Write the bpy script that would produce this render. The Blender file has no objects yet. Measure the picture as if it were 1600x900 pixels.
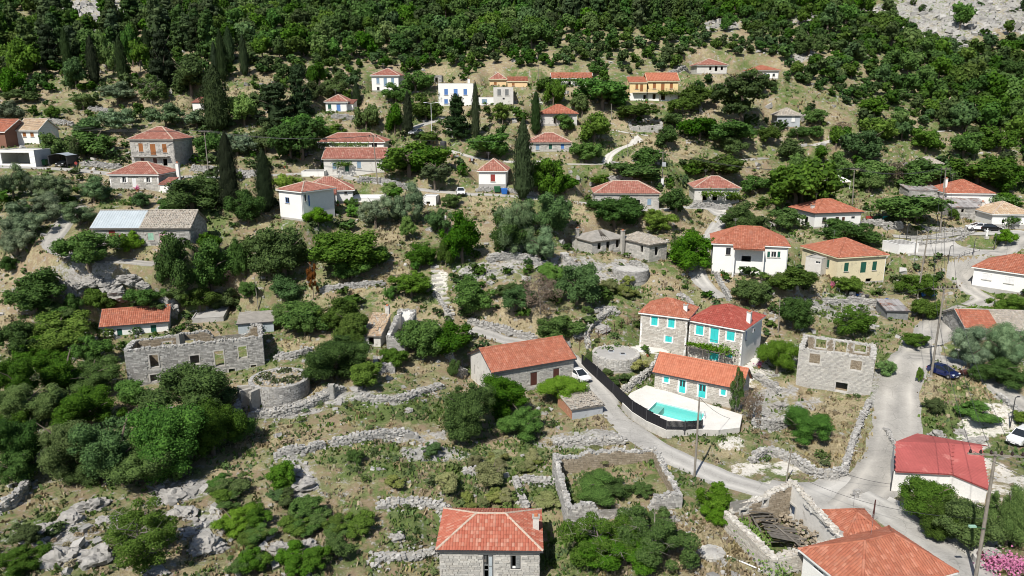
import bpy, math, random
import numpy as np
from mathutils import Vector, Matrix
random.seed(7); rng = np.random.default_rng(7)
R = math.radians
S = bpy.context.scene
COL = S.collection
# ------------------------------------------------------------------ camera, sky, sun, exposure
CZ, PITCH, HFOV = 50.0, 14.5, 70.0
cam_d = bpy.data.cameras.new('camera'); cam = bpy.data.objects.new('camera', cam_d); COL.objects.link(cam)
cam_d.sensor_width = 36; cam_d.lens = 18 / math.tan(R(HFOV / 2)); cam_d.clip_start = 1; cam_d.clip_end = 3000
cam.location = (0, 0, CZ); cam.rotation_euler = (R(90 - PITCH), 0, 0)
S.camera = cam
SUN_EL, SUN_AZ = 50.0, 28.0            # light travels towards +Y, turned SUN_AZ towards +X
W = bpy.data.worlds.new('World'); S.world = W; W.use_nodes = True
nt = W.node_tree; bg = nt.nodes['Background']
sky = nt.nodes.new('ShaderNodeTexSky'); sky.sky_type = 'NISHITA'; sky.sun_disc = False
sky.sun_elevation = R(SUN_EL); sky.sun_rotation = R(180 + SUN_AZ); sky.altitude = 300
nt.links.new(sky.outputs['Color'], bg.inputs['Color']); bg.inputs['Strength'].default_value = 0.082
sd = bpy.data.lights.new('sun', 'SUN'); sd.energy = 4.9; sd.angle = R(0.55); sd.color = (1.0, 0.955, 0.88)
sun = bpy.data.objects.new('sun', sd); COL.objects.link(sun); sun.location = (-60, -60, 160)
ce = math.cos(R(SUN_EL))
sun.rotation_euler = Vector((math.sin(R(SUN_AZ)) * ce, math.cos(R(SUN_AZ)) * ce, -math.sin(R(SUN_EL)))).to_track_quat('-Z', 'Y').to_euler()
S.view_settings.view_transform = 'Standard'; S.view_settings.look = 'None'
S.view_settings.exposure = 0.30; S.view_settings.gamma = 1.0
S.cycles.max_bounces = 5; S.cycles.diffuse_bounces = 3; S.cycles.glossy_bounces = 2; S.cycles.transmission_bounces = 4
S.cycles.transparent_max_bounces = 4; S.cycles.use_denoising = True
S.cycles.caustics_reflective = False; S.cycles.caustics_refractive = False
S.cycles.filter_width = 1.0; S.cycles.denoising_prefilter = 'ACCURATE'

# ------------------------------------------------------------------ picture point -> ray from the drone
F = 800 / math.tan(R(HFOV / 2)); CP, SP = math.cos(R(PITCH)), math.sin(R(PITCH))
def ray(px, py):
    x = (px - 800) / F; y = -(py - 450) / F; dy = CP + y * SP
    return x / dy, (y * CP - SP) / dy
def project(x, y, z):
    z = z - CZ; d = y * CP - z * SP; v = y * SP + z * CP
    return 800 + F * x / d, 450 - F * v / d

# ------------------------------------------------------------------ materials
MATS = {}
def nodes_of(name):
    m = bpy.data.materials.new(name); m.use_nodes = True
    return m, m.node_tree, m.node_tree.nodes['Principled BSDF']
def N(t, typ, **kw):
    n = t.nodes.new(typ)
    for k, v in kw.items(): setattr(n, k, v)
    return n
def ramp(t, fac, stops):
    r = N(t, 'ShaderNodeValToRGB'); e = r.color_ramp.elements
    while len(e) < len(stops): e.new(0.5)
    for i, (p, c) in enumerate(stops):
        e[i].position = p; e[i].color = (c[0], c[1], c[2], 1) if not isinstance(c, (int, float)) else (c, c, c, 1)
    t.links.new(fac, r.inputs['Fac']); return r.outputs['Color']
def mixc(t, fac, a, b, mode='MIX'):
    m = N(t, 'ShaderNodeMix', data_type='RGBA', blend_type=mode)
    for sock, v in ((m.inputs['Factor'], fac), (m.inputs[6], a), (m.inputs[7], b)):
        if isinstance(v, (int, float)): sock.default_value = v
        elif isinstance(v, tuple): sock.default_value = (*v[:3], 1)
        else: t.links.new(v, sock)
    return m.outputs[2]
def noise(t, scale, detail=3, coord='Object', rough=0.6):
    n = N(t, 'ShaderNodeTexNoise'); n.inputs['Scale'].default_value = scale; n.inputs['Detail'].default_value = detail
    n.inputs['Roughness'].default_value = rough
    if coord == 'world':
        g = N(t, 'ShaderNodeNewGeometry'); t.links.new(g.outputs['Position'], n.inputs['Vector'])
    else:
        c = N(t, 'ShaderNodeTexCoord'); t.links.new(c.outputs['Object'], n.inputs['Vector'])
    return n.outputs['Fac']
def island(t):
    return N(t, 'ShaderNodeNewGeometry').outputs['Random Per Island']
def math_(t, op, a, b):
    m = N(t, 'ShaderNodeMath', operation=op)
    for s, v in ((m.inputs[0], a), (m.inputs[1], b)):
        if isinstance(v, (int, float)): s.default_value = v
        else: t.links.new(v, s)
    return m.outputs[0]
def bump(t, b, h, strength=0.4, dist=0.05):
    n = N(t, 'ShaderNodeBump'); n.inputs['Strength'].default_value = strength; n.inputs['Distance'].default_value = dist
    t.links.new(h, n.inputs['Height']); t.links.new(n.outputs['Normal'], b.inputs['Normal'])
def sc(c, k): return tuple(min(1, v * k) for v in c)
def mat_plain(name, c, rough=0.7, var=0.25, scale=1.2, stain=None, metal=0.0, bmp=0.25, isl=0.0, spec=0.3):
    """paint, plaster, concrete, timber or sheet metal: grain, slow drift of tone, weather stains"""
    m, t, b = nodes_of(name)
    lo, hi = sc(c, 1 - var), sc(c, 1 + var * 0.6)
    colr = ramp(t, noise(t, scale, 5), [(0.3, lo), (0.7, hi)])
    fine = ramp(t, noise(t, scale * 11, 3), [(0.3, 0.82), (0.75, 1.0)])
    colr = mixc(t, 0.8, colr, fine, 'MULTIPLY')
    if stain:
        f = ramp(t, noise(t, stain[1], 6, rough=0.7), [(stain[2], 0.0), (min(0.99, stain[2] + 0.14), 1.0)])
        colr = mixc(t, f, colr, stain[0])
    if isl:
        f = ramp(t, island(t), [(0.0, 1 - isl), (1.0, 1.0)])
        colr = mixc(t, 1.0, colr, f, 'MULTIPLY')
    t.links.new(colr, b.inputs['Base Color'])
    b.inputs['Roughness'].default_value = rough; b.inputs['Metallic'].default_value = metal
    b.inputs['Specular IOR Level'].default_value = spec
    if bmp: bump(t, b, noise(t, scale * 9, 4), bmp, 0.03)
    MATS[name] = m; return m
def mat_pieces(name, cols, rough=0.85, fine=0.35, scale=5.0, bmp=0.5, patch=None, spec=0.2):
    """loose pieces (stones, tiles): every piece its own tone out of cols, with lichen-like patches"""
    m, t, b = nodes_of(name)
    n = len(cols)
    colr = ramp(t, island(t), [(i / max(1, n - 1), c) for i, c in enumerate(cols)])
    g = ramp(t, noise(t, scale, 5, rough=0.7), [(0.25, 1 - fine), (0.75, 1.0)])
    colr = mixc(t, 1.0, colr, g, 'MULTIPLY')
    if patch:
        f = ramp(t, noise(t, patch[1], 5, rough=0.7), [(patch[2], 0.0), (patch[2] + 0.12, patch[3])])
        colr = mixc(t, f, colr, patch[0])
    t.links.new(colr, b.inputs['Base Color']); b.inputs['Roughness'].default_value = rough
    b.inputs['Specular IOR Level'].default_value = spec
    if bmp: bump(t, b, noise(t, scale * 2.5, 5), bmp, 0.04)
    MATS[name] = m; return m
def mat_leaf(name, dark, light, trans=0.25, tv=False, warm=None):
    m, t, b = nodes_of(name)
    f = island(t)
    colr = ramp(t, f, [(0.0, dark), (0.6, tuple((a + c) / 2 for a, c in zip(dark, light))), (1.0, light)])
    if tv:
        a = N(t, 'ShaderNodeAttribute', attribute_name='tone'); rnd = a.outputs['Fac']
    else:
        rnd = N(t, 'ShaderNodeObjectInfo').outputs['Random']
    h = N(t, 'ShaderNodeHueSaturation')
    for sock, lo, hi in (('Hue', 0.475, 0.515), ('Saturation', 0.75, 1.1), ('Value', 0.68, 1.25)):
        mr = N(t, 'ShaderNodeMapRange'); mr.inputs['To Min'].default_value = lo; mr.inputs['To Max'].default_value = hi
        k = math_(t, 'FRACT', math_(t, 'MULTIPLY', rnd, {'Hue': 7.31, 'Saturation': 3.77, 'Value': 1.0}[sock]), 0)
        t.links.new(k, mr.inputs['Value']); t.links.new(mr.outputs[0], h.inputs[sock])
    t.links.new(colr, h.inputs['Color']); colr = h.outputs['Color']
    if warm:
        w = ramp(t, noise(t, 1.3, 3, 'world'), [(0.52, 0.0), (0.72, 0.6)])
        colr = mixc(t, w, colr, warm)
    t.links.new(colr, b.inputs['Base Color']); b.inputs['Roughness'].default_value = 0.7
    b.inputs['Specular IOR Level'].default_value = 0.1
    tr = N(t, 'ShaderNodeBsdfTranslucent'); t.links.new(colr, tr.inputs['Color'])
    mx = N(t, 'ShaderNodeMixShader'); mx.inputs[0].default_value = trans
    out = t.nodes['Material Output']
    t.links.new(b.outputs[0], mx.inputs[1]); t.links.new(tr.outputs[0], mx.inputs[2]); t.links.new(mx.outputs[0], out.inputs['Surface'])
    MATS[name] = m; return m

mat_plain('white_plaster', (0.74, 0.73, 0.70), 0.8, 0.06, 0.5, ((0.42, 0.40, 0.36), 0.9, 0.64))
mat_plain('clean_white', (0.80, 0.79, 0.76), 0.75, 0.04, 0.6)
mat_plain('dirty_white', (0.60, 0.58, 0.54), 0.85, 0.12, 0.6, ((0.30, 0.28, 0.25), 0.8, 0.56))
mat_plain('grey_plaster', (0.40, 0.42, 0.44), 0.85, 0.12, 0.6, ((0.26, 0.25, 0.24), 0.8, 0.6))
mat_plain('cream_plaster', (0.70, 0.62, 0.42), 0.85, 0.1, 0.5, ((0.36, 0.33, 0.24), 0.7, 0.55))
mat_plain('peach_plaster', (0.72, 0.52, 0.30), 0.8, 0.06, 0.6)
mat_plain('yellow_plaster', (0.76, 0.58, 0.30), 0.8, 0.06, 0.6)
mat_plain('brown_plaster', (0.22, 0.11, 0.075), 0.8, 0.1, 0.8)
mat_plain('mortar', (0.40, 0.38, 0.34), 0.95, 0.25, 1.5, ((0.25, 0.23, 0.20), 0.8, 0.6), bmp=0.6)
mat_plain('pale_mortar', (0.50, 0.48, 0.44), 0.95, 0.2, 1.5, ((0.32, 0.30, 0.27), 0.8, 0.62), bmp=0.6)
mat_plain('concrete', (0.40, 0.385, 0.36), 0.9, 0.18, 0.5, ((0.30, 0.28, 0.25), 0.35, 0.58), bmp=0.3)
mat_plain('pale_paving', (0.74, 0.715, 0.66), 0.85, 0.1, 0.6, ((0.52, 0.48, 0.42), 0.7, 0.68), isl=0.15)
mat_plain('turquoise_paint', (0.05, 0.56, 0.55), 0.5, 0.08, 1.0)
mat_plain('blue_paint', (0.10, 0.22, 0.50), 0.5, 0.1, 1.0)
mat_plain('pale_blue_paint', (0.22, 0.32, 0.42), 0.6, 0.1, 1.0)
mat_plain('green_paint', (0.02, 0.10, 0.07), 0.5, 0.15, 1.0)
mat_plain('mint_paint', (0.30, 0.50, 0.38), 0.7, 0.2, 1.0)
mat_plain('pink_paint', (0.58, 0.36, 0.40), 0.7, 0.12, 1.0)
mat_plain('red_paint', (0.30, 0.05, 0.04), 0.6, 0.15, 1.0)
mat_plain('brown_paint', (0.32, 0.13, 0.045), 0.6, 0.15, 1.0)
mat_plain('dark_brown_paint', (0.10, 0.04, 0.03), 0.6, 0.15, 1.0)
mat_plain('old_wood', (0.20, 0.18, 0.155), 0.9, 0.35, 2.0, isl=0.4, bmp=0.5)
mat_plain('grey_wood', (0.24, 0.25, 0.25), 0.9, 0.3, 2.0, isl=0.3)
mat_plain('pole_wood', (0.25, 0.225, 0.19), 0.9, 0.25, 2.0)
mat_plain('black_board', (0.018, 0.018, 0.022), 0.7, 0.2, 2.0, isl=0.4)
mat_plain('dark_metal', (0.06, 0.06, 0.065), 0.5, 0.2, 2.0)
mat_plain('white_metal', (0.75, 0.75, 0.75), 0.5, 0.05, 2.0)
mat_plain('red_sheet', (0.40, 0.10, 0.09), 0.7, 0.2, 0.25, ((0.50, 0.20, 0.17), 0.35, 0.56), bmp=0.0)
mat_plain('tin_sheet', (0.42, 0.47, 0.50), 0.5, 0.12, 0.6, ((0.50, 0.53, 0.53), 0.8, 0.6), bmp=0.1)
mat_plain('rusty_sheet', (0.38, 0.36, 0.35), 0.65, 0.2, 0.8, ((0.20, 0.09, 0.055), 0.55, 0.50), bmp=0.2, isl=0.3)
mat_plain('grey_roofing', (0.30, 0.28, 0.25), 0.9, 0.25, 1.0, ((0.19, 0.17, 0.15), 0.9, 0.58))
mat_plain('bark', (0.16, 0.13, 0.10), 0.95, 0.3, 3.0, bmp=0.6)
mat_plain('dry_earth', (0.34, 0.28, 0.19), 0.95, 0.3, 1.2, ((0.42, 0.40, 0.37), 1.5, 0.55), bmp=0.8)
mat_plain('pale_bark', (0.24, 0.215, 0.185), 0.95, 0.3, 3.0)
mat_plain('tyre_rubber', (0.02, 0.02, 0.02), 0.85, 0.1, 3.0)
mat_plain('rim_metal', (0.45, 0.45, 0.47), 0.35, 0.1, 3.0, metal=0.7)
mat_plain('bin_green', (0.02, 0.10, 0.04), 0.5, 0.1, 2.0)
mat_plain('bin_blue', (0.02, 0.12, 0.42), 0.5, 0.1, 2.0)
mat_plain('rust_brown', (0.09, 0.035, 0.03), 0.8, 0.3, 3.0)
mat_plain('pool_tile', (0.52, 0.74, 0.72), 0.4, 0.05, 2.0)
mat_plain('terracotta', (0.48, 0.17, 0.08), 0.8, 0.2, 2.0)
mat_plain('mortar_cap', (0.50, 0.40, 0.32), 0.9, 0.25, 3.0, ((0.40, 0.17, 0.10), 1.5, 0.55))
mat_plain('brick_orange', (0.42, 0.21, 0.13), 0.9, 0.25, 3.0, ((0.5, 0.4, 0.3), 1.0, 0.6))
mat_plain('canopy_cloth', (0.32, 0.36, 0.40), 0.8, 0.1, 1.0)
def mat_simple(name, c, rough, metal=0.0, coat=0.0, spec=0.5):
    m, t, b = nodes_of(name)
    v = ramp(t, noise(t, 3.0, 2), [(0.3, sc(c, 0.9)), (0.7, c)])
    t.links.new(v, b.inputs['Base Color']); b.inputs['Roughness'].default_value = rough; b.inputs['Metallic'].default_value = metal
    b.inputs['Coat Weight'].default_value = coat; b.inputs['Specular IOR Level'].default_value = spec
    MATS[name] = m
mat_simple('glass_dark', (0.02, 0.025, 0.03), 0.08)
mat_simple('car_blue', (0.012, 0.022, 0.11), 0.25, 0.3, 1.0)
mat_simple('car_white', (0.78, 0.78, 0.78), 0.3, 0.0, 1.0)
mat_simple('car_silver', (0.45, 0.47, 0.50), 0.3, 0.6, 1.0)
mat_simple('car_black', (0.012, 0.012, 0.014), 0.25, 0.2, 1.0)
mat_simple('lamp_glass', (0.75, 0.78, 0.8), 0.1)
mat_simple('tail_red', (0.4, 0.02, 0.02), 0.2)
mat_simple('insulator', (0.03, 0.018, 0.015), 0.2)
mat_simple('wire', (0.05, 0.05, 0.055), 0.5)
ST = [(0.25, 0.24, 0.225), (0.38, 0.37, 0.345), (0.31, 0.30, 0.28), (0.46, 0.45, 0.42), (0.52, 0.505, 0.475), (0.34, 0.33, 0.305)]
mat_pieces('stone', ST, patch=((0.16, 0.155, 0.14), 0.9, 0.58, 0.6))
mat_pieces('pale_stone', [(0.36, 0.345, 0.32), (0.50, 0.485, 0.45), (0.42, 0.405, 0.375), (0.60, 0.58, 0.535), (0.48, 0.455, 0.41), (0.54, 0.52, 0.48)], patch=((0.26, 0.25, 0.23), 0.8, 0.60, 0.5))
mat_pieces('warm_stone', [(0.44, 0.41, 0.36), (0.58, 0.55, 0.49), (0.50, 0.47, 0.41), (0.68, 0.65, 0.59), (0.47, 0.43, 0.375), (0.54, 0.50, 0.44)], patch=((0.28, 0.25, 0.22), 0.8, 0.60, 0.5))
mat_pieces('rubble_stone', [(0.26, 0.25, 0.235), (0.42, 0.41, 0.39), (0.33, 0.32, 0.30), (0.52, 0.505, 0.475), (0.36, 0.35, 0.33)], scale=3.0, patch=((0.20, 0.195, 0.18), 0.8, 0.58, 0.6))
mat_pieces('earth_stone', [(0.24, 0.195, 0.14), (0.34, 0.285, 0.21), (0.29, 0.24, 0.175), (0.42, 0.36, 0.28)])
mat_pieces('boulder_rock', [(0.36, 0.345, 0.32), (0.46, 0.44, 0.41)], scale=1.1, fine=0.45, bmp=1.0, patch=((0.15, 0.145, 0.14), 0.7, 0.52, 0.75))
mat_pieces('tile_orange', [(0.33, 0.115, 0.070), (0.44, 0.165, 0.10), (0.38, 0.13, 0.08), (0.48, 0.21, 0.14), (0.36, 0.12, 0.072), (0.42, 0.15, 0.09)], fine=0.35, scale=1.6, bmp=0.3, patch=((0.26, 0.12, 0.085), 0.55, 0.56, 0.7))
mat_pieces('tile_bright', [(0.42, 0.14, 0.08), (0.50, 0.19, 0.115), (0.46, 0.165, 0.095)], fine=0.22, scale=1.2, bmp=0.1)
mat_pieces('tile_red', [(0.29, 0.060, 0.045), (0.37, 0.09, 0.068), (0.32, 0.07, 0.052), (0.42, 0.13, 0.10)], fine=0.3, scale=1.2, bmp=0.2)
mat_pieces('tile_dull', [(0.29, 0.115, 0.085), (0.37, 0.16, 0.12), (0.33, 0.135, 0.10), (0.43, 0.23, 0.18)], fine=0.3, scale=1.2, bmp=0.3, patch=((0.42, 0.30, 0.22), 0.9, 0.58, 0.7))
mat_pieces('tile_lichen', [(0.36, 0.105, 0.065), (0.44, 0.15, 0.10), (0.40, 0.125, 0.08), (0.50, 0.26, 0.19), (0.42, 0.14, 0.09), (0.38, 0.11, 0.07), (0.46, 0.17, 0.11)], fine=0.25, scale=1.5, bmp=0.3)
mat_pieces('tile_tan', [(0.40, 0.27, 0.17), (0.52, 0.40, 0.28), (0.46, 0.33, 0.21), (0.58, 0.48, 0.36)], fine=0.3, bmp=0.4, patch=((0.28, 0.24, 0.20), 0.9, 0.6, 0.6))
mat_pieces('tile_stone', [(0.32, 0.29, 0.25), (0.45, 0.41, 0.35), (0.38, 0.33, 0.27), (0.52, 0.47, 0.40)], fine=0.4, bmp=0.4, patch=((0.2, 0.18, 0.16), 0.9, 0.6, 0.6))
mat_leaf('leaf_oak', (0.032, 0.082, 0.010), (0.094, 0.192, 0.023), 0.28)
mat_leaf('leaf_bright', (0.085, 0.185, 0.018), (0.175, 0.31, 0.042), 0.32)
mat_leaf('leaf_green', (0.052, 0.118, 0.016), (0.12, 0.215, 0.036), 0.3)
mat_leaf('leaf_olive', (0.075, 0.130, 0.058), (0.185, 0.255, 0.125), 0.2)
mat_leaf('leaf_cypress', (0.013, 0.027, 0.008), (0.028, 0.050, 0.015), 0.05)
mat_leaf('leaf_pine', (0.026, 0.052, 0.015), (0.066, 0.108, 0.03), 0.15)
mat_leaf('leaf_pale', (0.16, 0.2, 0.055), (0.3, 0.32, 0.11), 0.25)
mat_leaf('leaf_dry', (0.13, 0.10, 0.055), (0.24, 0.19, 0.12), 0.15)
mat_leaf('leaf_brown', (0.10, 0.035, 0.015), (0.20, 0.075, 0.03), 0.1)
mat_leaf('leaf_forest', (0.022, 0.056, 0.009), (0.066, 0.132, 0.020), 0.2, tv=True)
mat_leaf('leaf_under', (0.06, 0.11, 0.025), (0.13, 0.19, 0.055), 0.25, tv=True)
mat_leaf('straw', (0.21, 0.17, 0.09), (0.38, 0.32, 0.185), 0.2, tv=True)
mat_leaf('flower_pink', (0.45, 0.10, 0.22), (0.60, 0.20, 0.34), 0.25)

# ------------------------------------------------------------------ mesh helpers
class MB:
    """collects vertices, quads and triangles; build() links them as ONE mesh object"""
    def __init__(s): s.v = []; s.q = []; s.t = []; s.n = 0; s.mq = []; s.mt = []; s.att = []
    def add(s, V, Q=None, T=None, m=0, tone=None):
        V = np.asarray(V, float).reshape(-1, 3); s.v.append(V)
        if Q is not None and len(Q): Q = np.asarray(Q, int).reshape(-1, 4); s.q.append(Q + s.n); s.mq.append(np.full(len(Q), m))
        if T is not None and len(T): T = np.asarray(T, int).reshape(-1, 3); s.t.append(T + s.n); s.mt.append(np.full(len(T), m))
        s.att.append(np.zeros(len(V)) if tone is None else np.broadcast_to(tone, (len(V),)))
        s.n += len(V); return s
    def mesh(s, name, mats, smooth=False, tone=False):
        me = bpy.data.meshes.new(name)
        V = np.concatenate(s.v) if s.v else np.zeros((0, 3))
        Q = np.concatenate(s.q) if s.q else np.zeros((0, 4), int); T = np.concatenate(s.t) if s.t else np.zeros((0, 3), int)
        nq, ntri = len(Q), len(T)
        me.vertices.add(len(V)); me.vertices.foreach_set('co', V.ravel())
        me.loops.add(nq * 4 + ntri * 3); me.polygons.add(nq + ntri)
        me.loops.foreach_set('vertex_index', np.concatenate([Q.ravel(), T.ravel()]).astype(np.int32))
        st = np.concatenate([np.arange(nq) * 4, nq * 4 + np.arange(ntri) * 3]).astype(np.int32)
        me.polygons.foreach_set('loop_start', st)
        mi = np.concatenate(s.mq + s.mt) if (s.mq or s.mt) else np.zeros(0, int)
        me.polygons.foreach_set('material_index', mi.astype(np.int32))
        me.polygons.foreach_set('use_smooth', np.full(nq + ntri, smooth))
        for m in (mats if isinstance(mats, (list, tuple)) else [mats]): me.materials.append(MATS[m] if isinstance(m, str) else m)
        if tone:
            a = me.attributes.new('tone', 'FLOAT', 'POINT'); a.data.foreach_set('value', np.concatenate(s.att).astype(np.float32))
        me.update(calc_edges=True); return me
    def build(s, name, mats, parent=None, smooth=False, kind=None, tone=False):
        o = bpy.data.objects.new(name, s.mesh(name, mats, smooth, tone)); COL.objects.link(o)
        if parent: o.parent = parent
        if kind: o['kind'] = kind
        return o
BOXC = np.array([[-1, -1, -1], [1, -1, -1], [1, 1, -1], [-1, 1, -1], [-1, -1, 1], [1, -1, 1], [1, 1, 1], [-1, 1, 1]], float)
BOXQ = np.array([[0, 3, 2, 1], [4, 5, 6, 7], [0, 1, 5, 4], [1, 2, 6, 5], [2, 3, 7, 6], [3, 0, 4, 7]])
def box(mb, x0, x1, y0, y1, z0, z1, m=0):
    c = np.array([(x0 + x1) / 2, (y0 + y1) / 2, (z0 + z1) / 2]); h = np.array([x1 - x0, y1 - y0, z1 - z0]) / 2
    mb.add(BOXC * h + c, BOXQ, m=m); return mb
def boxes(mb, C, H, yaw=None, jit=0.0, tilt=0.0, m=0, tone=None):
    """n boxes at once; jit roughens the corners so that they read as stones"""
    C = np.asarray(C, float); H = np.asarray(H, float); n = len(C)
    if n == 0: return mb
    P = BOXC[None] * H[:, None, :]
    if jit: P = P * (1 + rng.uniform(-jit, jit, (n, 8, 3)))
    if tilt:
        a = rng.normal(0, tilt, n)[:, None]; b = rng.normal(0, tilt, n)[:, None]
        P = np.stack([P[..., 0] + a * P[..., 2], P[..., 1] + b * P[..., 2], P[..., 2] - a * P[..., 0] - b * P[..., 1]], -1)
    if yaw is not None:
        c, s_ = np.cos(yaw)[:, None], np.sin(yaw)[:, None]
        P = np.stack([P[..., 0] * c - P[..., 1] * s_, P[..., 0] * s_ + P[..., 1] * c, P[..., 2]], -1)
    P = P + C[:, None, :]
    Q = (BOXQ[None] + (np.arange(n) * 8)[:, None, None]).reshape(-1, 4)
    mb.add(P.reshape(-1, 3), Q, m=m, tone=None if tone is None else np.repeat(tone, 8)); return mb
def tube(mb, pts, rad, seg=7, m=0, cap=True):
    pts = [Vector(p) for p in pts]; rad = rad if isinstance(rad, (list, tuple)) else [rad] * len(pts)
    V = []; n = len(pts)
    for i, p in enumerate(pts):
        d = (pts[min(i + 1, n - 1)] - pts[max(i - 1, 0)]).normalized()
        a = d.cross(Vector((0, 0, 1)) if abs(d.z) < 0.9 else Vector((1, 0, 0))).normalized(); b = d.cross(a)
        for k in range(seg):
            t = 2 * math.pi * k / seg; V.append(p + (a * math.cos(t) + b * math.sin(t)) * rad[i])
    Q = [(i * seg + k, i * seg + (k + 1) % seg, (i + 1) * seg + (k + 1) % seg, (i + 1) * seg + k) for i in range(n - 1) for k in range(seg)]
    T = []
    if cap:
        for i, c in ((0, len(V)), (n - 1, len(V) + 1)):
            T += [(i * seg + k, i * seg + (k + 1) % seg, c) for k in range(seg)]
        V += [pts[0], pts[-1]]
    mb.add([tuple(v) for v in V], Q, T, m=m); return mb
def lathe(mb, prof, seg=12, c=(0, 0, 0), m=0, sx=1, sy=1):
    n = len(prof); a = np.arange(seg) * 2 * math.pi / seg
    V = np.concatenate([np.stack([c[0] + r * np.cos(a) * sx, c[1] + r * np.sin(a) * sy, np.full(seg, c[2] + z)], 1) for r, z in prof])
    Q = [(i * seg + k, i * seg + (k + 1) % seg, (i + 1) * seg + (k + 1) % seg, (i + 1) * seg + k) for i in range(n - 1) for k in range(seg)]
    mb.add(V, Q, m=m); return mb
def poly(mb, pts, m=0):
    n = len(pts)
    if n == 4: mb.add(pts, Q=[(0, 1, 2, 3)], m=m)
    elif n == 3: mb.add(pts, T=[(0, 1, 2)], m=m)
    else: mb.add(pts, T=[(0, i, i + 1) for i in range(1, n - 1)], m=m)
def empty(name, loc, rz=0.0):
    o = bpy.data.objects.new(name, None); COL.objects.link(o); o.location = loc; o.rotation_euler = (0, 0, rz); o.empty_display_size = 0.3
    return o
def tag(o, label, cat, group=None):
    o['label'] = label; o['category'] = cat
    if group: o['group'] = group
    return o
def struct(o): o['kind'] = 'structure'; return o
def copy_tree(o, parent=None):
    c = o.copy(); COL.objects.link(c)
    if parent: c.parent = parent
    for ch in list(o.children): copy_tree(ch, c)
    return c

# ------------------------------------------------------------------ lattice noise
_LAT = rng.random((256, 256))
def vnoise(x, y, s, off=0):
    x = np.asarray(x) / s + off * 17.3 + 1000; y = np.asarray(y) / s + off * 9.1 + 1000
    i = np.floor(x).astype(int); j = np.floor(y).astype(int); fx = x - i; fy = y - j
    fx = fx * fx * (3 - 2 * fx); fy = fy * fy * (3 - 2 * fy)
    g = lambda a, b: _LAT[a % 256, b % 256]
    return (g(i, j) * (1 - fx) + g(i + 1, j) * fx) * (1 - fy) + (g(i, j + 1) * (1 - fx) + g(i + 1, j + 1) * fx) * fy
# ------------------------------------------------------------------ terrain: a thin plate through surveyed points (pixel, distance in metres)
CTRL = [(0, 950, 53), (400, 950, 56), (800, 950, 57), (1200, 950, 55), (1600, 950, 50), (0, 860, 62), (200, 860, 62), (440, 850, 65), (640, 830, 68), (765, 910, 62),
        (1100, 860, 63), (1525, 905, 56), (1340, 850, 64), (0, 760, 74), (985, 740, 76), (1085, 745, 76), (1300, 770, 73), (1470, 765, 74), (1600, 760, 72),
        (600, 720, 79), (300, 760, 74), (0, 650, 86), (200, 605, 96), (410, 588, 99), (440, 632, 92), (600, 640, 90), (760, 608, 99), (905, 590, 101),
        (1060, 640, 94), (1000, 540, 110), (1165, 570, 105), (1300, 612, 97), (1455, 588, 98), (1400, 680, 86), (1600, 640, 89), (1590, 690, 83),
        (0, 540, 106), (210, 522, 113), (400, 522, 112), (610, 540, 107), (740, 515, 113), (1217, 520, 114), (1470, 500, 115), (1580, 540, 105),
        (0, 440, 118), (250, 383, 127), (100, 400, 121), (440, 342, 138), (560, 440, 122), (690, 420, 127), (800, 430, 124), (940, 396, 137), (1020, 408, 134),
        (1170, 428, 131), (1330, 445, 131), (1432, 465, 125), (1560, 452, 127), (1468, 363, 146), (1310, 356, 150), (1400, 400, 139), (1590, 355, 147),
        (0, 350, 128), (60, 262, 158), (172, 297, 147), (250, 260, 162), (330, 270, 160), (535, 320, 147), (550, 270, 164), (720, 305, 155), (767, 290, 159), (980, 322, 156),
        (1112, 314, 162), (1035, 292, 164), (1320, 322, 162), (1510, 338, 157), (550, 231, 178), (858, 236, 174), (675, 223, 178), (1230, 200, 194),
        (870, 196, 186), (1010, 202, 187), (1100, 250, 176), (1400, 250, 180), (1590, 250, 184), (520, 178, 194), (310, 172, 196), (60, 200, 180), (715, 165, 198), (600, 143, 211),
        (1025, 157, 204), (1112, 117, 216), (1200, 125, 213), (880, 134, 208), (795, 135, 208), (200, 135, 206), (0, 160, 196), (330, 120, 208), (1400, 150, 214), (1590, 150, 220),
        (0, 60, 246), (200, 60, 240), (450, 60, 246), (750, 60, 248), (1000, 60, 240), (1250, 60, 240), (1450, 80, 244), (1590, 60, 256),
        (0, 0, 290), (400, 0, 295), (800, 0, 300), (1200, 0, 288), (1450, 0, 290), (1600, 0, 300),
        (0, -60, 345), (400, -60, 350), (800, -60, 355), (1200, -60, 345), (1600, -60, 352)]
_P = []
for px, py, y in CTRL:
    u, t = ray(px, py); _P.append((u * y, y, CZ + t * y))
_P = np.array(_P)
def _phi(r2): return 0.5 * r2 * np.log(r2 + 1e-9)
def tps_fit(P, lam):
    n = len(P); X = P[:, :2] / 100
    K = _phi(((X[:, None] - X[None]) ** 2).sum(-1)) + lam * np.eye(n)
    A = np.zeros((n + 3, n + 3)); A[:n, :n] = K; A[:n, n] = 1; A[:n, n + 1:] = X; A[n, :n] = 1; A[n + 1:, :n] = X.T
    return X, np.linalg.solve(A, np.concatenate([P[:, 2], np.zeros(3)]))
_X, _Wt = tps_fit(_P, 0.0015)
def base_z(x, y):
    x = np.asarray(x, float); y = np.asarray(y, float); sh = x.shape; q = np.stack([x.ravel(), y.ravel()], 1) / 100
    out = np.empty(len(q))
    for i in range(0, len(q), 20000):
        c = q[i:i + 20000]; out[i:i + 20000] = _phi(((c[:, None] - _X[None]) ** 2).sum(-1)) @ _Wt[:-3] + _Wt[-3] + c @ _Wt[-2:]
    return out.reshape(sh)
NU, NV = 430, 520
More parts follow.
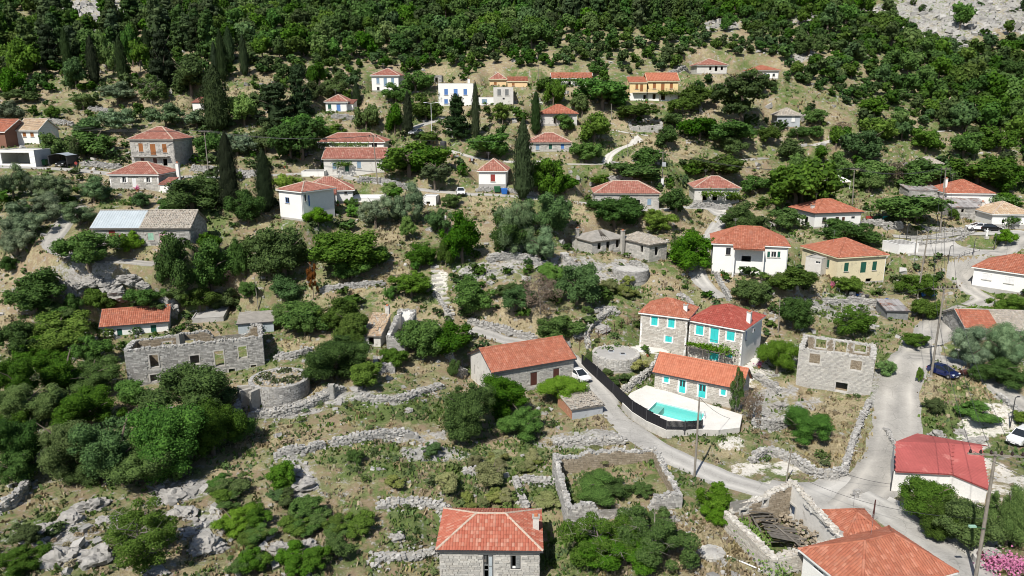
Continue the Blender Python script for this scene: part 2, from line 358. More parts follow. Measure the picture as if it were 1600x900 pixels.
UU = np.linspace(-1.12, 1.12, NU); VV = np.exp(np.linspace(math.log(34), math.log(420), NV)); LV0 = math.log(34); LVS = (NV - 1) / (math.log(420) - LV0)
GX = UU[None, :] * VV[:, None]; GY = np.repeat(VV[:, None], NU, 1)
G = base_z(GX, GY)
_PXY = project(GX, GY, G)
def gz(x, y):
    """height of the ground sheet"""
    x = np.asarray(x, float); y = np.asarray(y, float)
    a = np.clip((x / y - UU[0]) / (UU[1] - UU[0]), 0, NU - 1.001); b = np.clip((np.log(y) - LV0) * LVS, 0, NV - 1.001)
    i = a.astype(int); j = b.astype(int); f = a - i; g = b - j
    return (G[j, i] * (1 - f) + G[j, i + 1] * f) * (1 - g) + (G[j + 1, i] * (1 - f) + G[j + 1, i + 1] * f) * g
def at(px, py):
    """where the ray through a picture point meets the ground"""
    u, t = ray(px, py); k = np.exp(np.linspace(LV0, math.log(419), 1500))
    d = CZ + t * k - gz(u * k, k); i = int(np.argmax(d < 0))
    if d[i] >= 0: i = len(k) - 1
    if i == 0: return Vector((u * k[0], k[0], float(gz(u * k[0], k[0]))))
    f = d[i - 1] / (d[i - 1] - d[i]); y = k[i - 1] + f * (k[i] - k[i - 1])
    return Vector((u * y, y, float(gz(u * y, y))))
def at_z(px, py, z):
    u, t = ray(px, py); y = (z - CZ) / t; return Vector((u * y, y, z))
def at_y(px, py, y):
    u, t = ray(px, py); return Vector((u * y, y, CZ + t * y))
def flatten(mask, z, blend):
    """mask: signed distance in metres (<0 inside) on the grid; pulls the ground to z"""
    global G
    w = np.clip(1 - mask / blend, 0, 1); w = w * w * (3 - 2 * w)
    G = G * (1 - w) + z * w

# ------------------------------------------------------------------ every house: eave corners, ground line, depth, roof, openings (picture points on its own walls)
# opening = (x, y top, y bottom, width in px, kind, colour)
T = 'turquoise_paint'
HOUSES = [
 dict(n='stone_house', s='the small turquoise-shuttered stone house', l='narrower two-storey stone house with three turquoise shutters and white corner stripes',
      A=(1000.8, 490.5), B=(1073.8, 499.5), base=540, D=6.2, roof='hip', rh=1.7, wall='warm_stone', quoin='clean_white', tile='tile_orange', fascia='clean_white', chim=(0.9, 0.3, 1.4, 'clean_white'),
      front=[(1022.5, 494, 509, 10.5, 'shut', T), (1049, 497.5, 512.5, 10.5, 'shut', T), (1044.5, 525, 535, 11, 'shut', T)]),
 dict(n='stone_house', s='the main turquoise-shuttered house', l='larger two-storey stone house with red roof, turquoise balcony door and vine pergola',
      A=(1076.3, 502.5), B=(1160.8, 518), base=558, C=(1187.5, 496), Cr=1, D=9.0, roof='hip', rh=2.0, wall='warm_stone', quoin='clean_white', tile='tile_red', fascia='clean_white', side='clean_white', chim=(0.97, 0.35, 1.8, 'clean_white'),
      front=[(1093, 508, 523.5, 11, 'shut', T), (1116, 512, 536, 12, 'shut', T), (1141.5, 517.5, 532.5, 11.5, 'shut', T), (1115.5, 551, 563, 13, 'door', T), (1139, 552, 559, 9, 'shut', T)],
      right=[(1166, 516, 531, 4, 'shut', 'blue_paint')]),
 dict(n='pool_house', s='the pool house', l='long low stone pool house with bright orange roof and turquoise doors beside the swimming pool',
      A=(1023.3, 583.8), B=(1157, 610.5), base=607, D=4.6, roof='gable', rh=1.9, wall='warm_stone', tile='tile_bright', fascia='dark_metal',
      front=[(1041, 588, 598, 8, 'shut', T), (1066, 593, 614.5, 10, 'glazed_door', T), (1097, 600, 622, 11.5, 'glazed_door', T), (1130, 608, 618, 8, 'shut', T)]),
 dict(n='stone_house', s='the gabled stone house by the lane', l='long stone farmhouse with plain gable roof of red tiles beside the lane',
      A=(770, 584), B=(896, 562.5), base=621, D=8.2, roof='gable', rh=2.0, wall='pale_stone', tile='tile_orange', fascia='dark_metal', side_l='dirty_white',
      front=[(834, 582, 602, 11, 'boards', 'dark_brown_paint'), (869, 576, 592, 10, 'boards', 'dark_brown_paint')],
      left=[(741.5, 570, 586, 3.5, 'hole', None), (756, 580, 592, 3.5, 'hole', None)]),
 dict(n='old_shed', s='the tumbledown shed by the lane', l='tumbledown little shed with loose broken tiles and pale blue plaster at the lane edge',
      A=(894, 639), B=(942, 632), base=656, D=5.0, roof='shed', rh=0.5, wall='grey_plaster', side_l='brick_orange', tile='tile_stone', loose=1, fascia='old_wood', front=[]),
 dict(n='stone_house', s='the hipped stone house with the dark gap door', l='pale stone house with worn red hipped roof and a half-open grey door at its front',
      A=(688, 862), B=(842.5, 863.5), base=912, D=6.6, roof='hip', rh=1.55, wall='pale_stone', tile='tile_lichen', fascia='dark_metal', chim=(0.97, 0.45, 1.5, 'dirty_white'), fine=1,
      front=[(763, 867, 906, 18, 'old_door', 'grey_wood'), (805.5, 868, 889, 18, 'half_open', 'grey_wood')]),
 dict(n='white_house', s='the big orange-roofed house', l='white house with large orange hipped roof turned corner-on near the tall pole',
      A=(1253.7, 866), B=(1345, 938), base=905, C=(1396, 838), D=9.3, roof='hip', rh=2.1, wall='clean_white', tile='tile_orange', fascia='clean_white', fine=1,
      front=[(1278, 888, 893, 9, 'win', 'white_metal')]),
 dict(n='house_wing', s='the small orange-roofed wing', l='lower orange-tiled wing pressed between the ruined hall and the big white house',
      A=(1284, 806), B=(1320, 848), base=835, C=(1338, 795), D=4.8, roof='hip', rh=1.3, wall='clean_white', tile='tile_orange', fascia='terracotta', fine=1, front=[]),
 dict(n='white_house', s='the red-roofed white house above the ruin', l='white bungalow with neat red tiled roof and dark green shutters behind the long ruin',
      A=(160, 513), B=(262, 504.5), base=526, D=6.6, roof='gable', rh=1.7, wall='clean_white', tile='tile_orange', fascia='dark_metal',
      front=[(187, 514, 524, 7, 'shut', 'green_paint'), (240, 508, 519, 8, 'shut', 'green_paint')]),
 dict(n='tin_shed', s='the blue-grey shed', l='blue-grey sheet metal shed with flat brownish roof beside the long ruin',
      A=(372, 506), B=(427, 502), base=522, D=5.5, roof='shed', rh=0.3, wall='tin_sheet', tile='grey_roofing', flat=1, fascia='dark_metal', front=[]),
 dict(n='concrete_tank', s='the flat concrete tank', l='flat-topped grey concrete water tank dug into the slope beside the blue-grey shed',
      A=(300, 499), B=(349, 496), base=505, D=7, roof='flat', rh=0.1, wall='concrete', tile='concrete', fascia=None, front=[]),
 dict(n='long_shed', s='the half-tin long house', l='long low house roofed half in striped tin and half in old stone-coloured tiles',
      A=(147, 358.5), B=(296, 359.5), base=383, yaw=1, pad=3.2, D=7.5, roof='gable', rh=2.3, wall='stone', tile='tile_stone', split=0.49, fascia='old_wood',
      front=[(175, 360, 371, 10, 'boards', 'red_paint'), (190, 367, 380, 9, 'boards', 'red_paint'), (235.5, 364, 375, 9, 'shut', 'mint_paint'), (254, 365, 382, 9, 'door', 'pink_paint'), (268, 363, 368, 4, 'hole', None)]),
 dict(n='stone_house', s='the white-shuttered stone cottage', l='single-storey stone cottage with white open shutters, white door and red hipped roof below the road',
      A=(172.5, 274), B=(247, 275), base=296, yaw=-2, D=8, roof='hip', rh=2.0, wall='pale_stone', tile='tile_dull', fascia='clean_white', chim=(1.1, 0.8, 1.6, 'clean_white'), quoin='clean_white',
      front=[(194, 276, 285.5, 6, 'open_shut', 'white_metal'), (209.5, 277.5, 292.5, 6.5, 'door', 'white_metal'), (231.5, 276.5, 285, 6, 'open_shut', 'white_metal')]),
 dict(n='stone_house', s='the brown-shuttered stone house', l='two-storey stone house with orange-brown shutters and a slab balcony above the road',
      A=(205, 219), B=(270, 219.5), base=260, yaw=-3, D=8.5, roof='hip', rh=2.3, wall='pale_stone', tile='tile_dull', fascia='mortar', balc=(208, 265, 243.5),
      front=[(220, 224, 237, 7, 'shut', 'brown_paint'), (239, 225, 242, 8.5, 'shut', 'brown_paint'), (257, 225, 238.5, 7, 'shut', 'brown_paint'), (223, 247, 259, 6, 'boards', 'dark_brown_paint'), (242.5, 247, 259, 6, 'boards', 'dark_brown_paint'), (258, 248, 259, 7, 'hole', None)]),
 dict(n='white_house', s='the white house with arched windows', l='white house with tan tiled gable roof and two arched brown windows on the terrace',
      A=(27, 205), B=(59, 205), base=224.5, yaw=-4, D=7, roof='gable', rh=2.2, wall='clean_white', tile='tile_tan', fascia='clean_white',
      front=[(38, 207, 213.5, 5.5, 'shut', 'brown_paint'), (50, 207, 213.5, 5.5, 'shut', 'brown_paint')]),
 dict(n='garage', s='the white garage terrace', l='white open-fronted garage with flat terrace roof standing on the road edge',
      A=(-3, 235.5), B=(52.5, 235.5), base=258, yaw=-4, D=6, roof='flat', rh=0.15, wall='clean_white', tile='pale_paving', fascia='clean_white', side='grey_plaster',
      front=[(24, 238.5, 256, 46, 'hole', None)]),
 dict(n='brown_house', s='the brown gabled house', l='dark brown house with red tiled roof at the edge of the village street',
      A=(-30, 207), B=(7, 207), base=230, yaw=-6, D=9, roof='gable', rh=2.4, wall='brown_plaster', tile='tile_orange', fascia='clean_white', front=[],
      right=[(20, 198, 206, 3, 'win', 'dark_metal')]),
 dict(n='white_house', s='the tall white gable house', l='tall narrow white house wing with one small window and red roof beside a dark cypress',
      A=(437, 297.5), B=(472, 301.5), base=341, D=7.5, roof='hip', rh=1.2, wall='clean_white', tile='tile_dull', fascia='clean_white', front=[(449, 308.5, 317, 8, 'win', 'blue_paint')], right=[(477, 304, 314, 2.5, 'win', 'dark_metal'), (483, 305, 322, 2.5, 'door', 'blue_paint')]),
 dict(n='white_house', s='the porch house', l='white house with dull red hipped roof and shaded porch beside the tall wing',
      A=(476, 300.5), B=(551, 288.5), base=319, yaw=14, D=8, roof='hip', rh=2.2, wall='clean_white', tile='tile_dull', fascia='clean_white', porch=(488, 526),
      front=[(500, 303, 314, 8, 'hole', None), (508, 302, 312, 5, 'win', 'white_metal'), (540, 294, 303, 4, 'win', 'dark_metal')]),
 dict(n='white_house', s='the long low white house', l='long low white house with dull red gable roof and pale blue windows',
      A=(506, 249.5), B=(600, 247.5), base=270, yaw=1, D=8, roof='gable', rh=2.0, wall='dirty_white', tile='tile_dull', fascia='mortar',
      front=[(522.5, 254, 264.5, 6, 'shut', 'pale_blue_paint'), (542, 255, 268, 6, 'door', 'green_paint'), (561, 252, 262.5, 6, 'shut', 'pale_blue_paint')]),
 dict(n='white_house', s='the vine-fringed house', l='white house with dull red hipped roof and white chimney behind the long low white house',
      A=(497, 223), B=(600, 221), base=232, yaw=0, D=8, roof='hip', rh=1.8, wall='clean_white', tile='tile_dull', fascia='clean_white', chim=(0.52, 0.4, 1.3, 'clean_white'),
      front=[(585, 223.5, 231, 8, 'win', 'dark_metal')]),
 dict(n='white_house', s='the blue-doored cottage', l='small white cottage with blue door and red roof below the wooded slope',
      A=(509, 160), B=(542, 159.5), base=176, yaw=0, D=8, roof='hip', rh=1.6, wall='clean_white', tile='tile_dull', fascia='clean_white',
      front=[(515, 163, 170, 5, 'shut', 'green_paint'), (529, 163, 174.5, 6, 'door', 'blue_paint')]),
 dict(n='annex', s='the blue-doored cottage annex', l='little white annex with red shed roof joined to the blue-doored cottage',
      A=(542.5, 161.5), B=(551.5, 161.5), base=174, yaw=0, D=5, roof='shed', rh=0.9, wall='clean_white', tile='tile_dull', fascia=None, front=[]),
 dict(n='white_house', s='the white cube house', l='white two-storey cube house with red hipped roof and three tall grey shutters below the wood',
      A=(581, 119), B=(623, 119), base=143, yaw=-4, D=8.5, roof='hip', rh=1.9, wall='clean_white', tile='tile_dull', fascia='clean_white',
      front=[(590.5, 121.5, 130.5, 4.6, 'shut', 'pale_blue_paint'), (602, 121.5, 134, 5, 'shut', 'pale_blue_paint'), (613.5, 121.5, 130.5, 4.6, 'shut', 'pale_blue_paint'), (591, 136, 141, 4, 'win', 'dark_metal')]),
 dict(n='white_house', s='the flat-roofed blue-window house', l='white flat-roofed two-storey house with bright blue shutters and blue balcony door',
      A=(685, 132), B=(739, 132.5), base=165, yaw=-2, D=8, roof='flat', rh=0.25, wall='clean_white', tile='concrete', fascia='clean_white', chim=(0.85, 0.4, 1.5, 'clean_white'), balc=(704, 720, 152),
      front=[(697, 139, 148, 5.5, 'shut', 'blue_paint'), (712, 139, 152, 6, 'door', 'blue_paint'), (727, 139, 148, 5.5, 'shut', 'blue_paint'), (697, 155, 162, 5.5, 'shut', 'blue_paint'), (711.5, 154.5, 162, 6, 'shut', 'pale_blue_paint')]),
 dict(n='white_house', s='the plain terrace block', l='weathered white flat-roofed block with two grey windows next to the blue-window house',
      A=(771, 137), B=(802, 137), base=163, yaw=0, D=7, roof='flat', rh=0.15, wall='dirty_white', tile='concrete', fascia='mortar',
      front=[(780, 139.5, 149, 5.5, 'shut', 'grey_wood'), (792, 139.5, 149, 5.5, 'shut', 'grey_wood'), (787, 153, 155.5, 3, 'hole', None)]),
 dict(n='white_house', s='the veranda block', l='low white terrace building with open dark veranda beside the blue-window house',
      A=(748, 153), B=(771, 153), base=164, yaw=0, D=5, roof='flat', rh=0.15, wall='clean_white', tile='concrete', fascia='clean_white', front=[(757, 155, 161, 8, 'shut', 'pale_blue_paint')]),
 dict(n='stone_hut', s='the grey stone hut under the wood', l='roofless-looking grey stone hut with dark doorway below the wood',
      A=(671, 119), B=(690, 119), base=131, yaw=0, D=5, roof='flat', rh=0.2, wall='stone', tile='grey_roofing', fascia=None, front=[(682, 121, 129, 4, 'hole', None)]),
 dict(n='peach_house', s='the peach house', l='low peach-walled house with pale red hipped roof among upper gardens',
      A=(765, 125), B=(791, 125), base=134, yaw=0, D=8, roof='hip', rh=1.6, wall='peach_plaster', tile='tile_dull', fascia='cream_plaster', front=[(774, 128, 133, 4, 'boards', 'brown_paint')]),
 dict(n='peach_house', s='the peach annex', l='smaller peach-walled annex with flat-pitched orange roof beside the peach house',
      A=(793, 127), B=(824, 127.5), base=136, yaw=0, D=6, roof='shed', rh=1.3, wall='peach_plaster', tile='tile_orange', fascia='cream_plaster', front=[(802, 130, 134, 4, 'boards', 'brown_paint')]),
 dict(n='white_house', s='the vine-hung long house', l='long white house with orange tiled roof and vine hanging along its front',
      A=(863, 123.5), B=(925, 122), base=135, yaw=0, D=7, roof='gable', rh=1.4, wall='clean_white', tile='tile_orange', fascia='clean_white', front=[(874, 126, 134, 4, 'hole', None), (890, 127, 134, 4, 'hole', None)]),
 dict(n='yellow_house', s='the yellow two-storey house', l='yellow two-storey house with orange gable roof and long balcony over whitewashed ground floor',
      A=(1012, 127.5), B=(1060, 127.5), base=158, yaw=-2, D=9, roof='gable', rh=2.0, wall='yellow_plaster', tile='tile_bright', fascia='cream_plaster', balc=(1008, 1060, 144.5), lower='clean_white',
      front=[(1022.5, 130, 138.5, 4.6, 'shut', 'brown_paint'), (1035.5, 130.5, 143, 5.2, 'door', 'brown_paint'), (1049, 130, 138.5, 4.6, 'shut', 'brown_paint'), (1022, 147, 155, 4.5, 'hole', None), (1036, 147, 156, 6, 'hole', None)]),
 dict(n='yellow_house', s='the yellow side wing', l='narrower yellow wing with orange roof and white lower storey adjoining the yellow house',
      A=(984, 129), B=(1011, 129), base=157, yaw=-2, D=7, roof='shed', rh=1.6, wall='yellow_plaster', tile='tile_bright', fascia='cream_plaster', lower='clean_white', balc=(988, 1010, 144.5),
      front=[(995, 132, 139, 4, 'boards', 'brown_paint'), (1002.5, 132, 143, 4.5, 'boards', 'brown_paint'), (1007.5, 148, 155, 4.5, 'hole', None)]),
 dict(n='white_house', s='the highest white house', l='pale hipped-roof house with three dark openings, highest on the slope',
      A=(1089, 102.5), B=(1136, 102.5), base=116, yaw=0, D=8, roof='hip', rh=1.7, wall='dirty_white', tile='tile_dull', fascia='mortar', front=[(1110, 104, 109.5, 3.5, 'hole', None), (1119, 103.5, 111, 4, 'hole', None), (1128, 104, 109.5, 3.5, 'hole', None)]),
 dict(n='white_house', s='the upper pale cottage', l='small white cottage with orange hipped roof near the scree',
      A=(1174, 111), B=(1217, 111), base=124, yaw=0, D=7, roof='hip', rh=1.3, wall='clean_white', tile='tile_orange', fascia='mortar', front=[(1196, 115, 121, 3.5, 'shut', 'pale_blue_paint'), (1209, 115, 119, 3.5, 'win', 'dark_metal')]),
 dict(n='cottage', s='the vine-doored cottage', l='grey-walled cottage with bright orange hipped roof and a vine over its dark door',
      A=(845, 179), B=(902, 178), base=196, yaw=0, D=8, roof='hip', rh=2.0, wall='dirty_white', tile='tile_orange', fascia='dark_metal', front=[(867, 183, 193, 4, 'hole', None), (878, 183, 192, 5, 'hole', None), (892, 183, 192, 5, 'win', 'dark_metal')]),
 dict(n='cottage', s='the cottage behind the tallest cypress', l='whitewashed stone cottage with dull red roof and pale blue doors behind the tallest cypress',
      A=(826, 224), B=(892, 223), base=237, yaw=0, D=8, roof='hip', rh=1.9, wall='pale_stone', tile='tile_dull', fascia='mortar', front=[(840, 225.5, 234, 5.5, 'shut', 'pale_blue_paint'), (860, 225.5, 233, 5, 'boards', 'green_paint'), (879, 224.5, 232.5, 5, 'shut', 'blue_paint')]),
 dict(n='white_house', s='the red-shuttered white cottage', l='small square white cottage with one red shutter and hipped red roof above the bins',
      A=(748, 268.5), B=(791, 268), base=290, yaw=-3, D=7.5, roof='hip', rh=2.1, wall='clean_white', tile='tile_dull', fascia='clean_white', front=[(770, 272.5, 283.5, 7, 'shut', 'red_paint')]),
 dict(n='stone_house', s='the grey cottage by the middle road', l='stone cottage with pinkish hipped roof half hidden by a round tree on the middle road',
      A=(930, 303.5), B=(1030, 305), base=323, yaw=-2, D=8, roof='hip', rh=2.0, wall='pale_stone', tile='tile_dull', fascia='mortar', front=[(1014.5, 311, 320, 6, 'shut', 'pale_blue_paint'), (997, 312, 322, 6, 'hole', None)]),
 dict(n='cottage', s='the cottage with the vine trellis', l='cottage with faded hipped roof and a yellow-green vine trellis along its whole front',
      A=(1085, 295), B=(1156, 294), base=315, yaw=-5, D=8, roof='hip', rh=2.0, wall='dirty_white', tile='tile_dull', fascia='mortar', front=[(1101, 304, 314, 7, 'hole', None), (1117, 304, 314, 7, 'hole', None), (1138, 304, 313, 6, 'win', 'blue_paint')]),
 dict(n='white_house', s='the white porch house on the bend', l='white house with broad orange roof and projecting porch roof on the bend',
      A=(1113, 382), B=(1232, 387), base=427, D=9, roof='hip', rh=2.4, wall='clean_white', tile='tile_orange', fascia='clean_white', porch=(1145, 1194), chim=(0.62, 0.8, 1.7, 'peach_plaster'),
      front=[(1138, 387, 398, 7, 'win', 'dark_metal'), (1166, 400, 409, 14, 'hole', None), (1201, 393, 402, 4, 'shut', 'green_paint'), (1209, 393, 402, 8, 'win', 'white_metal'), (1217, 393, 402, 4, 'shut', 'green_paint')]),
 dict(n='cream_house', s='the cream green-shuttered house', l='cream house with large orange hipped roof and dark green shutters turned corner-on',
      A=(1307.5, 404.5), B=(1385, 400), base=446, D=10.5, roof='hip', rh=2.3, wall='cream_plaster', tile='tile_orange', fascia='cream_plaster',
      front=[(1322.5, 410.5, 424, 8, 'shut', 'green_paint'), (1349, 409.5, 426, 10, 'door', 'green_paint'), (1366.5, 408.5, 422, 8, 'shut', 'green_paint'), (1357, 435, 442, 11, 'hole', None)],
      left=[(1293, 405, 418, 4, 'shut', 'green_paint')]),
 dict(n='white_house', s='the white bungalow below the playground', l='white bungalow with red hipped roof and small brown windows below the playground',
      A=(1272.5, 335), B=(1346, 332.5), base=357, D=9, roof='hip', rh=2.1, wall='clean_white', tile='tile_orange', fascia='dark_metal', chim=(0.1, 0.3, 1.2, 'tile_dull'),
      front=[(1288, 339.5, 348, 7, 'win', 'dark_brown_paint'), (1308, 339, 347, 6, 'win', 'dark_brown_paint'), (1317.5, 339, 352, 5, 'door', 'dark_brown_paint'), (1333, 338, 341.5, 6, 'win', 'dark_metal')],
      left=[(1259, 338, 349, 5, 'hole', None)]),
 dict(n='white_house', s='the house with the white chimney', l='white house with red hipped roof and a tall white chimney behind rusty lean-to roofs',
      A=(1478.5, 303), B=(1551, 310.5), base=326, yaw=-6, D=9, roof='hip', rh=2.3, wall='clean_white', tile='tile_orange', fascia='clean_white', chim=(0.1, 0.4, 2.6, 'clean_white'), front=[]),
 dict(n='lean_to', s='the rusty lean-to', l='stone and brick lean-to under streaked rusty corrugated sheets',
      A=(1487, 324), B=(1546, 326), base=340, yaw=-4, D=6, roof='shed', rh=1.6, wall='stone', tile='rusty_sheet', fascia=None, front=[(1504, 327, 332, 4, 'hole', None)]),
 dict(n='shack', s='the rusty flat shack', l='low shack under a flat patchwork of rusty sheets with a white tank on top',
      A=(1420, 297), B=(1468, 302), base=309, yaw=-5, D=5, roof='shed', rh=0.7, wall='stone', tile='rusty_sheet', fascia=None, front=[]),
 dict(n='white_house', s='the tan-roofed white house', l='white house with pale tan hipped roof and creeper next to the parked white car',
      A=(1550, 336), B=(1612, 338), base=353, yaw=-4, D=8, roof='hip', rh=1.9, wall='clean_white', tile='tile_tan', fascia='clean_white', chim=(0.15, 0.8, 1.5, 'dirty_white'), front=[(1568, 343, 349, 5, 'hole', None)]),
 dict(n='white_house', s='the white house at the lane end', l='long white house with orange hipped roof where the lane climbs to the square',
      A=(1520, 419), B=(1640, 436), base=448, D=9.5, roof='hip', rh=2.2, wall='clean_white', tile='tile_orange', fascia='clean_white', front=[(1542, 427.5, 437, 9, 'shut', 'white_metal'), (1577, 433, 443, 9, 'shut', 'white_metal')]),
 dict(n='low_house', s='the half-retiled house', l='low house roofed half in red, half in tan tiles behind the broad olive',
      A=(1508, 514), B=(1640, 519), base=530, D=8, roof='gable', rh=1.7, wall='stone', tile='tile_stone', split_red=0.40, fascia='mortar', front=[]),
 dict(n='tin_shed', s='the patched tin shed', l='small grey shed with a patched tin roof beside a blue barrel',
      A=(1386, 485.5), B=(1420, 486.5), base=498, D=5, roof='shed', rh=0.6, wall='grey_wood', tile='rusty_sheet', fascia='dark_metal', front=[]),
 dict(n='abandoned_cottage', s='the sagging grey cottage', l='abandoned stone cottage with a hole in its grey roof and three empty openings',
      A=(925, 379), B=(979, 372.5), base=397, D=6.5, roof='hip', rh=1.3, wall='pale_stone', tile='grey_roofing', flat=1, broken=1, fascia='old_wood', chim=(0.0, 0.75, 1.6, 'pale_stone'),
      front=[(936.5, 379.5, 390, 6, 'hole', None), (950, 377.5, 393, 6, 'hole', None), (965, 375, 387, 6, 'hole', None)]),
 dict(n='abandoned_cottage', s='the caved-in stone cottage', l='abandoned stone cottage with a caved-in tan tile roof next to a large round tree',
      A=(1014, 384), B=(1042, 380), base=410, D=8, roof='hip', rh=1.2, wall='pale_stone', tile='tile_stone', loose=1, fascia='old_wood', chim=(-0.2, 0.8, 1.6, 'pale_stone'),
      front=[(1026, 386, 399, 6.5, 'hole', None)], left=[(1002.5, 383.5, 394, 5, 'hole', None)]),
 dict(n='tiled_lean_to', s='the broken tiled lean-to', l='broken lean-to with rust-stained old tiles beside the half-collapsed white ruin',
      A=(568, 524), B=(594, 523), base=541, yaw=-6, D=6, roof='shed', rh=1.7, wall='dirty_white', tile='tile_tan', loose=1, fascia='old_wood', chim=(0.85, 1.0, 3.0, 'dirty_white'), front=[(580, 527, 539, 9, 'hole', None)]),
 dict(n='grey_house', s='the grey hipped hut', l='grey rendered hut with grey hipped roof and one pale blue shutter beyond the stone ruins',
      A=(1214, 181), B=(1251, 180.5), base=198, yaw=-8, D=7, roof='hip', rh=1.6, wall='grey_plaster', tile='tile_stone', fascia='mortar', front=[(1239.5, 182, 190, 5, 'shut', 'clean_white')]),
 dict(n='stone_hut', s='the lone tan-roofed hut', l='tiny stone hut with tan roof alone among bushes beneath the scree',
      A=(1482, 158), B=(1500, 158), base=166, yaw=0, D=5, roof='hip', rh=1.2, wall='stone', tile='tile_tan', fascia=None, front=[]),
 dict(n='stone_hut', s='the brown-roofed hut', l='small stone hut with mottled brown roof buried among trees above the rusty shack',
      A=(1442, 257), B=(1472, 258), base=265, yaw=-6, D=6, roof='hip', rh=1.2, wall='stone', tile='tile_stone', fascia=None, front=[]),
 dict(n='white_hut', s='the tiny white hut', l='tiny white hut with red roof beside the giant dark cypress',
      A=(301, 160), B=(323, 160), base=173, yaw=0, D=6, roof='shed', rh=1.4, wall='clean_white', tile='tile_dull', fascia=None, front=[]),
 dict(n='white_hut', s='the flat white hut', l='small flat-roofed white hut with one dark hole between dense shrubs',
      A=(661, 308), B=(681, 308), base=321, yaw=-4, D=4, roof='flat', rh=0.12, wall='clean_white', tile='clean_white', fascia='clean_white', front=[(669, 315, 319, 6, 'hole', None)]),
 dict(n='white_hut', s='the white concrete box', l='bare white concrete box with a slatted dark roof opening beside the square',
      A=(1378.5, 377), B=(1405, 383.5), base=391, D=4.5, roof='flat', rh=0.12, wall='clean_white', tile='dark_metal', fascia='clean_white', front=[]),
 dict(n='stone_annex', s='the cream house lean-to', l='grey flat-topped lean-to annex stuck to the corner of the cream house',
      A=(1258, 402), B=(1284, 406), base=427, D=3.5, roof='flat', rh=0.15, wall='dirty_white', tile='concrete', fascia='mortar', front=[(1278, 408, 412, 6, 'win', 'white_metal')]),
 dict(n='white_annex', s='the white wash house', l='small white wash house with flat roof in front of the tall white wing terrace',
      A=(471, 269), B=(506, 265.5), base=276, yaw=3, D=4, roof='flat', rh=0.12, wall='clean_white', tile='concrete', fascia='clean_white', front=[]),
 dict(n='white_annex', s='the red lean-to', l='little white side room with red shed roof against the white-shuttered cottage',
      A=(250, 287.5), B=(263, 287.5), base=301, yaw=-3, D=4, roof='shed', rh=0.8, wall='clean_white', tile='tile_dull', fascia=None, front=[]),
 dict(n='white_annex', s='the pool of white slabs', l='low white flat slab roof in the garden of the porch house',
      A=(548, 311), B=(600, 307), base=316, yaw=2, D=6, roof='flat', rh=0.1, wall='clean_white', tile='clean_white', fascia=None, front=[]),
]
HOUSES[-1]['n'] = 'garden_shed'; HOUSES[-1]['s'] = 'the white slab shed'
def solve_house(h):
    g = at(h['A'][0], h['base']); h['P'] = g
    A3 = at_y(h['A'][0], h['A'][1], g.y); h['H'] = A3.z - g.z
    A3.x = g.x + (A3.x - g.x) * 0.5
    if 'yaw' in h:
        yaw = R(h['yaw']); u, _ = ray(h['B'][0], h['B'][1])
        L = (u * A3.y - A3.x) / (math.cos(yaw) - u * math.sin(yaw))
    else:
        B3 = at_z(h['B'][0], h['B'][1], A3.z); d = B3 - A3; yaw = math.atan2(d.y, d.x); L = math.hypot(d.x, d.y)
    if 'C' in h:
        base = A3 + Vector((math.cos(yaw) * L, math.sin(yaw) * L, 0)) if h.get('Cr') else A3
        d = at_z(h['C'][0], h['C'][1], A3.z) - base; h['D'] = -d.x * math.sin(yaw) + d.y * math.cos(yaw)
    if h.get('roof') in ('hip', 'gable'):                               # the picture point is the roof's edge, which overhangs the wall
        o = .35; sl = h['rh'] / (min(L, h['D']) / 2 if h['roof'] == 'hip' else h['D'] / 2); h['H'] += sl * o + .10 + o * max(0, (CZ - A3.z) / A3.y)
    h['rz'] = yaw; h['L'] = L; h['O'] = Vector((A3.x, A3.y, g.z))
for h in HOUSES: solve_house(h)
def foot_sd(o, rz, x0, x1, y0, y1):
    dx, dy = GX - o[0], GY - o[1]; c, s = math.cos(rz), math.sin(rz)
    lx, ly = dx * c + dy * s, -dx * s + dy * c
    ax = np.maximum(x0 - lx, lx - x1); ay = np.maximum(y0 - ly, ly - y1)
    return np.where((ax > 0) & (ay > 0), np.hypot(np.maximum(ax, 0), np.maximum(ay, 0)), np.maximum(ax, ay))
# ------------------------------------------------------------------ ground: rough, then levelled under houses, roads and terraces
far = np.clip((GY - 225) / 60, 0, 1)
G = G + (vnoise(GX, GY, 7.0) - .5) * .55 + (vnoise(GX, GY, 2.3, 1) - .5) * .28 + (vnoise(GX, GY, .9, 2) - .5) * .12 + far * (vnoise(GX, GY, 26, 3) - .5) * 7
G0 = G.copy()
for h in HOUSES:
    flatten(foot_sd(h['O'], h['rz'], -.6, h['L'] + .6, -h.get('pad', 1.2), h['D'] + .8), h['P'].z, 3.4)
# the terrace round the pool is one level sheet, with a pit for the basin
_pt = at(1066, 616.5); POOL_Z = _pt.z + .05
TERR = [(1010, 602), (1026, 606), (1160, 648), (1156, 668), (1122, 672), (1098, 671), (1041, 672.5), (1010, 658.5), (987, 644), (972, 630), (985, 614)]
TERR3 = [at_z(x, y, POOL_Z) for x, y in TERR]
def poly_sd(pts):
    d = np.full(GX.shape, 1e9); inside = np.zeros(GX.shape, bool); n = len(pts)
    for i in range(n):
        a, b = pts[i], pts[(i + 1) % n]; ex, ey = b[0] - a[0], b[1] - a[1]
        t = np.clip(((GX - a[0]) * ex + (GY - a[1]) * ey) / (ex * ex + ey * ey), 0, 1)
        d = np.minimum(d, np.hypot(GX - a[0] - t * ex, GY - a[1] - t * ey))
        c = ((a[1] > GY) != (b[1] > GY)) & (GX < (b[0] - a[0]) * (GY - a[1]) / (b[1] - a[1] + 1e-12) + a[0]); inside ^= c
    return np.where(inside, -d, d)
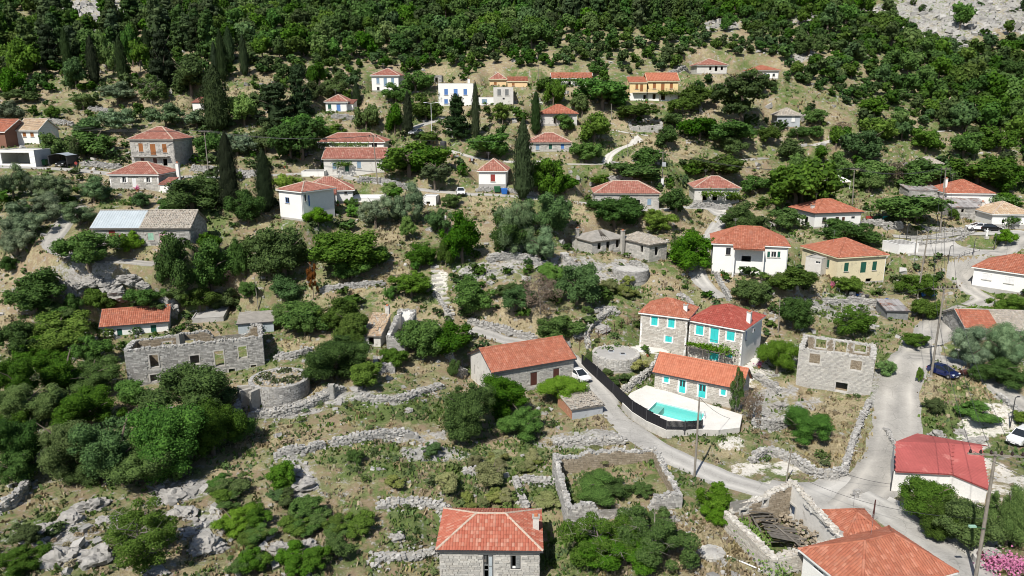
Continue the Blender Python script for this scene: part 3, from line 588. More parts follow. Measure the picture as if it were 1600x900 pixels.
_sd = poly_sd([(p.x, p.y) for p in TERR3]); flatten(np.where(GY < TERR3[1].y, _sd - .5, 1e3), POOL_Z - .65, 5)
# roads: (name, material, width m, picture points)
ROADS = [
 ('lane', 'concrete', 4.4, [(735, 512), (785, 524), (835, 541), (880, 556), (905, 572), (925, 600), (948, 632), (978, 664), (1025, 698), (1085, 728), (1150, 752), (1225, 778)]),
 ('village_road', 'concrete', 9.5, [(1195, 772), (1250, 786), (1310, 784), (1362, 764)]),
 ('village_road', 'dusty_road', 6.0, [(1330, 800), (1358, 765), (1382, 728), (1396, 690), (1402, 655), (1404, 620), (1408, 588), (1424, 560), (1448, 532), (1470, 508), (1490, 493), (1516, 484)]),
 ('village_road', 'dusty_road', 4.2, [(1516, 484), (1537, 474), (1535, 462), (1518, 452), (1504, 440), (1500, 430), (1530, 412), (1568, 392), (1592, 370), (1625, 358)]),
 ('side_road', 'dusty_road', 4.0, [(1420, 556), (1470, 556), (1515, 572), (1548, 596), (1585, 626), (1640, 668)]),
 ('village_road', 'concrete', 4.6, [(1340, 775), (1385, 800), (1425, 832), (1468, 862), (1520, 905), (1560, 945)]),
 ('farm_track', 'dusty_road', 3.4, [(120, 318), (107, 333), (96, 350), (84, 375), (82, 392), (108, 404), (160, 407), (205, 411), (245, 414)]),
 ('village_street', 'concrete', 4.6, [(-40, 259), (20, 261), (75, 263), (140, 268), (190, 271), (260, 274), (330, 277), (400, 277)]),
 ('village_street', 'concrete', 3.8, [(400, 277), (440, 271), (500, 272), (560, 281), (620, 292), (680, 301), (740, 303), (800, 304), (850, 312), (900, 316), (960, 324), (1030, 326), (1075, 323), (1135, 328)]),
 ('lane', 'concrete', 3.2, [(1135, 328), (1128, 345), (1114, 362), (1098, 385), (1088, 408), (1093, 430), (1108, 452), (1130, 474)]),
 ('footpath', 'pale_path', 2.2, [(1000, 216), (985, 224), (966, 233), (954, 243), (944, 256)]),
 ('footpath', 'pale_path', 1.8, [(944, 256), (975, 263), (994, 272)]),
 ('footpath', 'pale_path', 1.6, [(958, 198), (980, 209), (1000, 215), (1016, 214)]),
 ('footpath', 'pale_path', 1.8, [(884, 256), (915, 258), (944, 257)]),
 ('driveway', 'concrete', 3.4, [(645, 207), (662, 196), (678, 186), (690, 178)]),
 ('village_street', 'pale_path', 3.0, [(690, 228), (705, 236), (730, 245), (765, 253), (810, 254), (850, 252)]),
 ('footpath', 'pale_path', 2.6, [(1265, 231), (1290, 223), (1312, 216), (1330, 208)]),
 ('footpath', 'pale_path', 2.0, [(1440, 211), (1462, 206), (1484, 203)]),
 ('hill_road', 'dusty_road', 3.2, [(1145, 254), (1170, 248), (1195, 247)]),
 ('village_square', 'concrete', 9.0, [(1420, 392), (1452, 395), (1490, 392), (1512, 386)]),
 ('village_square', 'concrete', 3.6, [(1395, 368), (1440, 372), (1490, 366), (1540, 362), (1600, 362)]),
]
def smooth_path(pts, step=0.8):
    P = [np.array((p.x, p.y)) for p in pts]; P = [2 * P[0] - P[1]] + P + [2 * P[-1] - P[-2]]; out = []
    for i in range(1, len(P) - 2):
        n = max(2, int(np.linalg.norm(P[i + 1] - P[i]) / step))
        for k in range(n):
            t = k / n
            out.append(.5 * (2 * P[i] + (P[i + 1] - P[i - 1]) * t + (2 * P[i - 1] - 5 * P[i] + 4 * P[i + 1] - P[i + 2]) * t * t + (3 * P[i] - P[i - 1] - 3 * P[i + 1] + P[i + 2]) * t ** 3))
    out.append(P[-2]); return np.array(out)
ROAD_D = np.full(GX.shape, 1e9)
def near_path(P, z, reach):
    """grid distance to a path and the path height beside each grid point, only within reach"""
    D = np.full(GX.shape, 1e9); Z = np.zeros(GX.shape)
    for k in range(0, len(P)):
        x, y = P[k]
        j0 = max(0, int((math.log(max(y - reach, 34.1)) - LV0) * LVS)); j1 = min(NV, int((math.log(y + reach) - LV0) * LVS) + 2)
        lo = min((x - reach) / (y - reach), (x - reach) / (y + reach)); hi = max((x + reach) / (y - reach), (x + reach) / (y + reach))
        i0 = max(0, int((lo - UU[0]) / (UU[1] - UU[0]))); i1 = min(NU, int((hi - UU[0]) / (UU[1] - UU[0])) + 2)
        if i1 <= i0 or j1 <= j0: continue
        dx, dy = GX[j0:j1, i0:i1] - x, GY[j0:j1, i0:i1] - y; d = np.hypot(dx, dy); m = d < D[j0:j1, i0:i1]
        t = P[min(k + 1, len(P) - 1)] - P[max(k - 1, 0)]; ln = np.linalg.norm(t); al = np.clip((dx * t[0] + dy * t[1]) / ln, -1, 1)
        zz = z[k] + al * (z[min(k + 1, len(P) - 1)] - z[max(k - 1, 0)]) / ln
        D[j0:j1, i0:i1][m] = d[m]; Z[j0:j1, i0:i1][m] = zz[m]
    return D, Z
_paths = []
for name, mt, wd, pts in ROADS:
    P = smooth_path([at(*p) for p in pts]); z = gz(P[:, 0], P[:, 1])
    k = np.ones(21) / 21; zz = np.convolve(np.pad(z, 10, 'edge'), k, 'valid')
    D, Z = near_path(P, zz, wd / 2 + 3); w = np.clip(1 - (D - wd / 2 - .5) / 1.8, 0, 1)
    G = G * (1 - w) + Z * w; ROAD_D = np.minimum(ROAD_D, D - wd / 2); _paths.append((name, mt, wd, P))
flatten(_sd + .3, POOL_Z - 1.7, .7)
YARD = [(1000, 540), (1075, 556), (1172, 580), (1192, 566), (1205, 530), (1180, 528), (1110, 500), (1000, 530)]
# ground zones, each a patch of one sort of cover: rock / green / dry straw / pale gravel
ZONES = {
 'rock': [(145, 15, 75, 26), (30, 35, 40, 14), (1480, 15, 130, 30), (1570, 25, 90, 40), (1470, 55, 40, 26), (1560, 8, 120, 30), (1400, 10, 60, 16), (1255, 32, 18, 7), (1250, 90, 20, 8), (150, 440, 90, 25), (790, 415, 45, 18), (900, 415, 50, 16), (985, 425, 30, 12), (470, 742, 34, 42), (760, 425, 40, 14),
          (640, 688, 60, 10), (100, 850, 60, 35), (250, 770, 60, 30), (440, 645, 60, 18), (330, 840, 40, 28), (1210, 560, 40, 20), (1205, 610, 25, 25), (900, 690, 70, 12), (680, 715, 40, 14), (1200, 640, 60, 18), (1370, 620, 18, 30), (560, 625, 60, 12), (960, 430, 60, 20), (160, 425, 60, 18), (1310, 480, 60, 20), (1130, 40, 30, 8)],
 'green': [(600, 650, 90, 22), (580, 715, 60, 25), (640, 740, 60, 18), (640, 815, 30, 22), (1110, 690, 60, 14), (1500, 650, 80, 35), (740, 740, 70, 40), (820, 715, 60, 30), (560, 205, 60, 8), (180, 320, 30, 10), (960, 235, 60, 16), (860, 780, 40, 30), (1330, 455, 40, 10), (980, 460, 40, 12), (700, 640, 40, 14), (880, 870, 40, 40), (1390, 560, 40, 14), (1520, 470, 60, 12), (280, 340, 60, 12), (1080, 270, 80, 20), (1330, 285, 80, 30)],
 'dry': [(1310, 575, 55, 25), (560, 440, 70, 18), (610, 470, 60, 14), (1300, 690, 60, 40), (1310, 640, 50, 25), (760, 320, 50, 18), (900, 290, 40, 12), (600, 365, 40, 30), (1030, 230, 60, 14), (230, 165, 90, 10), (420, 120, 20, 10), (330, 150, 60, 10), (1350, 310, 40, 14), (1480, 345, 40, 10), (1130, 340, 50, 14), (960, 400, 80, 10), (880, 330, 30, 30), (695, 108, 40, 8), (1000, 78, 50, 6), (400, 690, 80, 18), (1480, 620, 60, 30), (940, 660, 40, 16), (1070, 730, 40, 12), (1130, 850, 60, 40), (1000, 445, 50, 10), (1270, 460, 40, 14), (100, 195, 60, 8), (850, 104, 40, 6), (560, 590, 60, 14), (460, 540, 40, 12), (720, 480, 40, 10), (800, 500, 60, 12)],
 'gravel': [(1245, 765, 60, 14), (1140, 700, 22, 12), (1200, 735, 70, 10), (1570, 665, 50, 20), (1540, 740, 50, 22), (1570, 770, 30, 30), (1480, 820, 60, 50), (1190, 560, 16, 16), (1460, 395, 60, 14), (1520, 690, 40, 12), (1170, 590, 30, 14), (1020, 548, 40, 8), (690, 450, 14, 34), (1545, 860, 40, 40)],
}
def zone_val(name, X, Y, px, py):
    v = np.zeros(X.shape)
    w1 = (vnoise(X, Y, 9, 21) - .5) * 1.1 + (vnoise(X, Y, 3, 22) - .5) * .8; w2 = (vnoise(X, Y, 9, 23) - .5) * 1.1 + (vnoise(X, Y, 3, 24) - .5) * .8
    for cx, cy, rx, ry in ZONES[name]:
        d = ((px - cx) / rx + w1) ** 2 + ((py - cy) / ry + w2) ** 2
        v = np.maximum(v, np.clip(1.25 - d * .8, 0, 1) ** .8)
    return np.clip(v * (0.35 + 1.0 * vnoise(X, Y, 1.7, 7)), 0, 1)
_px, _py = _PXY
ZV = {k: zone_val(k, GX, GY, _px, _py) for k in ZONES}
G = G + ZV['rock'] * ((vnoise(GX, GY, 1.3, 5) - .5) * .7 + (vnoise(GX, GY, 3.0, 6) - .45) * .9) * np.clip(ROAD_D, 0, 1) * np.where(GY > 230, 2.2, 1.0)
m, t, b = nodes_of('ground'); MATS['ground'] = m
att = N(t, 'ShaderNodeAttribute', attribute_name='zone'); sepc = N(t, 'ShaderNodeSeparateColor'); t.links.new(att.outputs['Color'], sepc.inputs[0])
n1, n2, n3 = noise(t, 0.09, 6, 'world', .65), noise(t, 0.55, 6, 'world', .7), noise(t, 3.2, 5, 'world', .7)
straw = ramp(t, n3, [(0.25, (0.16, 0.125, 0.068)), (0.5, (0.30, 0.252, 0.155)), (0.8, (0.43, 0.375, 0.25))])
grass = ramp(t, n3, [(0.25, (0.050, 0.075, 0.022)), (0.55, (0.11, 0.15, 0.048)), (0.85, (0.21, 0.23, 0.10))])
soil = ramp(t, n2, [(0.3, (0.15, 0.105, 0.066)), (0.6, (0.235, 0.175, 0.115)), (0.8, (0.31, 0.255, 0.185))])
rock = ramp(t, noise(t, 2.2, 8, 'world', .8), [(0.34, (0.07, 0.068, 0.06)), (0.46, (0.27, 0.26, 0.245)), (0.60, (0.40, 0.39, 0.37)), (0.75, (0.50, 0.49, 0.465))])
grav = ramp(t, n3, [(0.3, (0.50, 0.47, 0.42)), (0.7, (0.72, 0.69, 0.63))])
c = mixc(t, ramp(t, n1, [(0.41, 0.0), (0.57, 1.0)]), straw, grass)
c = mixc(t, ramp(t, n2, [(0.48, 0.0), (0.60, 0.9)]), c, soil)
c = mixc(t, ramp(t, noise(t, 0.9, 6, 'world', .75), [(0.56, 0.0), (0.63, 0.85)]), c, rock)
pert = math_(t, 'MULTIPLY', math_(t, 'SUBTRACT', noise(t, 1.1, 6, 'world', .75), 0.55), 4.2)
for sock, colr in ((sepc.outputs[2], straw), (sepc.outputs[1], grass), (sepc.outputs[0], rock), (att.outputs['Alpha'], grav)):
    f = ramp(t, math_(t, 'ADD', sock, math_(t, 'MULTIPLY', pert, sock)), [(0.32, 0.0), (0.55, 0.92)]); c = mixc(t, f, c, colr)
t.links.new(c, b.inputs['Base Color']); b.inputs['Roughness'].default_value = .95; b.inputs['Specular IOR Level'].default_value = .1
bump(t, b, math_(t, 'ADD', n3, noise(t, 11, 4, 'world', .7)), .8, .12)
def mat_road(name, a, c2, c3):
    m, t, b = nodes_of(name); MATS[name] = m
    k = ramp(t, noise(t, .35, 6, 'world', .7), [(0.3, a), (0.6, c2), (0.78, c3)])
    k = mixc(t, .8, k, ramp(t, noise(t, 4.5, 5, 'world', .7), [(0.28, .70), (0.7, 1.0)]), 'MULTIPLY')
    v = N(t, 'ShaderNodeTexVoronoi', feature='DISTANCE_TO_EDGE'); v.inputs['Scale'].default_value = .30
    g = N(t, 'ShaderNodeNewGeometry'); nn = N(t, 'ShaderNodeTexNoise'); nn.inputs['Scale'].default_value = .8; t.links.new(g.outputs['Position'], nn.inputs['Vector'])
    ad = N(t, 'ShaderNodeVectorMath', operation='ADD'); t.links.new(g.outputs['Position'], ad.inputs[0]); t.links.new(nn.outputs['Color'], ad.inputs[1]); t.links.new(ad.outputs[0], v.inputs['Vector'])
    k = mixc(t, ramp(t, v.outputs['Distance'], [(0.0, .65), (0.012, 0.0)]), k, sc(a, .55))
    e = N(t, 'ShaderNodeAttribute', attribute_name='tone')            # worn wheel tracks run along the road
    k = mixc(t, math_(t, 'MULTIPLY', e.outputs['Fac'], .75), k, sc(c3, 1.12))
    t.links.new(k, b.inputs['Base Color']); b.inputs['Roughness'].default_value = .95; b.inputs['Specular IOR Level'].default_value = .15
    bump(t, b, noise(t, 14, 4, 'world', .7), .5, .03)
mat_road('concrete_road', (0.30, 0.29, 0.27), (0.41, 0.395, 0.365), (0.56, 0.54, 0.50)); MATS['concrete_r'] = MATS['concrete_road']
mat_road('dusty_road', (0.25, 0.24, 0.22), (0.35, 0.335, 0.305), (0.50, 0.47, 0.42))
mat_road('pale_path', (0.40, 0.385, 0.35), (0.50, 0.48, 0.44), (0.58, 0.56, 0.51))
mb = MB(); idx = np.arange(NU * NV).reshape(NV, NU)
mb.add(np.stack([GX, GY, G], -1).reshape(-1, 3), np.stack([idx[:-1, :-1], idx[:-1, 1:], idx[1:, 1:], idx[1:, :-1]], -1).reshape(-1, 4))
ground = struct(mb.build('ground', 'ground', smooth=True))
a = ground.data.color_attributes.new('zone', 'FLOAT_COLOR', 'POINT')
a.data.foreach_set('color', np.stack([ZV['rock'], ZV['green'], ZV['dry'], ZV['gravel']], -1).reshape(-1).astype(np.float32))
for ri, (name, mt, wd, P) in enumerate(_paths):
    tg = np.gradient(P, axis=0); tg /= np.linalg.norm(tg, axis=1)[:, None] + 1e-9; nr = np.stack([-tg[:, 1], tg[:, 0]], 1)
    nc = 9; s_ = np.linspace(-1, 1, nc)
    wob = 1 + (np.stack([vnoise(P[:, 0], P[:, 1], 2.5, 11), vnoise(P[:, 0], P[:, 1], 2.5, 12)], 1) - .5) * .28
    half = np.where(s_[None] < 0, wob[:, :1], wob[:, 1:]) * wd / 2
    XY = P[:, None, :] + nr[:, None, :] * (s_[None] * half)[..., None]
    Z = gz(XY[..., 0], XY[..., 1]) + .055 + .006 * ri - (np.abs(s_)[None] > .99) * .10
    V = np.concatenate([XY, Z[..., None]], -1).reshape(-1, 3); n = len(P); ii = np.arange(n * nc).reshape(n, nc)
    tr = np.exp(-((np.abs(s_) - .45) / .2) ** 2); tone = (tr[None] * vnoise(XY[..., 0], XY[..., 1], 5, 13)).ravel()
    mb = MB(); mb.add(V, np.stack([ii[:-1, :-1], ii[1:, :-1], ii[1:, 1:], ii[:-1, 1:]], -1).reshape(-1, 4), tone=tone)
    struct(mb.build(name, 'concrete_road' if mt == 'concrete' else mt, smooth=True, tone=True))
# ------------------------------------------------------------------ building blocks of houses and walls
def wall_panel(mb, p, d, L, z0, z1, holes, thick, m=0, tops=None, rev=0, back=False):
    """one wall from p along d (unit, xy), its outer face on the right-hand side of d; holes = [(x0,x1,za,zb)] with reveals;
    tops = [(x, z)] ragged or gabled upper edge (else flat at z1)"""
    nx, ny = d[1], -d[0]                                                   # outward
    xs = {0.0, L}
    for a, b_, _, _ in holes: xs |= {a, b_}
    if tops: xs |= {float(x) for x, _ in tops if 0 < x < L}
    xs = sorted(xs)
    ztop = (lambda x: float(np.interp(x, [q[0] for q in tops], [q[1] for q in tops]))) if tops else (lambda x: z1)
    zs = sorted({z0} | {z for h in holes for z in h[2:]})
    pt = lambda x, z, o=0.0: (p[0] + d[0] * x + nx * o, p[1] + d[1] * x + ny * o, z)
    for i in range(len(xs) - 1):
        xa, xb = xs[i], xs[i + 1]; xm = (xa + xb) / 2
        if xb - xa < 1e-4: continue
        for j in range(len(zs)):
            za = zs[j]; top = j == len(zs) - 1; zb = None if top else zs[j + 1]
            ta, tb = (ztop(xa), ztop(xb)) if top else (zb, zb)
            if any(h[0] <= xm <= h[1] and h[2] <= za + 1e-5 and (h[3] >= (ta if top else zb) - 1e-5) for h in holes): continue
            poly(mb, [pt(xa, za), pt(xb, za), pt(xb, tb), pt(xa, ta)], m)
            if back: poly(mb, [pt(xb, za, -thick), pt(xa, za, -thick), pt(xa, ta, -thick), pt(xb, tb, -thick)], m)
            if top and back: poly(mb, [pt(xa, ta), pt(xb, tb), pt(xb, tb, -thick), pt(xa, ta, -thick)], m)
    for a, b_, za, zb in holes:
        e = thick
        for q in ([pt(a, za), pt(a, zb), pt(a, zb, -e), pt(a, za, -e)], [pt(b_, zb), pt(b_, za), pt(b_, za, -e), pt(b_, zb, -e)],
                  [pt(a, zb), pt(b_, zb), pt(b_, zb, -e), pt(a, zb, -e)], [pt(b_, za), pt(a, za), pt(a, za, -e), pt(b_, za, -e)]): poly(mb, q, rev)
    if back:
        for x in (0.0, L): poly(mb, [pt(x, z0), pt(x, z0, -thick), pt(x, ztop(x), -thick), pt(x, ztop(x))], m)
def stone_face(mb, p, d, L, z0, ztop, holes, course=.26, lng=.48, proud=.03, off=0.0):
    """rough coursed stones standing a little proud of a wall face, kept clear of openings"""
    nx, ny = d[1], -d[0]; C, H = [], []; z = z0
    zmax = max(ztop(x) for x in np.linspace(0, L, 9))
    while z < zmax - .08:
        hh = course * random.uniform(.75, 1.25); x = -random.uniform(0, lng)
        while x < L:
            w = lng * random.uniform(.55, 1.6); a, b_ = max(x, .0), min(x + w, L); x += w
            if b_ - a < .1: continue
            xm, zm = (a + b_) / 2, z + hh / 2
            if z + hh > ztop(xm) - .01 or any(a < h[1] + .05 and b_ > h[0] - .05 and z < h[3] + .05 and z + hh > h[2] - .05 for h in holes): continue
            o = off + random.uniform(0, proud); C.append((p[0] + d[0] * xm + nx * o, p[1] + d[1] * xm + ny * o, zm)); H.append(((b_ - a) / 2 - .018, .05, hh / 2 - .016))
        z += hh
    boxes(mb, C, H, np.full(len(C), math.atan2(d[1], d[0])), jit=.09)
def tile_plane(mb, P, w=.30, l=.42, lift=.05, rise=.06, loose=0, m=0, gap=0.0, rough=.012):
    """half-round tiles in columns and courses over a convex roof face P; P[0]-P[1] is its eave"""
    P = [np.array(p, float) for p in P]; e = P[1] - P[0]; Le = np.linalg.norm(e); e /= Le
    nrm = np.zeros(3)
    for i in range(1, len(P) - 1): nrm += np.cross(P[i] - P[0], P[i + 1] - P[0])
    nrm /= np.linalg.norm(nrm); nrm = nrm if nrm[2] > 0 else -nrm
    s = np.cross(nrm, e); s = s if s[2] > 0 else -s
    A = np.array([((q - P[0]) @ e, (q - P[0]) @ s) for q in P]); n = len(A)
    a0, a1 = A[:, 0].min(), A[:, 0].max(); k = max(1, int(round((a1 - a0) / w))); w = (a1 - a0) / k
    prof_a = np.array([-.5, -.28, 0, .28, .5]) * w; prof_h = np.array([0, .8, 1, .8, 0]) * rise
    Vs = []; cnt = 0
    for i in range(k):
        ac = a0 + (i + .5) * w; bs = []
        for j in range(n):
            u, v = A[j], A[(j + 1) % n]
            if (u[0] - ac) * (v[0] - ac) < 0 or u[0] == ac: bs.append(u[1] + (v[1] - u[1]) * (ac - u[0]) / (v[0] - u[0] + 1e-12))
        if len(bs) < 2 or max(bs) - min(bs) < .12: continue
        b0, b1 = min(bs), max(bs); nc = max(1, int(math.ceil((b1 - b0) / l)))
        lo = b0 + np.arange(nc) * l; hi = np.minimum(lo + l * 1.06, b1); keep = hi - lo > .05; lo, hi = lo[keep], hi[keep]
        if gap: kk = rng.random(len(lo)) > gap; lo, hi = lo[kk], hi[kk]
        m_ = len(lo)
        if not m_: continue
        ja = rng.normal(0, rough * (1 + 6 * loose), m_); jh = rng.normal(0, rough * (.6 + 3 * loose), m_)
        aa = ac + prof_a[None, None, :] + ja[:, None, None] * np.array([1, -1])[None, :, None] * (1 if loose else .4)
        bb = np.stack([lo, hi], 1)[:, :, None] + np.zeros((1, 1, 5))
        hh = lift + prof_h[None, None, :] + np.array([.035, 0.0])[None, :, None] + jh[:, None, None]
        Vs.append((P[0] + aa[..., None] * e + bb[..., None] * s + hh[..., None] * nrm).reshape(-1, 3)); cnt += m_
    if not cnt: return
    V = np.concatenate(Vs); base = (np.arange(cnt) * 10)[:, None, None]
    q = np.array([[j, j + 1, j + 6, j + 5] for j in range(4)])
    mb.add(V, (q[None] + base).reshape(-1, 4), m=m)
def cap_line(mb, p, q, r=.13, seg=.45, m=0):
    """ridge or hip covered with half-round caps laid in mortar"""
    p, q = Vector(p), Vector(q); n = max(1, int((q - p).length / seg)); d = (q - p) / n; D = d.normalized(); sd = D.cross(Vector((0, 0, 1))).normalized(); up = sd.cross(D)
    for i in range(n):
        a, b_ = p + d * i, p + d * (i + 1.04); V = []
        for o, k in ((a, 1.12), (b_, .95)):
            for t in (0, 45, 90, 135, 180):
                V.append(o + sd * math.cos(R(t)) * r * k + up * (math.sin(R(t)) * r * k * .85 + .07))
        mb.add([tuple(v) for v in V], [(j, j + 1, j + 6, j + 5) for j in range(4)], m=m)
def fill_opening(parent, P0, d, x0, x1, za, zb, kind, colr, depth):
    """window or door set into its reveal: frame, leaves, panes - each a mesh of its own"""
    nx, ny = d[1], -d[0]; rz = math.atan2(d[1], d[0])
    w, hgt = x1 - x0, zb - za
    def piece(name, boxes_, mat, par, off):
        mb = MB()
        for (a, b_, c, e, t) in boxes_:
            V = BOXC * np.array([(b_ - a) / 2, t / 2, (e - c) / 2]); xm = x0 + (a + b_) / 2; cs, sn = math.cos(rz), math.sin(rz)
            cx, cy = P0[0] + d[0] * xm + nx * off, P0[1] + d[1] * xm + ny * off
            V = np.stack([V[:, 0] * cs - V[:, 1] * sn + cx, V[:, 0] * sn + V[:, 1] * cs + cy, V[:, 2] + za + (c + e) / 2], 1); mb.add(V, BOXQ)
        return mb.build(name, mat, par, kind='stuff' if name in ('louvre', 'door_panel', 'broken_board') else None)
    f = min(.07, w * .12)
    if kind in ('shut', 'glazed_door', 'win', 'open_shut', 'half_open', 'door', 'old_door', 'boards'):
        nm = 'door' if kind in ('door', 'glazed_door', 'old_door') or (kind == 'boards' and hgt > 1.6) else 'window'
        fm = 'clean_white' if colr in (T, 'white_metal') else ('dark_metal' if kind in ('half_open', 'old_door') else colr)
        win = piece(nm, [(0, w, 0, f, .1), (0, w, hgt - f, hgt, .1), (0, f, f, hgt - f, .1), (w - f, w, f, hgt - f, .1)], fm, parent, -.09)
        if colr == T:
            piece('surround', [(-.16, 0, -.02, hgt + .16, .06), (w, w + .16, -.02, hgt + .16, .06), (-.02, w + .02, hgt, hgt + .16, .06)], 'clean_white', win, .02)
        if nm == 'window' and hgt > .5:
            piece('sill', [(-.08, w + .08, -.09, 0, .22)], 'clean_white' if colr == T else 'pale_mortar', win, .02)
        if kind == 'shut' or kind == 'boards':
            for k in (0, 1):
                a = f + k * (w - 2 * f) / 2 + .008; b_ = a + (w - 2 * f) / 2 - .016
                sh = piece('shutter' if nm == 'window' else 'door_leaf', [(a, b_, f, hgt - f, .05)], colr, win, -.06)
                piece('louvre', [(a + .04, b_ - .04, z, z + .05, .03) for z in np.arange(f + .12, hgt - f - .1, .14)], colr, sh, -.035)
        elif kind == 'door':
            lf = piece('door_leaf', [(f, w / 2 - .006, f, hgt - f, .05), (w / 2 + .006, w - f, f, hgt - f, .05)], colr, win, -.07)
            piece('door_panel', [(f + .08 + k * w / 2, w / 2 - .1 + k * (w / 2 - f), z, z + hgt * .26, .03) for k in (0, 1) for z in (hgt * .1, hgt * .42, hgt * .70)], colr, lf, -.035)
        elif kind == 'glazed_door':
            for k in (0, 1):
                a = f + k * (w - 2 * f) / 2 + .008; b_ = a + (w - 2 * f) / 2 - .016
                lf = piece('door_leaf', [(a, b_, f, hgt * .48, .05), (a, a + .07, hgt * .48, hgt - f, .05), (b_ - .07, b_, hgt * .48, hgt - f, .05), (a + .07, b_ - .07, hgt - f - .08, hgt - f, .05)], colr, win, -.06)
                piece('pane', [(a + .07, b_ - .07, hgt * .48, hgt - f - .08, .02)], 'glass_dark', lf, -.07)
        elif kind == 'win':
            piece('pane', [(f, w - f, f, hgt - f, .02)], 'glass_dark', win, -.11)
            piece('glazing_bar', [(w / 2 - .025, w / 2 + .025, f, hgt - f, .05)], fm, win, -.085)
        elif kind == 'open_shut':
            piece('pane', [(f, w - f, f, hgt - f, .02)], 'glass_dark', win, -.11)
            piece('glazing_bar', [(w / 2 - .025, w / 2 + .025, f, hgt - f, .05)], fm, win, -.085)
            piece('shutter', [(-w * .55, -.02, 0, hgt, .05)], 'clean_white', win, .05); piece('shutter', [(w + .02, w * 1.55, 0, hgt, .05)], 'clean_white', win, .05)
        elif kind == 'half_open':
            piece('shutter', [(w * .52, w - f, f, hgt - f, .05)], colr, win, -.08); piece('shutter', [(f + .02, f + .08, f, hgt - f, .45)], colr, win, -.36)
            piece('louvre', [(w * .56, w - f - .05, z, z + .06, .03) for z in np.arange(.2, hgt - .2, .22)], colr, win, -.045)
            piece('broken_board', [(w * .2, w * .5, f, f + .22, .04)], 'clean_white', win, -.04)
        elif kind == 'old_door':
            piece('door_leaf', [(w * .52, w - f, f, hgt - f, .05)], colr, win, -.10)
            piece('door_panel', [(w * .57, w - f - .06, hgt * .55, hgt * .9, .03), (w * .57, w - f - .06, hgt * .1, hgt * .5, .03)], 'tin_sheet', win, -.07)
            piece('glazing_bar', [(w * .08, w * .12, f, hgt - f, .04), (w * .48, w * .52, f, hgt - f, .05), (w * .12, w * .48, hgt * .55, hgt * .58, .04), (w * .12, w * .48, hgt * .36, hgt * .39, .04), (w * .2, w * .24, hgt * .55, hgt - f, .03), (w * .34, w * .38, hgt * .6, hgt - f, .03)], 'grey_wood', win, -.12)
            piece('broken_board', [(w * .15, w * .4, hgt * .05, hgt * .12, .05), (w * .1, w * .3, hgt * .7, hgt * .8, .03)], 'old_wood', win, -.05)
def wall_hit(h, side, px, py):
    """picture point -> (distance along that wall, height above the base) on the wall's plane"""
    u, t = ray(px, py); c, s = math.cos(h['rz']), math.sin(h['rz']); O = h['O']
    if side == 'front': p, d = O, (c, s)
    elif side == 'back': p, d = Vector((O.x - s * h['D'], O.y + c * h['D'], 0)), (c, s)
    elif side == 'right': p, d = Vector((O.x + c * h['L'], O.y + s * h['L'], 0)), (-s, c)
    else: p, d = O, (-s, c)
    y = (d[0] * p[1] - d[1] * p[0]) / (d[0] - d[1] * u); x = u * y
    return (x - p[0]) * d[0] + (y - p[1]) * d[1], CZ + t * y - O.z, y
STONEY = {'stone', 'pale_stone', 'warm_stone'}
LAND = []                                                             # landmarks for the labels of plants: (phrase, x, y)
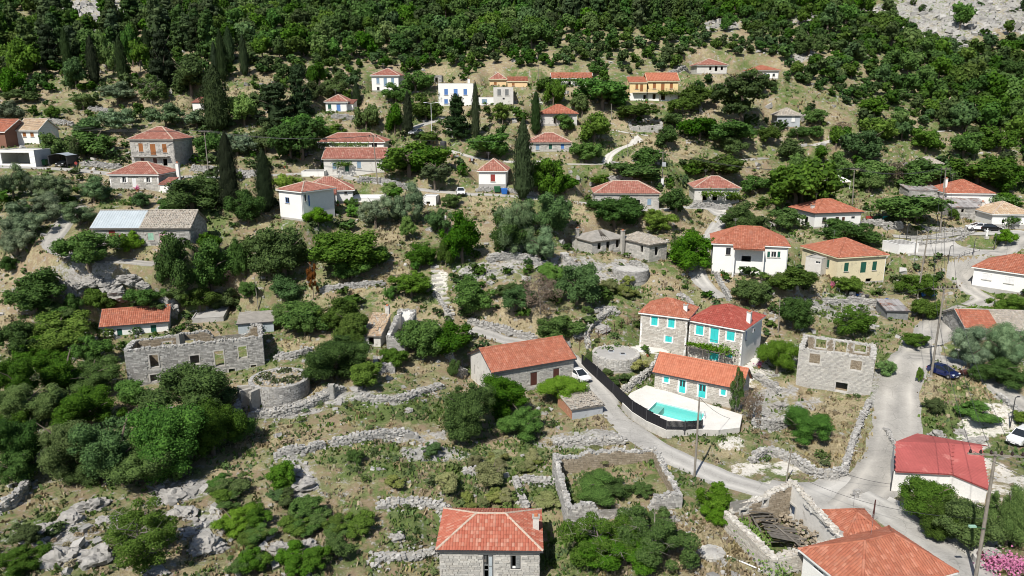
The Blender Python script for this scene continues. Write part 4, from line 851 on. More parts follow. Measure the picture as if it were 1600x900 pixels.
def build_house(h):
    L, D, H, O = h['L'], h['D'], h['H'], h['O']; Yd = O.y
    root = tag(empty(h['n'], O, h['rz']), h['l'], {'pool_house': 'house', 'white_house': 'house'}.get(h['n'], h['n'].split('_')[-1].replace('house', 'house').replace('wing', 'house').replace('hut', 'hut').replace('box', 'hut').replace('to', 'shed') if h['n'] not in ('lean_to',) else 'shed'))
    root['kind'] = 'thing'
    LAND.append((h['s'], O.x + math.cos(h['rz']) * L / 2 - math.sin(h['rz']) * D / 2, O.y + math.sin(h['rz']) * L / 2 + math.cos(h['rz']) * D / 2))
    wm = h['wall']; stony = wm in STONEY; base_m = {'stone': 'mortar', 'pale_stone': 'pale_mortar', 'warm_stone': 'pale_mortar'}.get(wm, wm)
    roof, rh = h['roof'], h['rh']; DEEP = -2.5
    sides = {'front': ((0, 0), (1, 0), L), 'right': ((L, 0), (0, 1), D), 'back': ((L, D), (-1, 0), L), 'left': ((0, D), (0, -1), D)}
    tops = {k: None for k in sides}
    if roof == 'gable': tops['right'] = tops['left'] = [(0, H), (D / 2, H + rh), (D, H)]
    if roof == 'shed': tops['right'] = [(0, H), (D, H + rh)]; tops['left'] = [(0, H + rh), (D, H)]; tops['back'] = [(0, H + rh), (L, H + rh)]
    if roof == 'flat': tops = {k: [(0, H + rh), (9e3, H + rh)] for k in sides}
    fills = []
    for side, (p, d, ln) in sides.items():
        holes = []
        for (x, ya, yb, wpx, kind, colr) in h.get(side, []):
            a, za, y = wall_hit(h, side, x, yb); a2, zb, _ = wall_hit(h, side, x, ya)
            w = wpx * y / F / max(.35, abs(math.cos(h['rz'])) if side == 'front' else abs(math.sin(h['rz'])) + .25)
            if side == 'left': a, a2 = D - a, D - a2
            xm = (a + a2) / 2; x0, x1 = max(.12, xm - w / 2), min(ln - .12, xm + w / 2); zb = min(zb, H - .06)
            if x1 - x0 < .2 or zb - za < .2: continue
            holes.append((x0, x1, za, zb)); fills.append((p, d, x0, x1, za, zb, kind, colr))
        mat = base_m; st = stony
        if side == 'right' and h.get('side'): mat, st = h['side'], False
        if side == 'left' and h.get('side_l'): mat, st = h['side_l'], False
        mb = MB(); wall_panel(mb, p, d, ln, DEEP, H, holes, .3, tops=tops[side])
        wo = mb.build('wall', mat, root)
        if mat != base_m: wo['label'] = 'side wall faced in ' + mat.replace('_', ' ')
        if st and side != 'back':
            tp = tops[side]; zt = (lambda x, tp=tp: float(np.interp(x, [q[0] for q in tp], [q[1] for q in tp]))) if tp else (lambda x: H)
            sm = MB(); fine = 1.0 if Yd < 120 else 1.25
            stone_face(sm, p, d, ln, -.9, zt, holes, .24 * fine, .46 * fine, .035)
            if sm.n: sm.build('stonework', wm, wo, kind='stuff')
        if h.get('lower') and side == 'front':
            lm = MB(); zz = wall_hit(h, 'front', h['A'][0], 145.5)[1]; wall_panel(lm, (p[0], p[1] - .03), d, ln, DEEP, zz, [q for q in holes if q[3] <= zz], .03); lm.build('lower_wall', h['lower'], root)
    for f in fills: fill_opening(root, *f, .3)
    if h.get('quoin'):
        for (x, y) in ((0, 0), (L, 0)):
            q = MB(); box(q, x - .22 * (x > 0) - .04 * (x == 0), x + .22 * (x == 0) + .04 * (x > 0), -.06, .3, -.5, H); q.build('corner_stripe', h['quoin'], root)
    # roof
    o = .35 if roof in ('hip', 'gable') else .2
    if roof == 'flat':
        mb = MB(); box(mb, .15, L - .15, .15, D - .15, H - .12, H + .02); rf = mb.build('roof', h['tile'], root)
        mb = MB(); pw = .16
        for q in ((0 - .03, L + .03, -.03, pw), (0 - .03, L + .03, D - pw, D + .03), (-.03, pw, pw, D - pw), (L - pw, L + .03, pw, D - pw)): box(mb, *q, H + rh, H + rh + .06)
        mb.build('coping', h.get('fascia') or base_m, rf)
        if h['s'] == 'the white concrete box':
            for k in range(5):
                mb = MB(); y = .4 + k * (D - .8) / 4.5; box(mb, .2, L - .2, y, y + .25, H + .05, H + .13); mb.build('roof_slat', 'dirty_white', rf)
    else:
        z = H + .02; C = [(-o, -o), (L + o, -o), (L + o, D + o), (-o, D + o)]; W2, D2 = L + 2 * o, D + 2 * o
        slope = rh / (min(L, D) / 2) if roof == 'hip' else rh / (D / 2) if roof == 'gable' else rh / D
        ze = z - slope * o
        E = [(x, y, ze) for x, y in C]
        if roof == 'hip':
            k = min(W2, D2) / 2; zr = ze + slope * k
            if W2 >= D2: r0, r1 = (-o + k, D / 2, zr), (L + o - k, D / 2, zr); faces = [[E[0], E[1], r1, r0], [E[1], E[2], r1], [E[2], E[3], r0, r1], [E[3], E[0], r0]]
            else: r0, r1 = (L / 2, -o + k, zr), (L / 2, D + o - k, zr); faces = [[E[0], E[1], r0], [E[1], E[2], r1, r0], [E[2], E[3], r1], [E[3], E[0], r0, r1]]
            caps = [(E[0], r0), (E[1], r1 if W2 >= D2 else r0), (E[2], r1), (E[3], r0 if W2 >= D2 else r1), (r0, r1)]
        elif roof == 'gable':
            zr = ze + slope * D2 / 2; r0, r1 = (-o, D / 2, zr), (L + o, D / 2, zr); faces = [[E[0], E[1], r1, r0], [E[2], E[3], r0, r1]]; caps = [(r0, r1)]
        else:
            zb = ze + slope * D2; faces = [[E[0], E[1], (L + o, D + o, zb), (-o, D + o, zb)]]; caps = []
        mb = MB()
        for f in faces:
            if h.get('broken') and f is faces[0]:                         # the hole in the sagging roof: a strip of bare rafters
                a0, a1, b0, b1 = [np.array(q) for q in f]; lerp = lambda p, q, s: tuple(p + (q - p) * s)
                for s0, s1 in ((0, .28), (.50, 1)): poly(mb, [lerp(a0, a1, s0), lerp(a0, a1, s1), lerp(b1, b0, s1), lerp(b1, b0, s0)])
                for s0, s1, t1 in ((.28, .50, .35),):
                    q0, q1 = np.array(lerp(a0, a1, s0)), np.array(lerp(a0, a1, s1)); w0, w1 = np.array(lerp(b1, b0, s0)), np.array(lerp(b1, b0, s1))
                    poly(mb, [tuple(q0), tuple(q1), lerp(q1, w1, .3), lerp(q0, w0, .42)])
                continue
            poly(mb, f); poly(mb, [(x, y, zz - .1) for x, y, zz in reversed(f)])
        for i in range(len(E)):
            a, b_ = E[i], E[(i + 1) % 4]
            if roof == 'shed' and i in (1, 2, 3): continue
            if roof == 'gable' and i in (1, 3): continue
            poly(mb, [a, b_, (b_[0], b_[1], ze - .1), (a[0], a[1], ze - .1)])
        tm = h['tile']; rf = mb.build('roof', tm if tm in ('grey_roofing',) else 'mortar' if h.get('loose') or tm == 'tile_stone' else tm, root)
        if h.get('broken'):
            for s in (.30, .36, .42, .48):
                bm_ = MB(); a0, a1, b0, b1 = [Vector(q) for q in faces[0]]; tube(bm_, [a0.lerp(a1, s), b1.lerp(b0, s)], .06, 4); bm_.build('rafter', 'old_wood', rf)
        if not h.get('flat'):
            tin = tm in ('rusty_sheet', 'tin_sheet'); fs = 1.0 if Yd < 75 else 1.12 if Yd < 140 else 1.45
            tw, tl, rise = (.9, 20, .03) if tin else (.27 * fs, .42 * fs, .055 * fs)
            kw = dict(w=tw, l=tl, rise=rise, loose=h.get('loose', 0), gap=.07 if h.get('loose') else 0.0)
            if tin: kw.update(w=.6, l=2.6, rise=.05, rough=.02)
            vis = faces if not (roof == 'gable') else faces[:1] + faces[1:]
            if h.get('split') or h.get('split_red'):
                s = h.get('split') or h['split_red']; t2 = MB(); t1 = MB()
                for f in vis:
                    a0, a1, b1, b0 = [np.array(q, float) for q in f]; fl = f is faces[0]; ss = s if fl else 1 - s
                    ma, mb_ = tuple(a0 + (a1 - a0) * ss), tuple(b0 + (b1 - b0) * ss)
                    left, right = [tuple(a0), ma, mb_, tuple(b0)], [ma, tuple(a1), tuple(b1), mb_]
                    if not fl: left, right = right, left
                    if h.get('split'): tile_plane(t1, left, w=.45, l=12, rise=.06, rough=.004)
                    else: tile_plane(t1, left, **kw)
                    tile_plane(t2, right, **dict(kw, loose=.5))
                q1 = t1.build('tin_cladding' if h.get('split') else 'roof_tiling', 'tin_sheet' if h.get('split') else 'tile_orange', rf, kind='stuff')
                t2.build('roof_tiling', tm, rf, kind='stuff')
            else:
                tb = MB()
                for f in vis: tile_plane(tb, f, **kw)
                if tb.n: tb.build('sheet_cladding' if tin else 'roof_tiling', tm, rf, kind='stuff')
        if caps and not h.get('flat') and not h.get('loose'):
            cm = MB()
            for a, b_ in caps: cap_line(cm, a, b_, .12 if Yd < 75 else .15)
            if cm.n: cm.build('ridge_cap', 'mortar_cap' if tm in ('tile_lichen', 'tile_dull', 'tile_tan') else tm, rf)
        if h.get('fascia'):
            g = .05
            edges = [(0, 1), (1, 2), (2, 3), (3, 0)] if roof == 'hip' else [(0, 1), (2, 3)] if roof == 'gable' else [(0, 1)]
            for i, j in edges:
                fm = MB(); a, b_ = Vector(E[i]), Vector(E[j]); d = (b_ - a).normalized(); nn = Vector((d.y, -d.x, 0))
                c0, c1 = a + nn * g - d * g, b_ + nn * g + d * g; V = [c0 - nn * g, c1 - nn * g, c1, c0]
                fm.add([(v.x, v.y, ze + .04) for v in V] + [(v.x, v.y, ze - .14) for v in V], BOXQ)
                fm.build('fascia', h['fascia'], root)
        if roof == 'gable' and not h.get('loose'):
            for x in (-o, L + o):
                vm = MB()
                for (ya, yb) in ((-o, D / 2), (D + o, D / 2)):
                    za, zb_ = ze, zr; poly(vm, [(x - .06, ya, za + .09), (x + .06, ya, za + .09), (x + .06, yb, zb_ + .09), (x - .06, yb, zb_ + .09)]); poly(vm, [(x, ya, za + .09), (x, yb, zb_ + .09), (x, yb, zb_ - .12), (x, ya, za - .12)])
                vm.build('verge', h.get('fascia') or 'mortar', root)
    if h.get('chim'):
        fx, fy, ch, cm_ = h['chim']; cx, cy = L * fx, D * fy; mb = MB(); s = .3
        zb = H - .3 if 0 < fx < 1.05 else -1
        box(mb, cx - s, cx + s, cy - s, cy + s, zb, H + ch); co = mb.build('chimney', 'dirty_white' if cm_.startswith('tile') else cm_ if cm_ not in STONEY else 'mortar', root)
        mb = MB(); box(mb, cx - s - .08, cx + s + .08, cy - s - .08, cy + s + .08, H + ch, H + ch + .09); mb.build('chimney_cap', 'mortar', co)
        mb = MB(); box(mb, cx - .16, cx + .16, cy - .16, cy + .16, H + ch + .09, H + ch + .32); mb.build('chimney_pot', 'terracotta', co)
    if h.get('balc'):
        xa, xb, yp = h['balc']; a, zz, _ = wall_hit(h, 'front', xa, yp); b_, _, _ = wall_hit(h, 'front', xb, yp); mb = MB(); box(mb, a, b_, -1.15, -.02, zz - .12, zz); bo = mb.build('balcony', 'concrete', root)
        mb = MB(); box(mb, a, b_, -1.13, -1.09, zz + .86, zz + .91)
        for x in np.arange(a + .05, b_, .28): box(mb, x - .012, x + .012, -1.12, -1.10, zz, zz + .87)
        mb.build('railing', 'dark_metal', bo)
    if wm in ('clean_white', 'white_plaster', 'cream_plaster', 'yellow_plaster', 'dirty_white') and roof == 'hip':
        mb = MB(); tube(mb, [(L - .12, -.1, H - .1), (L - .12, -.1, -.3)], .05, 5); mb.build('downpipe', 'white_metal' if wm != 'clean_white' else 'grey_plaster', root)
        mb = MB(); tube(mb, [(L * .3, D * .55, H), (L * .3, D * .55, H + rh + 1.5)], .02, 4)
        for z_, w_ in ((1.4, .5), (1.2, .4), (1.0, .3)): tube(mb, [(L * .3 - w_, D * .55, H + rh + z_), (L * .3 + w_, D * .55, H + rh + z_)], .012, 4)
        mb.build('aerial', 'rim_metal', root)
        pm = MB(); box(pm, -.02, L + .02, -.025, .0, -.6, .35); pm.build('plinth', 'concrete', root)
    if h.get('porch'):
        a, b_ = [wall_hit(h, 'front', x, h['A'][1] + 4)[0] for x in h['porch']]; zz = H - .25; mb = MB()
        f = [(a, -2.0, zz - .35), (b_, -2.0, zz - .35), (b_, 0.3, zz + .5), (a, .3, zz + .5)]; poly(mb, f); poly(mb, [(x, y, z - .1) for x, y, z in reversed(f)]); po = mb.build('porch_roof', h['tile'], root)
        tb = MB(); tile_plane(tb, f, w=.32, l=.45); tb.build('roof_tiling', h['tile'], po, kind='stuff')
        for x in (a + .15, b_ - .15):
            mb = MB(); box(mb, x - .1, x + .1, -1.85, -1.65, -1.5, zz - .42); mb.build('porch_post', 'clean_white', root)
    return root
HROOT = {}
for h in HOUSES: HROOT[h['s']] = build_house(h)
# ------------------------------------------------------------------ ruins
def ragged(L, z0, z1, amp, n=None, gaps=()):
    n = n or max(4, int(L / .7)); out = []
    for i in range(n + 1):
        x = L * i / n; z = z0 + (z1 - z0) * i / n + random.uniform(-amp, amp * .3)
        for a, b_, dz in gaps:
            if a <= x / L <= b_: z -= dz
        out.append((x, max(z, .2)))
    return out
def build_ruin(r):
    solve_house(r); flat_ = r.get('D'); L, D, H = r['L'], r['D'], r['H']
    root = tag(empty(r.get('n', 'ruined_house'), r['O'], r['rz']), r['l'], 'ruin')
    if r.get('s'): LAND.append((r['s'], r['O'].x + math.cos(r['rz']) * L / 2, r['O'].y + math.sin(r['rz']) * L / 2 + D / 2))
    fl, fr, br, bl = [H * k for k in r['hts']]; th = r.get('th', .5); amp = r.get('amp', .18)
    sides = {'front': ((0, 0), (1, 0), L, fl, fr), 'right': ((L, 0), (0, 1), D, fr, br), 'back': ((L, D), (-1, 0), L, br, bl), 'left': ((0, D), (0, -1), D, bl, fl)}
    mm, sm_ = r.get('mats', ('mortar', 'stone'))
    for side, (p, d, ln, za, zb) in sides.items():
        if side in r.get('skip', ()): continue
        holes = []
        for (x, ya, yb, wpx) in r.get(side, []):
            a, z0, y = wall_hit(r, side, x, yb); a2, z1, _ = wall_hit(r, side, x, ya); w = wpx * y / F / max(.35, abs(math.cos(r['rz'])) if side in ('front', 'back') else abs(math.sin(r['rz'])) + .1)
            if side == 'left': a = D - a
            if side == 'back': a = L - a
            holes.append((max(.2, a - w / 2), min(ln - .2, a + w / 2), z0, z1))
        tp = ragged(ln, za, zb, amp, gaps=r.get('gaps', {}).get(side, ()))
        if side in r.get('gable', {}): x_, zz = r['gable'][side]; tp = [(x, z + zz * max(0, 1 - abs(x / ln - x_) / max(x_, 1 - x_))) for x, z in tp]
        holes = [q for q in holes if q[1] - q[0] > .2 and q[3] - q[2] > .2]
        ztop = lambda x, tp=tp: float(np.interp(x, [q[0] for q in tp], [q[1] for q in tp]))
        holes = [(a, b_, c, min(e, min(ztop(a), ztop(b_)) - .12)) for a, b_, c, e in holes]; holes = [q for q in holes if q[3] - q[2] > .2]
        # walls butt: side walls sit between the front and back walls
        if side in ('left', 'right'): pp = (p[0] + d[0] * (th + .003), p[1] + d[1] * (th + .003)); l2 = ln - 2 * th - .006; holes = [(a - th, b_ - th, c, e) for a, b_, c, e in holes]; tp2 = [(x - th, z) for x, z in tp]
        else: pp, l2, tp2 = p, ln, tp
        mb = MB(); wall_panel(mb, pp, d, l2, -2.0, max(za, zb), holes, th, tops=tp2, back=True)
        mt = r.get('inner', {}).get(side, mm); wo = mb.build('wall', mt, root)
        zt2 = lambda x, tp2=tp2: float(np.interp(x, [q[0] for q in tp2], [q[1] for q in tp2]))
        s = MB(); cs = r.get('course', .22); stone_face(s, pp, d, l2, -.9, zt2, holes, cs, cs * 1.9, .05)
        if side not in r.get('inner', {}):
            nx, ny = d[1], -d[0]; q = (pp[0] + d[0] * l2 - nx * th, pp[1] + d[1] * l2 - ny * th)
            s2 = MB(); stone_face(s2, q, (-d[0], -d[1]), l2, -.3, lambda x: zt2(l2 - x), [(l2 - b_, l2 - a, c, e) for a, b_, c, e in holes], cs, cs * 1.9, .05); s2.build('inner_stonework', 'earth_stone', wo, kind='stuff')
        C, Hh = [], []                                                  # loose stones along the broken top
        for x in np.arange(.15, l2, .3):
            for k in (.15, .5, .85):
                if random.random() < .8: C.append((pp[0] + d[0] * x - d[1] * th * k + random.uniform(-.08, .08), pp[1] + d[1] * x + d[0] * th * k, zt2(x) + random.uniform(-.02, .1))); Hh.append((random.uniform(.1, .22), random.uniform(.1, .18), random.uniform(.06, .13)))
        boxes(s, C, Hh, rng.uniform(0, 3, len(C)), jit=.2, tilt=.15)
        s.build('stonework', sm_, wo, kind='stuff')
        if r.get('surround', True):
            for (a, b_, c, e) in holes:
                if b_ - a < .45: continue
                nx, ny = d[1], -d[0]; rz = math.atan2(d[1], d[0]); lm = MB()
                for off in (.03, -th - .03):
                    for (u0, u1, v0, v1) in ((a - .16, b_ + .16, e + .004, e + .2), (a - .14, a - .004, c, e), (b_ + .004, b_ + .14, c, e)):
                        boxes(lm, [(pp[0] + d[0] * (u0 + u1) / 2 + nx * off, pp[1] + d[1] * (u0 + u1) / 2 + ny * off, (v0 + v1) / 2)], [((u1 - u0) / 2, .05, (v1 - v0) / 2)], np.array([rz]))
                lm.build('stone_surround', 'pale_mortar', wo, kind='stuff')
    return root
RUINS = [
 dict(s='the long ruin', l='long roofless two-room ruin of grey stone with empty windows above dark trees', A=(197.5, 548), B=(410, 526), base=607, D=8.5, hts=(1, 1, .95, .8), amp=.22, mats=('mortar', 'stone'),
      front=[(242, 554, 574, 12), (240.5, 585, 596, 9), (305, 555, 569, 13), (344, 548, 572, 13), (380, 541, 559, 12), (363, 576, 586, 9), (397, 570, 582, 8)], back=[(297, 530, 541, 12), (262, 533, 537, 12)], gaps={'back': ((.1, .42, 1.6),)}, gable={}),
 dict(s='the square ruin', l='roofless square two-storey ruin of pale stone with window holes front and back beside the road', A=(1246, 545), B=(1367, 561.5), base=601, D=6.8, hts=(1, 1, 1, 1.02), amp=.08, course=.17, mats=('pale_mortar', 'pale_stone'),
      front=[(1272, 552.5, 569, 14.5), (1336.5, 563, 579, 15), (1314, 597.5, 611.5, 16)], back=[(1282.5, 525.5, 543, 14), (1313, 530, 549.5, 15.5), (1343.5, 535, 549, 15)], left=[]),
 dict(s='the overgrown barn ruin', l='roofless barn ruin of broken walls filled with bushes beside the lane', A=(886, 797), B=(1066, 786), base=829, D=9.5, hts=(1.1, 1.45, 1.7, 1.8), amp=.35, mats=('pale_mortar', 'rubble_stone'), n='ruined_barn',
      back=[(914, 738, 753, 10), (933, 737, 754, 6), (953, 734, 752, 10), (996, 730, 745, 14)], front=[(1058, 793, 798, 7)], gaps={'front': ((.25, .75, 1.4),), 'back': ((.75, .95, .5),)}),
 dict(s='the ruined hall', l='ruined hall with collapsed grey floor planks between tall broken walls beside the white plaza', A=(1131, 800), B=(1209, 874), base=824, D=7.9, hts=(1.0, 1.0, 1.35, 1.5), amp=.15, mats=('pale_mortar', 'warm_stone'), n='ruined_hall', th=.55,
      left=[(1157, 769, 798, 15), (1190, 760, 786, 10)], back=[(1237, 781, 808, 13)], right=[(1239, 893, 904, 14)], gable={'left': (0.15, 1.4), 'back': (.9, 1.6)}, inner={'back': 'dirty_white'}),
 dict(s='the half-collapsed white ruin', l='half-collapsed ruin with white plastered inner wall among trees', A=(604, 525), B=(632, 523), base=544, D=7, hts=(1, .8, 2.2, 2.1), amp=.25, mats=('dirty_white', 'rubble_stone'), yaw=-8, back=[(611, 497, 512, 9)], inner={'back': 'clean_white', 'left': 'clean_white'}),
 dict(s='the small stone stub', l='small roofless stone pen with dark hollow among scrub', A=(585, 569), B=(617, 566), base=585, D=3.5, hts=(1, .9, .9, 1), amp=.3, mats=('mortar', 'rubble_stone'), yaw=12, n='ruined_pen'),
 dict(s='the twin-window ruin', l='roofless grey ruin with twin window holes below the yellow house', A=(984, 191), B=(1036, 194), base=203, D=5, hts=(.45, .7, 1.25, 1.3), amp=.3, mats=('mortar', 'pale_stone'), yaw=-4, back=[(1001, 184, 194, 5), (1012, 184, 194, 5)]),
 dict(s='the grey terrace ruin', l='low grey ruin walls on the terrace above the hipped hut', A=(1255, 178), B=(1310, 180), base=189, D=5, hts=(.8, .6, 1, 1.3), amp=.5, mats=('mortar', 'pale_stone'), yaw=-5),
]
RR = [build_ruin(r) for r in RUINS]
def at_local(root, x, y, z): return root.matrix_world @ Vector((x, y, z))
# cross wall and inner partitions of the long ruin
for r, xf, hk in ((RUINS[0], .365, 1.25),):
    mb = MB(); x = r['L'] * xf; wall_panel(mb, (x, r['D'] - .55), (0, -1), r['D'] - 1.1, -1, 2, [], .45, tops=ragged(r['D'] - 1.1, r['H'] * .9, r['H'] * hk, .25), back=True); wo = mb.build('cross_wall', 'mortar', RR[0])
    s = MB(); stone_face(s, (x, r['D'] - .55), (0, -1), r['D'] - 1.1, 0, lambda q: r['H'] * .95, [], .22, .4, .05); s.build('stonework', 'stone', wo, kind='stuff')
# fallen floor of the hall: planks tipped into the room
hall, hr = RR[3], RUINS[3]
for k in range(11):
    mb = MB(); w = .36; box(mb, -w / 2, w / 2, -1.7, 1.7, -.03, .03); o = mb.build('plank', 'old_wood', hall)
    if k < 5: o.location = (1.0 + .45 * k, 3.6 + .1 * k, 1.7 - .12 * k + random.uniform(-.05, .05)); o.rotation_euler = (-.35 + random.uniform(-.06, .06), -.2, .35 + random.uniform(-.1, .1))
    else: o.location = (3.4 + .4 * (k - 5), 4.6 - .1 * k, 1.35 + random.uniform(-.05, .05)); o.rotation_euler = (-.2 + random.uniform(-.06, .06), -.12, -.2 + random.uniform(-.06, .06))
for (p, q) in (((1.0, 1.4, .2), (1.0, 1.4, 2.0)), ((2.6, 1.2, .1), (2.6, 1.2, 1.7)), ((.8, 2.6, 1.5), (3.4, 2.0, 1.3)), ((3.4, 3.6, 1.7), (6.6, 4.4, 1.1)), ((4.2, 1.4, .6), (5.6, 5.6, 1.2))):
    mb = MB(); tube(mb, [p, q], .09, 5); mb.build('beam', 'old_wood', hall)
s = MB(); n = 170; C = np.stack([rng.uniform(.7, hr['L'] - .7, n), rng.uniform(4.2, hr['D'] - .8, n), rng.uniform(-.1, .9, n)], 1); C[:, 2] += (C[:, 1] - 4) * .22; boxes(s, C, rng.uniform(.07, .19, (n, 3)) * (1, 1, .6), rng.uniform(0, 3, n), jit=.25, tilt=.3); s.build('fallen_stones', 'earth_stone', hall, kind='stuff')
s = MB(); n = 26; C = np.stack([np.full(n, hr['L'] - 0.0) * np.linspace(.35, 1.0, n), np.full(n, hr['D'] - .28), hr['H'] * 1.35 + 1.15 * np.linspace(.35, 0, n) ** 1 * 1.6 + .05], 1)
boxes(s, C, np.tile((.26, .42, .04), (n, 1)) * rng.uniform(.8, 1.2, (n, 3)), rng.normal(0, .2, n), jit=.15, tilt=.12); s.build('coping_slabs', 'stone', hall, kind='stuff')

# ------------------------------------------------------------------ dry stone walls
def dry_wall(pts, hgt, th, label, cat='wall', mat='rubble_stone', size=.30, name='dry_stone_wall', rag=.25, group=None, onz=None):
    th *= .78; hgt *= .9; P3 = [at(*p) for p in pts]; P = smooth_path(P3, .45); o = P3[0]; root = tag(empty(name, o), label, cat, group); root['kind'] = 'thing'
    n = len(P); z = gz(P[:, 0], P[:, 1]); tg = np.gradient(P, axis=0); tg /= np.linalg.norm(tg, axis=1)[:, None] + 1e-9; nr = np.stack([-tg[:, 1], tg[:, 0]], 1)
    hh = hgt * (1 - rag * rng.random(n)); hh[0] *= .6; hh[-1] *= .6
    sec = [(-th / 2, -1.2), (-th * .42, 1.0), (th * .42, 1.0), (th / 2, -1.2)]
    V = np.stack([np.stack([P[:, 0] + nr[:, 0] * a, P[:, 1] + nr[:, 1] * a, z + (hh - .04 if k > 0 else -1.0)], 1) for a, k in sec], 1) - np.array(o)
    ii = np.arange(n * 4).reshape(n, 4); mb = MB()
    mb.add(V.reshape(-1, 3), [q for i in range(n - 1) for q in ((ii[i, 0], ii[i + 1, 0], ii[i + 1, 1], ii[i, 1]), (ii[i, 1], ii[i + 1, 1], ii[i + 1, 2], ii[i, 2]), (ii[i, 2], ii[i + 1, 2], ii[i + 1, 3], ii[i, 3]))] + [(0, 1, 2, 3), tuple(ii[-1])])
    mb.build('core', 'mortar', root)
    C, Hs, Y_ = [], [], []
    ln = float(np.linalg.norm(np.diff(P, axis=0), axis=1).sum()); m = int(ln / (size * .8))
    for row in range(max(2, int(hgt / (size * .5)))):
        for k in range(m):
            for side in (-1, 1):
                i = min(n - 1, int(random.random() * n)); zz = row * size * .52
                if zz > hh[i]: continue
                f = side * th * .46 + random.uniform(-.04, .04); C.append((P[i, 0] + nr[i, 0] * f + random.uniform(-.2, .2) * tg[i, 0], P[i, 1] + nr[i, 1] * f + random.uniform(-.2, .2) * tg[i, 1], z[i] + zz)); Y_.append(math.atan2(tg[i, 1], tg[i, 0]))
                Hs.append((size * random.uniform(.35, .75), size * .35, size * random.uniform(.22, .4)))
    for k in range(int(m * 2.2)):
        i = int(random.random() * n); f = random.uniform(-.5, .5) * th; C.append((P[i, 0] + nr[i, 0] * f, P[i, 1] + nr[i, 1] * f, z[i] + hh[i] + random.uniform(-.05, .08))); Y_.append(random.uniform(0, 3)); s = size * random.uniform(.3, .75); Hs.append((s, s * .75, s * .5))
    for k in range(int(m * .8)):                                        # tumbled stones at the foot
        i = int(random.random() * n); f = random.choice((-1, 1)) * th * random.uniform(.6, 1.6); x, y = P[i, 0] + nr[i, 0] * f, P[i, 1] + nr[i, 1] * f; C.append((x, y, float(gz(x, y)) + .04)); Y_.append(random.uniform(0, 3)); s = size * random.uniform(.25, .7); Hs.append((s, s * .75, s * .5))
    C = np.array(C) - np.array(o); mb = MB(); boxes(mb, C, Hs, np.array(Y_), jit=.28, tilt=.2); mb.build('stones', mat, root, kind='stuff'); return root
